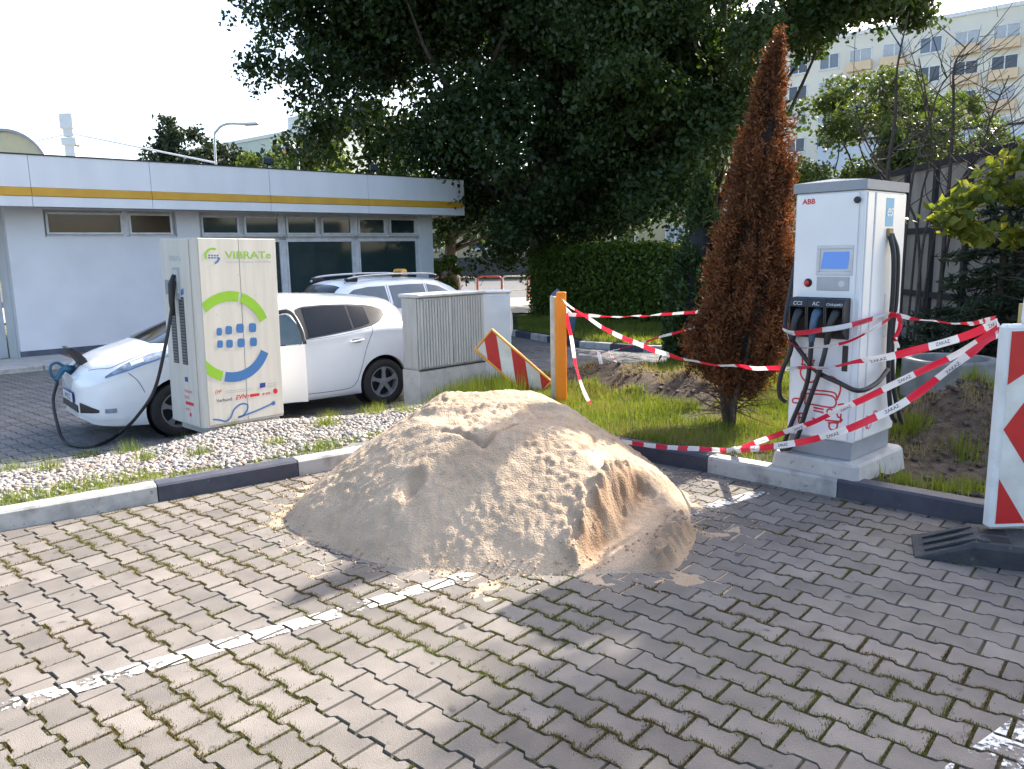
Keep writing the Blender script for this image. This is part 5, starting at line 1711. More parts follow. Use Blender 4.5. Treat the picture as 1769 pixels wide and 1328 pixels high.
mb = MB(); mb.prism([(0, 0), (1, 0), (1, 1), (0, 1)], ((pan(0, 0)[0], -.0375, pan(0, 0)[2]), (pw_ - .06, 0, 0), (0, 0, ph_ - .07), (0, -1, 0)), .0015); fld = mb.build('field', m_swh, gpan)
for pl in ([(0, 1), (1, 1), (0, .73)], [(0.0, .47), (.62, .80), (1, 1.0), (1, .0 + .10), (.5, .22)], [(0, .24), (0, 0), (.38, 0)]):
    pl = [(a, b) for a, b in pl]
    mb = MB(); mb.prism([(pan(a, b)[0], pan(a, b)[2]) for a, b in (pl if pl[0] != (0.0, .47) else [(0, .50), (.55, .83), (1, .95), (1, .05), (.55, .17)])], ((0, -.0392, 0), (1, 0, 0), (0, 0, 1), (0, -1, 0)), .0015); mb.build('arrow_mark', m_sred, gpan)
mb = MB(); mb.tube([(pw_ / 2, 0, zb0 + ph_), (pw_ / 2, 0, zb0 + ph_ + .03)], .03, 12); mb.build('lamp_socket', m_black, gpan)
m_rub = M('recycled_rubber', (.028, .030, .034), .85, c2=(.045, .047, .05), scale=12, bump=.5, bscale=60, spots=(20, .68, (.085, .085, .085)))
fo = thing('rubber_foot', (2.58, 4.12, 0.0), R(-24), 'heavy black recycled rubber foot with sloping end and slots, under the arrow panel', 'base')
mb = MB()
sec_ = [(-.33, .012), (-.30, .018), (-.12, .085), (-.05, .12), (.62, .12), (.72, .085), (.90, .018)]
hw = .19
vs = []; fs = []
for (x, z) in sec_:
    vs += [(x, -hw, .002), (x, -hw + .008, z * .8), (x, -hw + .03, z), (x, hw - .03, z), (x, hw - .008, z * .8), (x, hw, .002)]
for i in range(len(sec_) - 1):
    for k in range(5):
        a = i * 6 + k; fs.append((a, a + 6, a + 7, a + 1))
fs += [tuple(range(5, -1, -1)), tuple((len(sec_) - 1) * 6 + k for k in range(6))]
mb.add(vs, fs); mb.build('slab', m_rub, fo)
for x, y in ((.06, .055), (.06, -.075), (.38, .055), (.38, -.08)):
    MB().box((x, y, .1195), (.13, .085, .006), 0, .001).build('slot', m_dark, fo)
for k in range(3):
    mb = MB(); mb.prism([(-.28, .030), (-.10, .098), (-.04, .125), (-.04, .132), (-.10, .112), (-.28, .038)], ((0, -.13 + k * .10, 0), (1, 0, 0), (0, 0, 1), (0, 1, 0)), .035); mb.build('ridge', m_rub, fo)
mb = MB(); mb.lathe([(0, .012), (.03, .012), (.034, 0)], ((.0, -.12, .119), (1, 0, 0), (0, 1, 0), (0, 0, 1)), 14); mb.build('stud', m_rub, fo)
tgp = MB(); tgp.tube([(2.93, 4.48, .02), (2.92, 4.46, 1.36)], .018, 8); tag(tgp.build('yellow_stake', M('stake_yellow', (.45, .40, .16), .6)), 'thin yellowish stake just behind the arrow panel', 'post')
mb = MB(); mb.lathe([(0, 0), (.055, 0), (.06, .02), (.055, .14), (.035, .17), (.03, .2), (0, .2)], ((2.80, 4.17, 1.275), (1, 0, 0), (0, 1, 0), (0, 0, 1)), 18); tag(mb.build('white_lamp', m_white, smooth=True), 'white plastic lamp bottle on top of the arrow panel', 'lamp')

# concrete ring (well shaft) beside the soil heap
mb = MB(); ring_o = (5.05, 8.9, ter(5.05, 8.9) - .03)
mb.lathe([(.50, 0), (.50, .50), (.485, .52), (.40, .52), (.39, .50), (.39, .1), (0, .1)], (ring_o, (1, 0, 0), (0, 1, 0), (0, 0, 1)), 40)
tag(mb.build('concrete_ring', M('dark_concrete', (.26, .26, .25), .9, c2=(.17, .17, .165), scale=5, bump=.3), smooth=True, auto=35), 'grey round concrete well ring standing behind the soil heap', 'well ring')

# ================================================================== BARRIER TAPE
m_tape = bpy.data.materials.new('red_white_barrier_tape'); m_tape.use_nodes = True
N = m_tape.node_tree.nodes; L = m_tape.node_tree.links; b = N['Principled BSDF']; b.inputs['Roughness'].default_value = .35
a = N.new('ShaderNodeAttribute'); a.attribute_name = 'run'
w_ = N.new('ShaderNodeMath'); w_.operation = 'FRACT'; L.new(a.outputs['Fac'], w_.inputs[0])
cr = N.new('ShaderNodeValToRGB'); cr.color_ramp.interpolation = 'CONSTANT'; cr.color_ramp.elements[0].color = (.74, .74, .75, 1); cr.color_ramp.elements[1].position = .5; cr.color_ramp.elements[1].color = (.68, .02, .055, 1)
L.new(w_.outputs[0], cr.inputs['Fac']); L.new(cr.outputs[0], b.inputs['Base Color'])
tr = N.new('ShaderNodeBsdfTranslucent'); L.new(cr.outputs[0], tr.inputs['Color'])
mx = N.new('ShaderNodeMixShader'); mx.inputs['Fac'].default_value = .35; L.new(b.outputs[0], mx.inputs[1]); L.new(tr.outputs[0], mx.inputs[2]); L.new(mx.outputs[0], N['Material Output'].inputs['Surface'])


def tape(pts, label, w=.075, twist=None, words=(), period=.40, phase=0.0, flip=False):
    """pts: world points along the tape's centre line; twist: angle of the width direction from vertical at each point"""
    P = catmull(pts, 12)
    tw = np.interp(np.linspace(0, 1, len(P)), np.linspace(0, 1, len(twist)) if twist else [0, 1], twist or [0, 0])
    tw = tw + .35 * np.sin(np.linspace(0, len(P) * .16, len(P)) + len(P))
    run = [0.0]
    for p, q in zip(P[:-1], P[1:]): run.append(run[-1] + (q - p).length)
    fr = []
    vs = []; at_ = []
    rg = random.Random(len(P) + int(abs(P[0].x) * 1000))
    for i, p in enumerate(P):
        t = (P[min(i + 1, len(P) - 1)] - P[max(i - 1, 0)]).normalized()
        u = Vector((0, 0, 1)); u = (u - t * u.dot(t)); u = u.normalized() if u.length > 1e-3 else Vector((1, 0, 0))
        s = t.cross(u)
        wv = u * math.cos(tw[i]) + s * math.sin(tw[i])
        wob = .004 * math.sin(run[i] * 9)
        nn = t.cross(wv).normalized()
        fr.append((p, wv, nn))
        for k in range(4):
            a_ = (k / 3 - .5) * w
            vs.append(p + wv * a_ + nn * (.006 * math.sin(run[i] * 14 + k * 1.7) * (1 if k in (0, 3) else -.6) + wob)); at_.append(run[i] / period + phase)
    fs = [(i * 4 + k, i * 4 + k + 1, i * 4 + 5 + k, i * 4 + 4 + k) for i in range(len(P) - 1) for k in range(3)]
    o = np_mesh('barrier_tape', np.array([tuple(v) for v in vs]), np.array(fs), m_tape, attrs={'run': np.array(at_)}, smooth=True)
    tag(o, label, 'tape', 'red and white barrier tapes')
    R_ = np.array(run)
    cam_p = Vector((0, 0, CH))
    if words:
        for s0, word, up in words:
            mb = MB()
            v2, f2 = text_geo(word, w * .62, 'CENTER', .012)

            def mp(a_, b_):
                rr = min(max(s0 + (a_ if not flip else -a_), 0), run[-1])
                i = int(min(np.searchsorted(R_, rr), len(P) - 1)); i = max(i, 1)
                f = (rr - R_[i - 1]) / max(R_[i] - R_[i - 1], 1e-6)
                p = fr[i - 1][0].lerp(fr[i][0], f); wv = fr[i - 1][1].lerp(fr[i][1], f); nn = fr[i - 1][2]
                if nn.dot(cam_p - p) < 0: nn = -nn
                if wv.z < 0: wv = -wv
                return p + wv * (b_ - w * .22) + nn * .012
            put_flat(mb, v2, f2, mp)
            mb.build('tape_word', MATS['dark_print'], o)
    return o


def white_mid(n, period=.40, phase=0.0, off=.25):
    return [(period * (k + off - phase), 'ZAKAZ', 1) for k in range(n)]


KNOT = Vector(gp(1268, 778, .14)); PT = Vector((2.64, 4.22, 1.28))        # knot on the kerb, tie point at the arrow panel
POST = Vector((.545, 8.38, 1.20))
T1m = [POST, at(1040, 565, 8.0), at(1110, 597, 7.3), at(1180, 620, 6.75), at(1260, 632, 6.3), at(1340, 636, 5.75), at(1420, 634, 5.2), at(1500, 623, 4.90), at(1580, 605, 4.75), at(1660, 583, 4.5), PT]
tape(T1m, 'longest barrier tape, from orange post past brown conifer and charger to arrow panel', 0.047, [.5, .2, .1, .9, 1.1, .9, .3, .1, .0], [(k * .4 + .1 + 3.2, 'ZAKAZ', 1) for k in range(9)])
tape([POST + Vector((.02, .06, -.16)), at(1060, 547, 9.0), at(1130, 544, 9.6), at(1235, 536, 10.2)], 'pale barrier tape from the orange post to behind the brown conifer', 0.044, [.3, .9, 1.0, .4])
tape([at(1000, 612, 10.0), at(1040, 610, 10.1), at(1100, 594, 10.3), at(1200, 565, 10.6)], 'thin slack barrier tape rising over the soil heap towards the conifer', 0.037, [1.2, 1.0, .8, .5])
ABM = ch.matrix_basis
loc_ = lambda x, y, z: ABM @ Vector((x, y, z))
tape([loc_(-hx - .02, -hy + .2, .87), loc_(-hx - .04, -hy - .03, .90), loc_(-.14, -hy - .17, .88), loc_(.06, -hy - .17, .915), loc_(hx - .02, -hy - .12, .95), loc_(hx + .07, -.1, 1.0), loc_(hx + .085, .09, .985)], 'upper barrier tape wound round the charger across its plugs', 0.034, [.2, .2, .0, .1, .2], [(.42, 'ZAKAZ', 1), (.95, 'ZAKAZ', 1)], phase=.35)
tape([loc_(-hx - .03, -hy - .02, .895), loc_(-.10, -hy - .19, .80), loc_(.08, -hy - .19, .80), loc_(hx + .02, -hy - .05, .87), loc_(hx + .09, .08, 1.01)], 'lower thin barrier tape slung under the charger plugs', 0.025, [.6, .9, .8, .3], phase=.1)
tape([loc_(hx + .085, .09, 1.0), loc_(hx + .10, .10, .93), loc_(hx + .085, .08, .84), loc_(hx + .10, .085, .76)], 'loose end of barrier tape hanging at the side of the charger', 0.031, [0, .6, 1.0, .4], phase=.5)
tape([loc_(hx + .09, .10, .985), at(1600, 554, 5.6), at(1670, 559, 5.1), PT + Vector((0, .03, .02))], 'thin barrier tape from the side of the charger to the arrow panel', 0.028, [.4, .9, .5], period=.30)
tape([KNOT, at(1340, 752, 5.35), at(1420, 722, 5.0), at(1500, 685, 4.75), at(1580, 646, 4.6), at(1660, 608, 4.45), PT + Vector((0, -.01, -.03))], 'pale upper barrier tape from the kerb knot up to the arrow panel', 0.040, [.9, .5, .3, .2, .1], [(k * .4 + .1 + .4, 'ZAKAZ', 1) for k in range(4)], phase=.1)
tape([KNOT, at(1320, 773, 5.3), at(1390, 762, 4.95), at(1450, 746, 4.75), at(1510, 722, 4.6), at(1570, 690, 4.5), at(1630, 645, 4.4), at(1690, 600, 4.32), PT + Vector((0, -.02, -.06))], 'lower bright barrier tape from the kerb knot up to the arrow panel', 0.044, [.4, .0, .0, .1, .0], [(k * .4 + .1, 'ZAKAZ', 1) for k in range(1, 7)])
tape([KNOT, at(1220, 776, 5.75), at(1150, 772, 6.0), at(1090, 765, 6.15), at(1045, 757, 6.3)], 'barrier tape lying along the dark kerb from the knot to the sand pile', 0.037, [.5, .2, .2, .3], period=.2)
tape([KNOT + Vector((0, -.02, .0)), KNOT + Vector((.0, -.05, -.03)), KNOT + Vector((-.01, -.09, -.08)), KNOT + Vector((-.03, -.14, -.115))], 'knotted tape ends hanging over the white kerb', 0.031, [0, .8, 1.4, .5], period=.12)
tape([POST + Vector((.03, .02, -.05)), at(985, 575, 8.4), at(997, 640, 8.42), at(1012, 682, 8.4), at(1024, 704, 8.38)], 'slack tape hanging from the orange post down to the grass', 0.047, [.3, .7, .9, .3], period=.5, phase=.3)
tape([at(1024, 702, 8.36), at(1014, 712, 8.30), at(1008, 718, 8.25)], 'short crumpled tape end on the grass below the orange post', 0.044, [.3, 1.0], period=.2)
tape([at(1024, 702, 8.36), at(1036, 712, 8.30), at(1044, 716, 8.25)], 'second crumpled tape end on the grass, lying to the right', 0.037, [.8, .2], period=.14)
tape([at(1034, 608, 9.9), at(1040, 632, 9.7), at(1046, 655, 9.5)], 'white strip of tape draped down the far soil heap', 0.047, [1.4, 1.2, 1.4], period=2.0)
tape([at(1052, 606, 9.9), at(1064, 624, 9.7), at(1080, 640, 9.5)], 'pink checked strip of tape draped down the far soil heap', 0.037, [1.2, 1.0], period=.10)
tape([at(1078, 711, 8.2), at(1110, 696, 8.35), at(1150, 678, 8.55), at(1184, 656, 8.8)], 'strip of tape lying along the near soil heap', 0.037, [1.1, 1.3, .9], period=.9)
mb = MB(); mb.tube(catmull([KNOT + Vector((-.03, 0, .0)), KNOT + Vector((0, -.02, .02)), KNOT + Vector((.03, 0, -.01))], 4), .018, 6); tag(mb.build('tape_knot', m_tape), 'small knot of tape lying on the kerb', 'knot')

# ================================================================== LOW WHITE SERVICE BUILDING
m_wall = M('white_render', (.74, .75, .77), .85, c2=(.66, .67, .69), scale=1.4, detail=8, lo=.3, hi=.7, bump=.08, bscale=80)
m_fas = M('white_fascia_sheet', (.76, .77, .79), .45, c2=(.69, .70, .72), scale=2.2, stretch=(1, 1, .25), lo=.3, hi=.65)
m_yst = M('yellow_stripe', (.66, .36, .03), .45, c2=(.58, .31, .03), scale=3)
m_fr = M('white_window_frame', (.72, .72, .73), .5)
m_pane = M('dark_window_glass', (.03, .055, .055), .06, c2=(.02, .035, .036), scale=.8, spec=.9)
m_pane2 = M('brown_curtain_glass', (.075, .045, .028), .12, c2=(.05, .04, .028), scale=2.5, spec=.8)
fa = math.atan2(FD[1], FD[0])
bld = thing('service_building', (*FP, LOT), fa, 'low white flat-roofed service building with yellow stripe along its fascia', 'building')
BL = 10.78


def bq(t, o, z):                # building frame: t along the facade, o out of it, z above the lot
    return (t, -o, z - LOT)


def slab(mb, t0, t1, o0, o1, z0, z1, bev=0.0):
    return mb.box(((t0 + t1) / 2, -(o0 + o1) / 2, (z0 + z1) / 2 - LOT), (t1 - t0, abs(o1 - o0), z1 - z0), 0, bev)


wins = [(.75, 2.27, 2.27, 2.74, m_pane2), (2.40, 3.35, 2.27, 2.74, m_pane2), (4.02, 4.95, 2.27, 2.72, m_pane), (5.08, 6.02, 2.27, 2.72, m_pane), (6.20, 7.08, 2.27, 2.72, m_pane), (7.20, 8.12, 2.27, 2.72, m_pane), (8.32, 9.20, 2.27, 2.72, m_pane), (9.34, 10.24, 2.27, 2.72, m_pane),
        (4.02, 6.02, .55, 2.13, m_pane), (6.16, 8.13, .55, 2.13, m_pane), (8.30, 10.26, .55, 2.13, m_pane)]
# wall in solid pieces round the openings
for (a, b, c_, d) in ((0, .70, LOT - .05, 2.95), (.70, 3.42, LOT - .05, 2.22), (.70, 3.42, 2.79, 2.95), (3.42, 3.95, LOT - .05, 2.95), (3.95, 10.33, LOT - .05, .48), (3.95, 10.33, 2.80, 2.95), (10.33, BL, LOT - .05, 2.95)):
    slab(MB(), a, b, 0, -.30, c_, d).build('wall', m_wall, bld)
slab(MB(), .02, BL - .02, -.155, -.29, LOT + .3, 2.93).build('inner_wall', m_fr, bld)
slab(MB(), BL - .25, BL, -.30, -7, LOT - .05, 2.95).build('wall', m_wall, bld)
slab(MB(), -.02, .25, -.34, -1.2, LOT - .05, 2.95).build('wall', m_wall, bld)
slab(MB(), -7, -.05, -1.2, -1.5, LOT - .05, 2.95).build('wall', m_wall, bld)
slab(MB(), -.01, BL, .012, -.05, LOT - .05, LOT + .18).build('plinth', m_bitum, bld)
mb = MB(); slab(mb, 3.95, 10.33, -.10, -.20, 2.13, 2.27); slab(mb, 3.95, 4.02, -.10, -.2, .5, 2.8); slab(mb, 6.02, 6.18, -.10, -.2, .5, 2.8); slab(mb, 8.13, 8.31, -.10, -.2, .5, 2.8); slab(mb, 10.25, 10.33, -.10, -.2, .5, 2.8); slab(mb, 2.27, 2.40, -.10, -.2, 2.22, 2.79)
mb.build('mullions', m_fr, bld)
for (a, b, c_, d, mt) in wins:
    mb = MB(); w_ = .045
    slab(mb, a, b, -.06, -.14, c_, c_ + w_); slab(mb, a, b, -.06, -.14, d - w_, d); slab(mb, a, a + w_, -.06, -.14, c_ + w_, d - w_); slab(mb, b - w_, b, -.06, -.14, c_ + w_, d - w_)
    wf = mb.build('window_frame', m_fr, bld)
    mb = MB(); slab(mb, a + w_, b - w_, -.105, -.115, c_ + w_, d - w_); mb.build('pane', mt, wf)
    if c_ > 2:
        mb = MB(); slab(mb, a - .03, b + .03, .02, -.06, c_ - .05, c_ - .02); mb.build('sill', m_fr, wf)
# roof slab, soffit and fascia panels
slab(MB(), -7.0, 11.38, .66, -8, 2.82, 2.92).build('soffit', M('soffit_white', (.6, .61, .62), .8), bld)
slab(MB(), -7.0, 11.30, .60, -8, 2.925, 3.74).build('roof', M('roof_felt', (.06, .06, .065), .9), bld)
cuts = [-7.0, -4.6, -2.2, .4, 2.70, 5.45, 8.2, 11.38]
for a, b in zip(cuts[:-1], cuts[1:]):
    pn = slab(MB(), a + .004, b - .004, .72, .662, 3.175, 3.80, .004).build('fascia_panel', m_fas, bld)
    slab(MB(), a + .004, b - .004, .72, .662, 2.80, 3.00, .004).build('fascia_trim', m_fas, bld)
    slab(MB(), a + .003, b - .003, .735, .663, 3.005, 3.17, .006).build('stripe_panel', m_yst, bld)
slab(MB(), 11.384, 11.44, .72, -8, 2.80, 3.80, .004).build('end_fascia', m_fas, bld)
slab(MB(), -7.0, 11.44, .74, .58, 3.805, 3.825).build('roof_edge', m_trim, bld)

# things on and behind the roof
def bw(t, o, z):
    q = FP + FD * t + FN * o
    return Vector((q[0], q[1], z))


def floodlight(t, label):
    p = bw(t, .45, 3.82)
    o = thing('floodlight', p, fa, label, 'lamp', 'floodlights on the roof edge')
    MB().tube([(0, 0, 0), (0, 0, .12)], .02, 8).build('bracket', m_trim, o)
    MB().box((0, -.03, .20), (.22, .12, .17), 0, .02, mat=Matrix.Rotation(R(20), 4, 'X')).build('housing', m_trim, o)
    MB().box((0, -.098, .19), (.18, .01, .13), 0, .003, mat=Matrix.Rotation(R(20), 4, 'X')).build('glass', m_glassl, o)


floodlight(5.55, 'left black floodlight on the building roof edge, beside the globe lamp')
floodlight(8.55, 'right black floodlight on the building roof edge, against the dark tree')
vt = thing('roof_vent', bw(-.45, -1.5, 3.74), fa, 'small grey roof vent with conical cap at the left end of the building', 'vent')
mb = MB(); mb.lathe([(.13, 0), (.13, .42)], ((0, 0, 0), (1, 0, 0), (0, 1, 0), (0, 0, 1)), 20); mb.build('pipe', m_grey, vt, smooth=True)
mb = MB(); mb.lathe([(.24, .42), (.23, .46), (.05, .62), (0, .63)], ((0, 0, 0), (1, 0, 0), (0, 1, 0), (0, 0, 1)), 20); mb.build('cap', m_grey, vt, smooth=True)
# round canopy sign behind the roof
cs = Vector((-13.2, 22.5, 0)); ctr = at(15, 300, 22.5)
rs = thing('round_sign', (ctr.x, 22.5, 3.6), 0, 'large round yellowish sign with grey rim rising behind the flat roof at far left', 'sign')
rr_ = 1.18
mb = MB(); mb.lathe([(rr_, -.12), (rr_ + .07, -.12), (rr_ + .07, .12), (rr_, .12), (rr_, -.12)], ((ctr.x, 22.5, ctr.z - .05), (1, 0, 0), (0, 0, 1), (0, -1, 0)), 48); mb.build('rim', M('sign_rim', (.42, .40, .42), .5), rs, world=True)
mb = MB(); mb.lathe([(0, .05), (rr_, .05), (rr_, -.05), (0, -.05)], ((ctr.x, 22.5, ctr.z - .05), (1, 0, 0), (0, 0, 1), (0, -1, 0)), 48); mb.build('face', M('sign_cream', (.72, .60, .34), .5, c2=(.66, .56, .36)), rs, world=True)
# white mast with guy cables
mt_ = thing('white_mast', (*at(128, 268, 34)[:2], LOT), 0, 'slender white pylon with square head and stay cables behind the flat roof', 'mast')
px_ = at(126, 268, 34)
mb = MB()
zt = at(124, 197, 34).z; zm = at(125, 245, 34).z
mb.box((px_.x, 34, (LOT + zm) / 2), (.42, .42, zm - LOT), 0, .02); mb.build('shaft', m_white, mt_, world=True)
mb = MB(); mb.box((px_.x, 34, zm - .0), (.62, .5, .30), 0, .03); mb.box((px_.x - .02, 34, zt - .30), (.55, .5, .62), 0, .03); mb.box((px_.x, 34, (zm + zt) / 2 - .1), (.42, .40, zt - zm - .6), 0, .02); mb.build('head', m_white, mt_, world=True)
for e_, r_ in ((at(372, 281, 30), .035), (at(60, 244, 34), .02)):
    MB().tube([Vector((px_.x, 34, zm + .35)), e_], r_, 8).build('stay_cable', m_white, mt_, world=True)


def street_lamp(name, base, path, head, label, hm=m_steel):
    o = thing(name, base, 0, label, 'street lamp')
    MB().tube(catmull(path, 8), .06, 10).build('pole', m_steel, o, world=True, smooth=True)
    MB().box(head, (.75, .28, .14), R(-8), .05).build('lamp_head', hm, o, world=True)
    return o


lb = at(372, 285, 40)
street_lamp('street_lamp', (lb.x, 40, LOT), [(lb.x, 40, LOT), (lb.x, 40, 3), at(371, 250, 40), at(375, 225, 40), at(392, 214, 40), at(425, 214, 40)], at(434, 214, 40), 'tall curved-arm street lamp behind the flat roof')
gb = at(513, 292, 34)
o = thing('globe_lamp', (gb.x, 34, LOT), 0, 'white dome park lamp on a thin post behind the flat roof', 'street lamp')
MB().tube(catmull([(gb.x, 34, LOT), (gb.x, 34, 3), at(515, 268, 34), at(514, 254, 34), at(506, 246, 34)], 6), .05, 8).build('pole', m_white, o, world=True, smooth=True)
hd = at(499, 256, 34)
mb = MB(); mb.lathe([(0, .34), (.15, .32), (.27, .22), (.33, .05), (.33, 0), (0, -.02)], ((hd.x, 34, hd.z - .05), (1, 0, 0), (0, 1, 0), (0, 0, 1)), 24); mb.build('dome', m_white, o, world=True, smooth=True)
mb = MB(); mb.lathe([(.27, 0), (.24, -.16), (0, -.20)], ((hd.x, 34, hd.z - .07), (1, 0, 0), (0, 1, 0), (0, 0, 1)), 20); mb.build('bowl', M('amber_bowl', (.55, .33, .20), .3), o, world=True, smooth=True)

# ================================================================== ROAD, RAILINGS, FAR BUILDINGS
m_asph = M('asphalt', (.085, .085, .09), .9, c2=(.06, .06, .062), scale=3, bump=.2, bscale=40)
m_pavf = M('far_pale_pavement', (.36, .34, .30), .9, c2=(.28, .265, .24), scale=1.2)
GD = Vector((-.766, .643, 0)); GN = Vector((.643, .766, 0))
mb = MB()
mb.add([(-40, 37, -.40), (45, 37, -.40), (60, 62, -.40), (-60, 62, -.40)], [(0, 1, 2, 3)]); tag(mb.build('road', m_asph), kind='structure')
mb = MB(); mb.add([(-40, 27.5, -.395), (45, 27.5, -.395), (45, 36.8, -.395), (-40, 36.8, -.395)], [(0, 1, 2, 3)]); tag(mb.build('footpath', m_pavf), kind='structure')
m_rail = [M('red_tube_paint', (.50, .06, .04), .45, c2=(.42, .06, .045)), M('white_tube_paint', (.66, .62, .55), .5, c2=(.55, .50, .44))]
for k in range(5):
    x0_ = -3.55 + k * 1.08; yb_ = 34.0
    o = thing('tube_railing', (x0_, yb_, LOT), 0, ('far left red tube railing', 'left white tube railing', 'middle red tube railing', 'right white tube railing', 'far right red tube railing')[k] + ' in the row beside the distant road', 'railing', 'row of red and white tube railings')
    w_ = 1.02; h_ = 1.02
    pth = catmull([(0, 0, -.1), (0, 0, .5), (0, 0, h_ - .14), (.05, 0, h_ - .03), (.14, 0, h_), (w_ / 2, 0, h_), (w_ - .14, 0, h_), (w_ - .05, 0, h_ - .03), (w_, 0, h_ - .14), (w_, 0, .5), (w_, 0, -.1)], 5)
    MB().tube(pth, .032, 8).build('hoop', m_rail[k % 2], o, smooth=True)
    MB().tube([(0, 0, .42), (w_, 0, .42)], .026, 8).build('crossbar', m_rail[k % 2], o)
    MB().box((w_ + .03, 0, .62), (.06, .05, .08)).build('clamp', m_rail[0], o)


def block(name, label, P0_, dirv, length, depth, z0, z1, wallm, rows, cols, frame_m, pane_m, bands=None, plinth=None):
    """far apartment block: facade along dirv from P0_, windows built as frame + pane"""
    o = thing(name, (P0_[0], P0_[1], z0), math.atan2(dirv[1], dirv[0]), label, 'building')
    MB().box((length / 2, -depth / 2, (z1 - z0) / 2), (length, depth, z1 - z0)).build('wall', wallm, o)
    MB().box((length / 2, -depth / 2, z1 - z0 + .2), (length + .3, depth + .3, .4)).build('roof', frame_m, o)
    for (za, zb_2) in rows:
        for (ca, cb_, kind) in cols:
            if kind == 'b':
                MB().box(((ca + cb_) / 2, .35, (za + zb_2) / 2 - 1.05 - z0), (cb_ - ca, .7, .95), 0, .02).build('balcony', bands, o)
            mb = MB(); t_ = .09
            a, b, c_, d = ca + .1, cb_ - .1, za - z0, zb_2 - z0
            for (q0, q1, r0, r1) in ((a, b, c_, c_ + t_), (a, b, d - t_, d), (a, a + t_, c_, d), (b - t_, b, c_, d), ((a + b) / 2 - .05, (a + b) / 2 + .05, c_, d)):
                mb.box(((q0 + q1) / 2, .03, (r0 + r1) / 2), (q1 - q0, .12, r1 - r0))
            mb.box(((a + b) / 2, .06, c_ - .05), (b - a + .2, .16, .06))
            wf = mb.build('window', frame_m, o)
            MB().box(((a + b) / 2, .012, (c_ + d) / 2), (b - a - .1, .03, d - c_ - .1)).build('pane', pane_m[random.Random(int(ca * 7 + za * 13)).randrange(len(pane_m))], wf)
    return o


m_apt = M('cream_panel_wall', (.68, .64, .55), .85, c2=(.62, .585, .50), scale=.3, lo=.3, hi=.7)
m_peach = M('peach_balcony_panel', (.70, .52, .34), .8, c2=(.64, .47, .31), scale=.5)
m_apw = M('apartment_white', (.74, .74, .74), .6)
paneA = [M('apt_pane_dark', (.05, .06, .08), .1), M('apt_pane_curtain', (.42, .44, .46), .35), M('apt_pane_mid', (.15, .18, .22), .15)]
# right: facade recedes to the left; frame's +y faces the camera
P0_ = np.array([57.5, 72.1]); dv_ = np.array([-.77, .64])
rows = [(6.6 + 2.85 * k, 8.2 + 2.85 * k) for k in range(6)]
cols = []
c_ = .6
pat = ['w', 'w', 'w', 'b', 'b', 'w', 'b', 'b', 'w', 'w', 'b', 'b', 'w', 'b', 'b', 'w']
for k in pat:
    cols.append((c_, c_ + (2.5 if k == 'b' else 2.3), k)); c_ += 3.35
block('apartment_block', 'tall cream apartment block with peach balconies at upper right', P0_, dv_, 56, 12, LOT, 23.9, m_apt, rows, cols, m_apw, paneA, m_peach)
# left far block behind the roof
P1_ = np.array([-19.0, 92.0])
block('apartment_block', 'distant pale green apartment block above the flat roof at left', P1_, dv_, 44, 12, LOT, 16.3, M('pale_green_panel', (.56, .60, .54), .85, c2=(.50, .54, .49), scale=.3),
      [(13.2, 14.8), (10.3, 11.9)], [(1.0, 3.4, 'w'), (4.2, 6.8, 'b'), (8.2, 10, 'w'), (11.5, 13.3, 'w'), (15, 18, 'b'), (20, 22, 'w'), (24, 27, 'b'), (30, 32, 'w'), (35, 37, 'w')], m_apw, paneA, M('mauve_balcony', (.45, .33, .34), .8))
rb = MB(); rb.box((-24, 101, 17.6), (5, 4, 2.2), R(-40)); tag(rb.build('roof_hut', M('hut_white', (.68, .68, .68), .8)), 'small white lift hut on the distant pale green block', 'hut')
# long low building across the road under the trees
block('far_house', 'long low yellowish house across the road, half hidden under the big trees', np.array([38.0, 66.0]), np.array([-1.0, 0.06]), 62, 10, LOT, 8.0, M('ochre_wall', (.50, .42, .24), .9, c2=(.43, .36, .21), scale=.4),
      [(2.0, 3.6), (4.9, 6.4)], [(2 + 4.2 * k, 3.9 + 4.2 * k, 'w') for k in range(14)], m_apw, paneA)
mb = MB(); mb.box((7, 65.6, .5), (62, .3, 1.7), R(-3.4)); tag(mb.build('dark_base_wall', M('dark_base', (.08, .075, .07), .9)), 'dark grey base wall along the house across the road', 'wall')
# white hall with vents behind the fence at right
hall = thing('white_hall', (30.5, 42.5, LOT), math.atan2(dv_[1], dv_[0]), 'plain white hall wall with small square vents, at right below the apartment block', 'building')
HW = M('hall_white', (.66, .70, .74), .8, c2=(.60, .64, .68), scale=.6)
MB().box((3.0, -4, 4.2), (22, 8, 8.4)).build('wall', HW, hall)
MB().box((3.0, -4, 8.46), (22.2, 8.2, .12)).build('roof', m_trim, hall)
for u, z_ in ((3.6, 6.3), (5.9, 6.4)):
    mb = MB(); mb.box((u, .03, z_), (.62, .08, .62), 0, .01); v_ = mb.build('vent', m_grey, hall)
    for k in range(4): MB().box((u, .08, z_ - .2 + k * .13), (.5, .05, .05)).build('louvre', m_trim, v_)
MB().box((7.6, .03, 5.9), (2.6, .06, .8)).build('green_panel', M('green_panel', (.09, .13, .10), .6), hall)

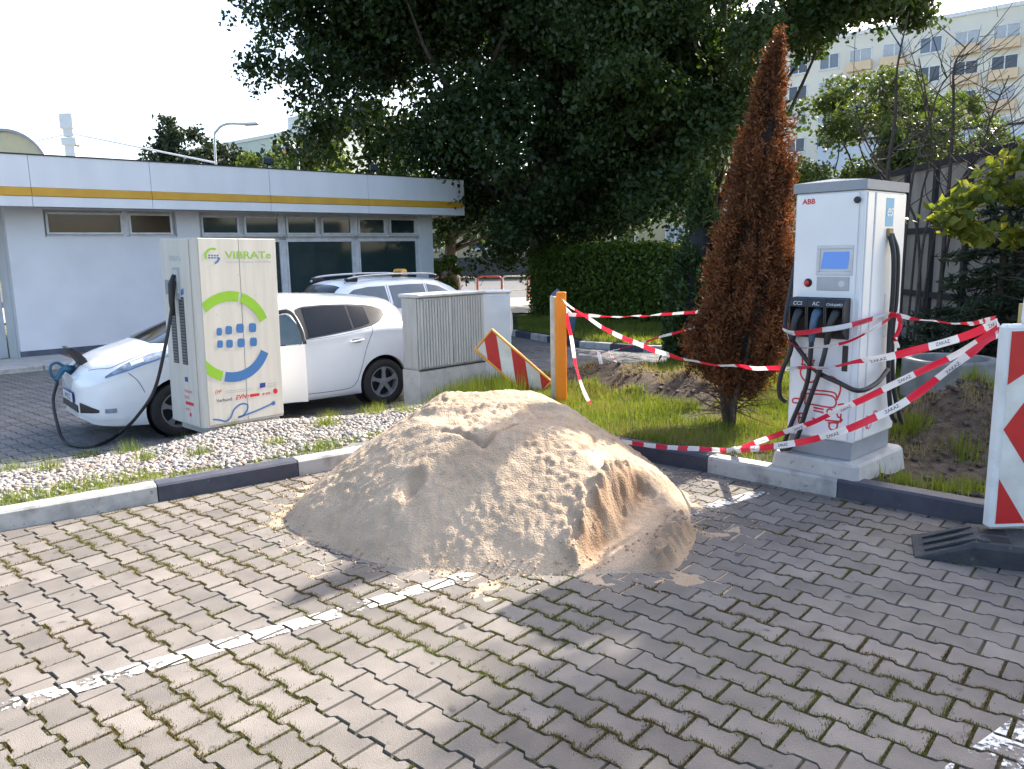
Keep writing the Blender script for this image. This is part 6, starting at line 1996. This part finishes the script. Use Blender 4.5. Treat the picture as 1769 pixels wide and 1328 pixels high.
# panelled fence at right, running towards the camera
FA = at(1490, 320, 17.5); FB = at(1769, 262, 11.6)
fz = 3.35
fdir = Vector((FB.x - FA.x, FB.y - FA.y, 0)); fl = fdir.length; fdir.normalize()
fn_ = Vector((fdir.y, -fdir.x, 0))
fe = thing('panel_fence', (FA.x, FA.y, LOT), math.atan2(fdir.y, fdir.x), 'tall fence of brownish panels between dark posts behind the bare tree', 'fence')
m_fpan = M('weathered_board', (.36, .30, .245), .9, c2=(.24, .20, .165), scale=3, stretch=(1, 1, .3), bump=.2)
m_fpost = M('dark_steel_post', (.03, .03, .034), .6)
nb = 8; bl_ = (fl + 3.2) / nb
ztop = [at(1490, 318, 17.5).z - LOT + .05, at(1769, 255, 11.6).z - LOT + .05]
H_ = max(ztop)
for k in range(nb + 1):
    MB().box((k * bl_, 0, H_ / 2 - .1), (.11, .14, H_ + .2)).build('post', m_fpost, fe)
for k in range(nb):
    for j in range(3):
        z0_, z1_ = j * H_ / 3, (j + 1) * H_ / 3
        MB().box((k * bl_ + bl_ / 2, .02, (z0_ + z1_) / 2), (bl_ - .115, .05, z1_ - z0_ - .06)).build('panel', m_fpan, fe)
for j in range(4):
    MB().box((nb * bl_ / 2, -.035, j * H_ / 3), (nb * bl_, .05, .10)).build('rail', m_fpost, fe)

# ================================================================== TREES AND SHRUBS
def leaf_cards(C, size, rng, droop=.25, aspect=.62, bias=None):
    """diamond leaves, slightly folded: two triangles each, 4 verts"""
    n = len(C)
    d = rng.standard_normal((n, 3)); d[:, 2] -= droop
    if bias is not None: d = d * .8 + bias
    d /= np.linalg.norm(d, axis=1)[:, None]
    s = np.cross(d, rng.standard_normal((n, 3))); s /= np.linalg.norm(s, axis=1)[:, None] + 1e-9
    L_ = (size * (.6 + .8 * rng.random(n)))[:, None]; W_ = L_ * aspect
    nn = np.cross(d, s)
    v = np.stack([C - d * L_ * .5, C + s * W_ * .5 - nn * W_ * .12 + d * L_ * .04, C + d * L_ * .5, C - s * W_ * .5 - nn * W_ * .12 + d * L_ * .04], 1)
    f = np.arange(4 * n).reshape(n, 4)
    return v.reshape(-1, 3), f


def limb(p0, p1, r0, r1, rg, bend=.12, n=6):
    p0 = Vector(p0); p1 = Vector(p1); d = p1 - p0; L_ = d.length
    pts = [p0]
    for k in range(1, 4):
        q = p0.lerp(p1, k / 4) + Vector((rg.uniform(-1, 1), rg.uniform(-1, 1), rg.uniform(-.5, 1))) * L_ * bend * .6
        pts.append(q)
    pts.append(p1)
    P = catmull(pts, 3)
    return P, [r0 + (r1 - r0) * i / (len(P) - 1) for i in range(len(P))]


def broadleaf(name, base, fork_z, clusters, leaves, size, mat, label, seed, trunk_r=.25, spread=.7, flat=.8, bark=None, limbs=20, cat='tree', group=None, lean=(0, 0), world_trunk=None):
    """clusters: (N,4) array of centres with radius; leaves are dealt out over them"""
    rng = np.random.default_rng(seed); rg = random.Random(seed)
    t = thing(name, base, 0, label, cat, group)
    base = Vector(base); fork = base + Vector((lean[0], lean[1], fork_z))
    mb = MB(); P, rr = limb(base - Vector((0, 0, .1)), fork, trunk_r * 1.15, trunk_r * .7, rg, .05); mb.tube(P, rr, 10)
    trk = mb.build('trunk', bark or m_bark, t, world=True, smooth=True)
    K = np.array(clusters)
    order_ = np.argsort(-K[:, 3] + rng.random(len(K)) * .5)[:limbs]
    for k in order_:
        c = Vector(K[k, :3]); st = base.lerp(fork, rg.uniform(.65, 1.0))
        mid = st.lerp(c, .9)
        P, rr = limb(st, mid, trunk_r * rg.uniform(.22, .42), .02, rg, .12)
        MB().tube(P, rr, 6).build('limb', bark or m_bark, t, world=True, smooth=True)
    w = K[:, 3] ** 2; w /= w.sum()
    ci = rng.choice(len(K), leaves, p=w)
    dr_ = rng.standard_normal((leaves, 3)); dr_ /= np.linalg.norm(dr_, axis=1)[:, None]
    rad = K[ci, 3] * rng.random(leaves) ** .45
    # sub-clumps: leaves gather on twigs
    tw = rng.standard_normal((len(K), 14, 3)) * .55
    off = dr_ * rad[:, None] * .55 + tw[ci, rng.integers(0, 14, leaves)] * K[ci, 3][:, None] * .75
    off[:, 2] *= flat
    C = K[ci, :3] + off
    V, Fq = leaf_cards(C, size, rng)
    rv = np.clip(.5 + .22 * rng.standard_normal(leaves) + .25 * (rng.random(len(K))[ci] - .5), 0, 1)
    np_mesh('crown', V, Fq, mat, t, world=True, attrs={'rnd': np.repeat(rv, 4)})
    return t


def dome(c, r, n, rng, rmin, rmax, zcut=None, shell=.55):
    d = rng.standard_normal((n, 3)); d /= np.linalg.norm(d, axis=1)[:, None]
    q = (shell + (1 - shell) * rng.random(n))[:, None] ** .8
    P = np.array(c) + d * np.array(r) * q
    R_ = rng.uniform(rmin, rmax, n)
    if zcut is not None:
        k = P[:, 2] > zcut(P); P = P[k]; R_ = R_[k]
    return np.column_stack([P, R_])


m_lind = leaf_mat('dark_lime_leaves', (.015, .032, .012), (.043, .071, .021), .30, .45, (1.5, 1.6, .45))
m_lind2 = leaf_mat('mid_lime_leaves', (.027, .050, .018), (.064, .098, .030), .32, .45, (1.5, 1.6, .5))
m_lite = leaf_mat('bright_shrub_leaves', (.07, .12, .02), (.14, .19, .035), .35, .5)
m_mid = leaf_mat('far_tree_leaves', (.045, .075, .025), (.10, .14, .045), .35, .5)
m_yelg = leaf_mat('yellow_green_maple_leaves', (.085, .13, .02), (.22, .22, .045), .5, .5)
m_pine = leaf_mat('pine_needles', (.020, .036, .018), (.05, .07, .035), .15, .6, (1, 1, .6))
m_hedge = leaf_mat('hedge_leaves', (.045, .09, .014), (.13, .19, .03), .38, .45)
m_brown = leaf_mat('dead_conifer_scales', (.07, .029, .013), (.26, .11, .045), .28, .8, (1.3, .9, .5))
m_gthu = leaf_mat('green_conifer_scales', (.022, .045, .012), (.06, .095, .025), .2, .65)

rng = np.random.default_rng(11)
# big tree, left half of the dark crown
zc = lambda P: 1.9 + np.clip((-P[:, 0] - .6) * 1.25, 0, 6) + np.clip((P[:, 0] - 3.5) * .7, 0, 6)
KA = np.vstack([dome((-.1, 25, 8.6), (7.0, 5.0, 7.2), 175, rng, .9, 1.6, zc), dome((-4.6, 24, 8.9), (3.2, 3.0, 3.6), 80, rng, .5, .95, lambda P: 5.0 + np.clip((-P[:, 0] - 4.4) * .75, 0, 4), .3), dome((.7, 23.5, 4.2), (3.2, 2.5, 2.6), 40, rng, .6, 1.0, lambda P: 1.9 + np.clip((-P[:, 0] - .6) * 1.25, 0, 6)), dome((-1.6, 24.5, 9.4), (4.6, 3.0, 2.6), 60, rng, .7, 1.1, None, .2), dome((2.6, 24, 8.0), (3.4, 2.6, 3.4), 44, rng, .7, 1.1, None, .2)])
broadleaf('lime_tree', (1.3, 25.5, -.4), 3.2, KA, 245000, .155, m_lind, 'huge dark lime tree spreading over the building and the middle of the picture', 21, .42, limbs=34, lean=(-.5, -.4))
# right half of the crown
KB = np.vstack([dome((4.6, 22.2, 5.6), (2.4, 1.8, 2.6), 34, rng, .6, .95, lambda P: 2.6 + np.clip((P[:, 0] - 4.0) * 1.2, 0, 8), .2), dome((6.0, 21.3, 6.9), (5.2, 2.9, 4.6), 85, rng, .8, 1.3, lambda P: 2.0 + np.clip((P[:, 0] - 4.0) * 1.2, 0, 8)), dome((9.8, 20.5, 9.0), (2.3, 2.3, 1.7), 28, rng, .45, .8, lambda P: 7.2 + 0 * P[:, 0])])
broadleaf('lime_tree', (5.4, 23.5, -.4), 3.0, KB, 145000, .15, m_lind2, 'large mid-green lime tree right of the dark one, above the hedge', 22, .34, limbs=24, lean=(.6, -.3))
# crown behind, closing the view under the trees
KC_ = dome((0, 33, 6.5), (9, 2.5, 5.0), 60, rng, .9, 1.6, lambda P: 2.6 + 0 * P[:, 0])
broadleaf('lime_tree', (-2.5, 34, -.4), 3.2, KC_, 30000, .26, m_lind, 'dark tree farther back, seen through the big crown above the railings', 23, .3, limbs=10)

# hedge: clipped leafy mass
HA = np.array([1.15, 25.2]); HB = np.array([5.6, 18.6])
hd_ = HB - HA; hl_ = np.hypot(*hd_); hd_ = hd_ / hl_; hn = np.array([-hd_[1], hd_[0]]) * -1
n = 52000
u = rng.uniform(0, hl_, n); face = rng.random(n)
v = rng.uniform(-.7, .7, n); zz = rng.uniform(-.35, 1.75, n)
k1 = face < .42; k2 = face > .78
zz = np.where(k1, 1.72 + rng.normal(0, .06, n), zz); v = np.where(k2, .68 + rng.normal(0, .06, n), v)
v = np.where((~k1) & (~k2), -.68 + rng.normal(0, .07, n), v)
bul = .16 * (fbm(u, zz * 2, .9, 3, 81) - .5) * 2
zz = np.where(k1, zz + .30 * (fbm(u, v, 1.0, 3, 83) - .45), zz); v = v + np.where(k1, 0, np.sign(v) * bul)
tall = rng.random(n) < .012
zz = np.where(tall & k1, zz + rng.random(n) * .22, zz)
C = np.column_stack([HA[0] + hd_[0] * u + hn[0] * v, HA[1] + hd_[1] * u + hn[1] * v, zz])
V, Fq = leaf_cards(C, .105, rng)
hg = thing('hedge', (*((HA + HB) / 2), -.4), 0, 'broad green clipped hedge behind the lawn, under the lime trees', 'hedge')
np_mesh('foliage', V, Fq, m_hedge, hg, world=True, attrs={'rnd': np.repeat(np.clip(.5 + .25 * rng.standard_normal(n), 0, 1), 4)})
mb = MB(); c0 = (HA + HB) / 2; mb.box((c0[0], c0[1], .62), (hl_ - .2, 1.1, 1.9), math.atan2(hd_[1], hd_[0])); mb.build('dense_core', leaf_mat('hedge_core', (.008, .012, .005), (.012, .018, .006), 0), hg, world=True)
for k in range(9):
    q = HA + hd_ * (hl_ * (k + .5) / 9); MB().tube([(q[0], q[1], -.4), (q[0] + .05, q[1], .5)], .03, 6).build('stem', m_bark, hg, world=True)
# small bright shrub at the building corner
K = dome((*at(768, 480, 24)[:2], 1.15), (.55, .5, .55), 10, rng, .18, .3)
broadleaf('shrub', (*at(768, 480, 24)[:2], -.4), .7, K, 3500, .10, m_lite, 'small bright green shrub at the right corner of the building', 24, .04, limbs=6, cat='shrub')


def conifer(name, base, H, r_of, n, size, mat, label, seed, lean=(0, 0), trunk=.05, z0=.5, aspect=.35, upb=.9, core=None):
    """dense columnar conifer built from upright sprays"""
    rng = np.random.default_rng(seed)
    t = thing(name, base, 0, label, 'tree')
    bx_, by_, bz_ = base
    nt_ = max(60, n // 190)
    tz_ = z0 + (H - z0) * rng.random(nt_ * 3) ** 1.2
    w_ = r_of(tz_ / H); tz_ = tz_[rng.random(nt_ * 3) < (w_ / w_.max()) ** .8 + .06][:nt_]; nt_ = len(tz_)
    ta_ = rng.random(nt_) * 2 * np.pi
    pr2 = (.58 + .66 * fbm(ta_ * 1.6, tz_ * 2.2, 1.0, 3, seed)) * (.70 + .52 * rng.random(nt_))
    ti = rng.integers(0, nt_, n)
    tr_ = r_of(tz_ / H) * pr2
    zq = tz_[ti] + rng.normal(0, .075 * (size / .05) ** .6, n); th = ta_[ti]
    rr = tr_[ti] * (.56 + .44 * rng.random(n) ** .6)
    jit = .027 * (size / .05) ** .6
    m = n
    lx = lean[0] * zq / H; ly = lean[1] * zq / H
    C = np.column_stack([bx_ + lx + rr * np.cos(th) + rng.normal(0, jit, n), by_ + ly + rr * np.sin(th) + rng.normal(0, jit, n), bz_ + zq])
    bias = np.column_stack([np.cos(th) * .75, np.sin(th) * .75, np.full(m, upb)])
    V, Fq = leaf_cards(C, size, rng, 0, aspect, bias)
    tone = rng.random(nt_)
    np_mesh('crown', V, Fq, mat, t, world=True, attrs={'rnd': np.repeat(np.clip(.40 + .22 * rng.standard_normal(m) + .5 * (tone[ti] - .5), 0, 1), 4)})
    if core is not None:  # near-black solid core paints the shade deep between the sprays
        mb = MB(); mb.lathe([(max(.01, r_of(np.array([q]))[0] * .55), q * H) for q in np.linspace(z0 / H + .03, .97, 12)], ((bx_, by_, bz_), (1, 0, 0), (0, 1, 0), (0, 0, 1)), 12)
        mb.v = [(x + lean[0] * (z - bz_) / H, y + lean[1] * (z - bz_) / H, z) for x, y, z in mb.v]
        mb.build('dark_core', core, t, world=True)
    rg = random.Random(seed)
    for k in range(6):
        a = rg.uniform(0, 6.28); s = rg.uniform(.0, .11)
        P = catmull([(bx_ + s * math.cos(a) * .6, by_ + s * math.sin(a) * .6, bz_ - .05), (bx_ + s * 2 * math.cos(a), by_ + s * 2 * math.sin(a), bz_ + .35), (bx_ + s * 3.6 * math.cos(a) + lean[0] * .3, by_ + s * 3.6 * math.sin(a), bz_ + .95), (bx_ + lean[0] * .6, by_, bz_ + H * .6)], 4)
        MB().tube(P, list(np.linspace(trunk * rg.uniform(.45, .9), .012, len(P))), 8).build('trunk', m_bark, t, world=True, smooth=True)
    for k in range(170):
        a = rg.uniform(0, 6.28); l = rg.uniform(.15, .48); z_ = rg.uniform(.15, .8)
        p0 = Vector((bx_ + .05 * math.cos(a), by_ + .05 * math.sin(a), bz_ + z_))
        if k == 0: mbt = MB()
        p1 = p0 + Vector((math.cos(a) * l, math.sin(a) * l, rg.uniform(-.12, .30)))
        mbt.tube([p0, p0.lerp(p1, .5) + Vector((0, 0, rg.uniform(-.05, .06))), p1], [.006, .004, .002], 4)
    mbt.build('dry_twigs', M('dry_twig', (.13, .08, .05), .9), t, world=True)
    return t


thb = gp(1264, 732, .10)
rt_ = lambda q: np.interp(q, [0, .13, .18, .24, .32, .45, .6, .75, .88, .96, 1.0], [.10, .19, .37, .46, .41, .36, .29, .215, .135, .065, .012])
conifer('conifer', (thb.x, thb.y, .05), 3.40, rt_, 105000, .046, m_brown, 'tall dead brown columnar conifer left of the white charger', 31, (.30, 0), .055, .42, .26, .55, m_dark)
rt2 = lambda q: np.interp(q, [0, .05, .3, .6, 1.0], [.35, .55, .62, .45, .03])
g2 = gp(1228, 575, -.2)
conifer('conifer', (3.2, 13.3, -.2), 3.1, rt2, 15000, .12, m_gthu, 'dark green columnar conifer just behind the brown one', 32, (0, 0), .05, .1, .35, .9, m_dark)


def spruce(name, base, H, Rb, label, seed, n=16000):
    rng = np.random.default_rng(seed); rg = random.Random(seed)
    t = thing(name, base, 0, label, 'tree'); B = Vector(base)
    MB().tube([B, B + Vector((0, 0, H))], [.09, .01], 8).build('trunk', m_bark, t, world=True)
    C = []; bias = []
    z_ = .15
    mbb = MB()
    while z_ < H:
        r_ = Rb * (1 - z_ / H) ** .8
        for k in range(max(4, int(9 * r_ / Rb) + 3)):
            a = rg.uniform(0, 6.28); l = r_ * rg.uniform(.75, 1.1)
            p0 = B + Vector((0, 0, z_)); p1 = p0 + Vector((math.cos(a) * l, math.sin(a) * l, -.18 * l + rg.uniform(-.05, .1)))
            mbb.tube([p0, p0.lerp(p1, .5) + Vector((0, 0, .03)), p1], [.02, .012, .004], 4)
            m = int(70 * l / Rb) + 8
            for j in range(m):
                f = rg.random() ** .7; sp_ = .24 * (1 - f * .7) * l
                C.append(tuple(p0.lerp(p1, f) + Vector((rg.gauss(0, sp_ * .5), rg.gauss(0, sp_ * .5), rg.gauss(-.02, .03)))))
                bias.append((math.cos(a), math.sin(a), -.1))
        z_ += rg.uniform(.12, .20)
    mbb.build('boughs', m_bark, t, world=True)
    C = np.array(C); V, Fq = leaf_cards(C, .17, rng, .1, .16, np.array(bias))
    V2, F2 = leaf_cards(C + rng.normal(0, .03, C.shape), .15, rng, .1, .16, np.array(bias) * .5)
    V = np.vstack([V, V2]); Fq = np.vstack([Fq, F2 + len(C) * 4])
    np_mesh('crown', V, Fq, m_pine, t, world=True, attrs={'rnd': rng.random(len(V))})
    return t


spruce('spruce', (7.0, 11.2, -.15), 2.7, 1.75, 'low dark spruce with spreading boughs at right behind the charger', 41)
spruce('spruce', (5.7, 12.8, -.18), 1.6, 1.1, 'small dark spruce just behind the charger at right', 42)
spruce('spruce', (8.6, 12.4, -.15), 2.4, 1.5, 'dark spruce at the far right edge behind the well ring', 43)

# yellow-green maple at right: low bough reaches into the picture, main crown outside it, partly added to shade the paving
KM = np.vstack([dome((8.5, 9.1, 6.0), (1.2, 1.4, 1.1), 34, rng, .4, .65, None, .2), dome((9.0, 9.6, 5.8), (2.3, 2.6, 2.8), 115, rng, .45, .75, None, .25), dome((5.5, 8.8, 2.0), (.80, .6, .40), 22, rng, .12, .22), dome((6.25, 9.0, 2.4), (.7, .6, .5), 16, rng, .14, .24), dome((6.1, 8.6, 4.35), (.32, .5, .35), 9, rng, .12, .2), dome((6.15, 8.9, 3.55), (.28, .4, .2), 6, rng, .1, .16)])
broadleaf('maple_tree', (8.9, 9.8, -.1), 2.4, KM, 74000, .125, m_yelg, 'yellow-green maple with a low bough reaching in at the right edge', 51, .14, limbs=30)
# mid-distance leafy trees behind the charger
KT = dome((13.2, 30, 4.8), (3.1, 2.5, 3.0), 46, rng, .55, .95)
broadleaf('leafy_tree', (13.2, 30, -.4), 2.6, KT, 26000, .17, m_mid, 'light green leafy tree between the brown conifer and the apartment block', 52, .16, limbs=16)
KT = dome((18.6, 34, 4.7), (2.6, 2.4, 2.5), 36, rng, .5, .9)
broadleaf('leafy_tree', (18.6, 34, -.4), 2.6, KT, 18000, .17, m_mid, 'second light green tree, behind the bare branches', 53, .14, limbs=14)
KT = dome((26.5, 50, 9.3), (4.2, 2.4, 1.0), 26, rng, .5, .8)
broadleaf('leafy_tree', (26.5, 50, -.4), 6, KT, 9000, .24, m_lite, 'bright green treetop just above the white hall', 54, .16, limbs=10)
# trees behind the flat roof at left
KT = np.vstack([dome((-18.6, 46, 5.2), (3.0, 2.4, 4.2), 70, rng, .6, 1.0), dome((-15.4, 47, 4.6), (2.0, 2, 3.1), 26, rng, .5, .9)])
broadleaf('pine_tree', (-17, 46, -.4), 3, KT, 34000, .26, m_pine, 'dark bushy pine clump behind the left part of the flat roof', 55, .2, limbs=14)
KT = dome((-11.6, 40, 5.5), (2.0, 1.8, 1.5), 26, rng, .4, .7)
broadleaf('shrub', (-11.6, 40, -.4), 2.6, KT, 11000, .17, m_lite, 'bright green shrub below the curved street lamp, behind the roof', 56, .1, limbs=10, cat='shrub')
KT = dome((-8.9, 38, 5.4), (1.5, 1.6, 1.7), 24, rng, .4, .7)
broadleaf('shrub', (-8.9, 38, -.4), 2.6, KT, 11000, .17, m_lite, 'bright green shrub beside the white dome lamp, behind the roof', 57, .1, limbs=10, cat='shrub')

# bare many-stemmed tree behind the charger
bt = thing('bare_tree', (5.9, 12.0, -.2), 0, 'nearly bare many-stemmed tree fanning out behind the charger', 'tree')
rg = random.Random(77)
stems = [([(1540, 470), (1538, 380), (1535, 300), (1545, 200), (1552, 120), (1570, 20)], .062), ([(1625, 470), (1632, 380), (1640, 290), (1648, 180), (1652, 110), (1680, 65)], .052), ([(1600, 500), (1585, 400), (1545, 320), (1500, 250), (1480, 190)], .035),
         ([(1590, 500), (1620, 380), (1660, 310), (1700, 250), (1730, 215)], .032), ([(1585, 480), (1600, 400), (1640, 330), (1690, 290), (1769, 240)], .03), ([(1560, 460), (1570, 330), (1600, 230), (1620, 160), (1650, 120)], .032),
         ([(1610, 480), (1650, 360), (1690, 270), (1720, 190), (1745, 130)], .03), ([(1575, 470), (1590, 360), (1610, 270), (1600, 180), (1590, 100)], .028)]
m_bark2 = M('grey_brown_bark', (.085, .065, .058), .9, c2=(.05, .04, .036), scale=20, bump=.5)
for q, (ln, r_) in enumerate(stems):
    D0 = 12.0 + (q % 4 - 1.5) * .28
    pts_ = [at(x + rg.uniform(-3, 3), y, D0 + .08 * k * (q % 3 - 1)) for k, (x, y) in enumerate(ln)]
    pts_[0].z = -.25
    P = catmull(pts_, 5); rr = list(np.linspace(r_ * .72, .008, len(P)))
    st_o = MB().tube(P, rr, 7).build('stem', m_bark2, bt, world=True, smooth=True)
    mb = MB()
    for j in range(13):
        i = rg.randrange(len(P) // 3, len(P) - 1); p0 = P[i]; a = rg.choice((-1, 1)); l = rg.uniform(.4, 1.3)
        d1 = Vector((a * rg.uniform(.4, 1.0) + .25, rg.uniform(-.4, .4), rg.uniform(.2, .9))).normalized()
        p1 = p0 + d1 * l * .5 + Vector((0, 0, -.03)); p2 = p0 + d1 * l + Vector((rg.uniform(-.1, .2), 0, rg.uniform(-.05, .25)))
        mb.tube(catmull([p0, p1, p2], 3), list(np.linspace(.009, .003, 7)), 5)
        for e in range(2):
            f = rg.uniform(.3, .9); q0 = p0.lerp(p2, f); mb.tube([q0, q0 + Vector((rg.uniform(-.2, .35), rg.uniform(-.1, .1), rg.uniform(.0, .35)))], [.005, .002], 4)
    mb.build('twigs', m_bark2, st_o)
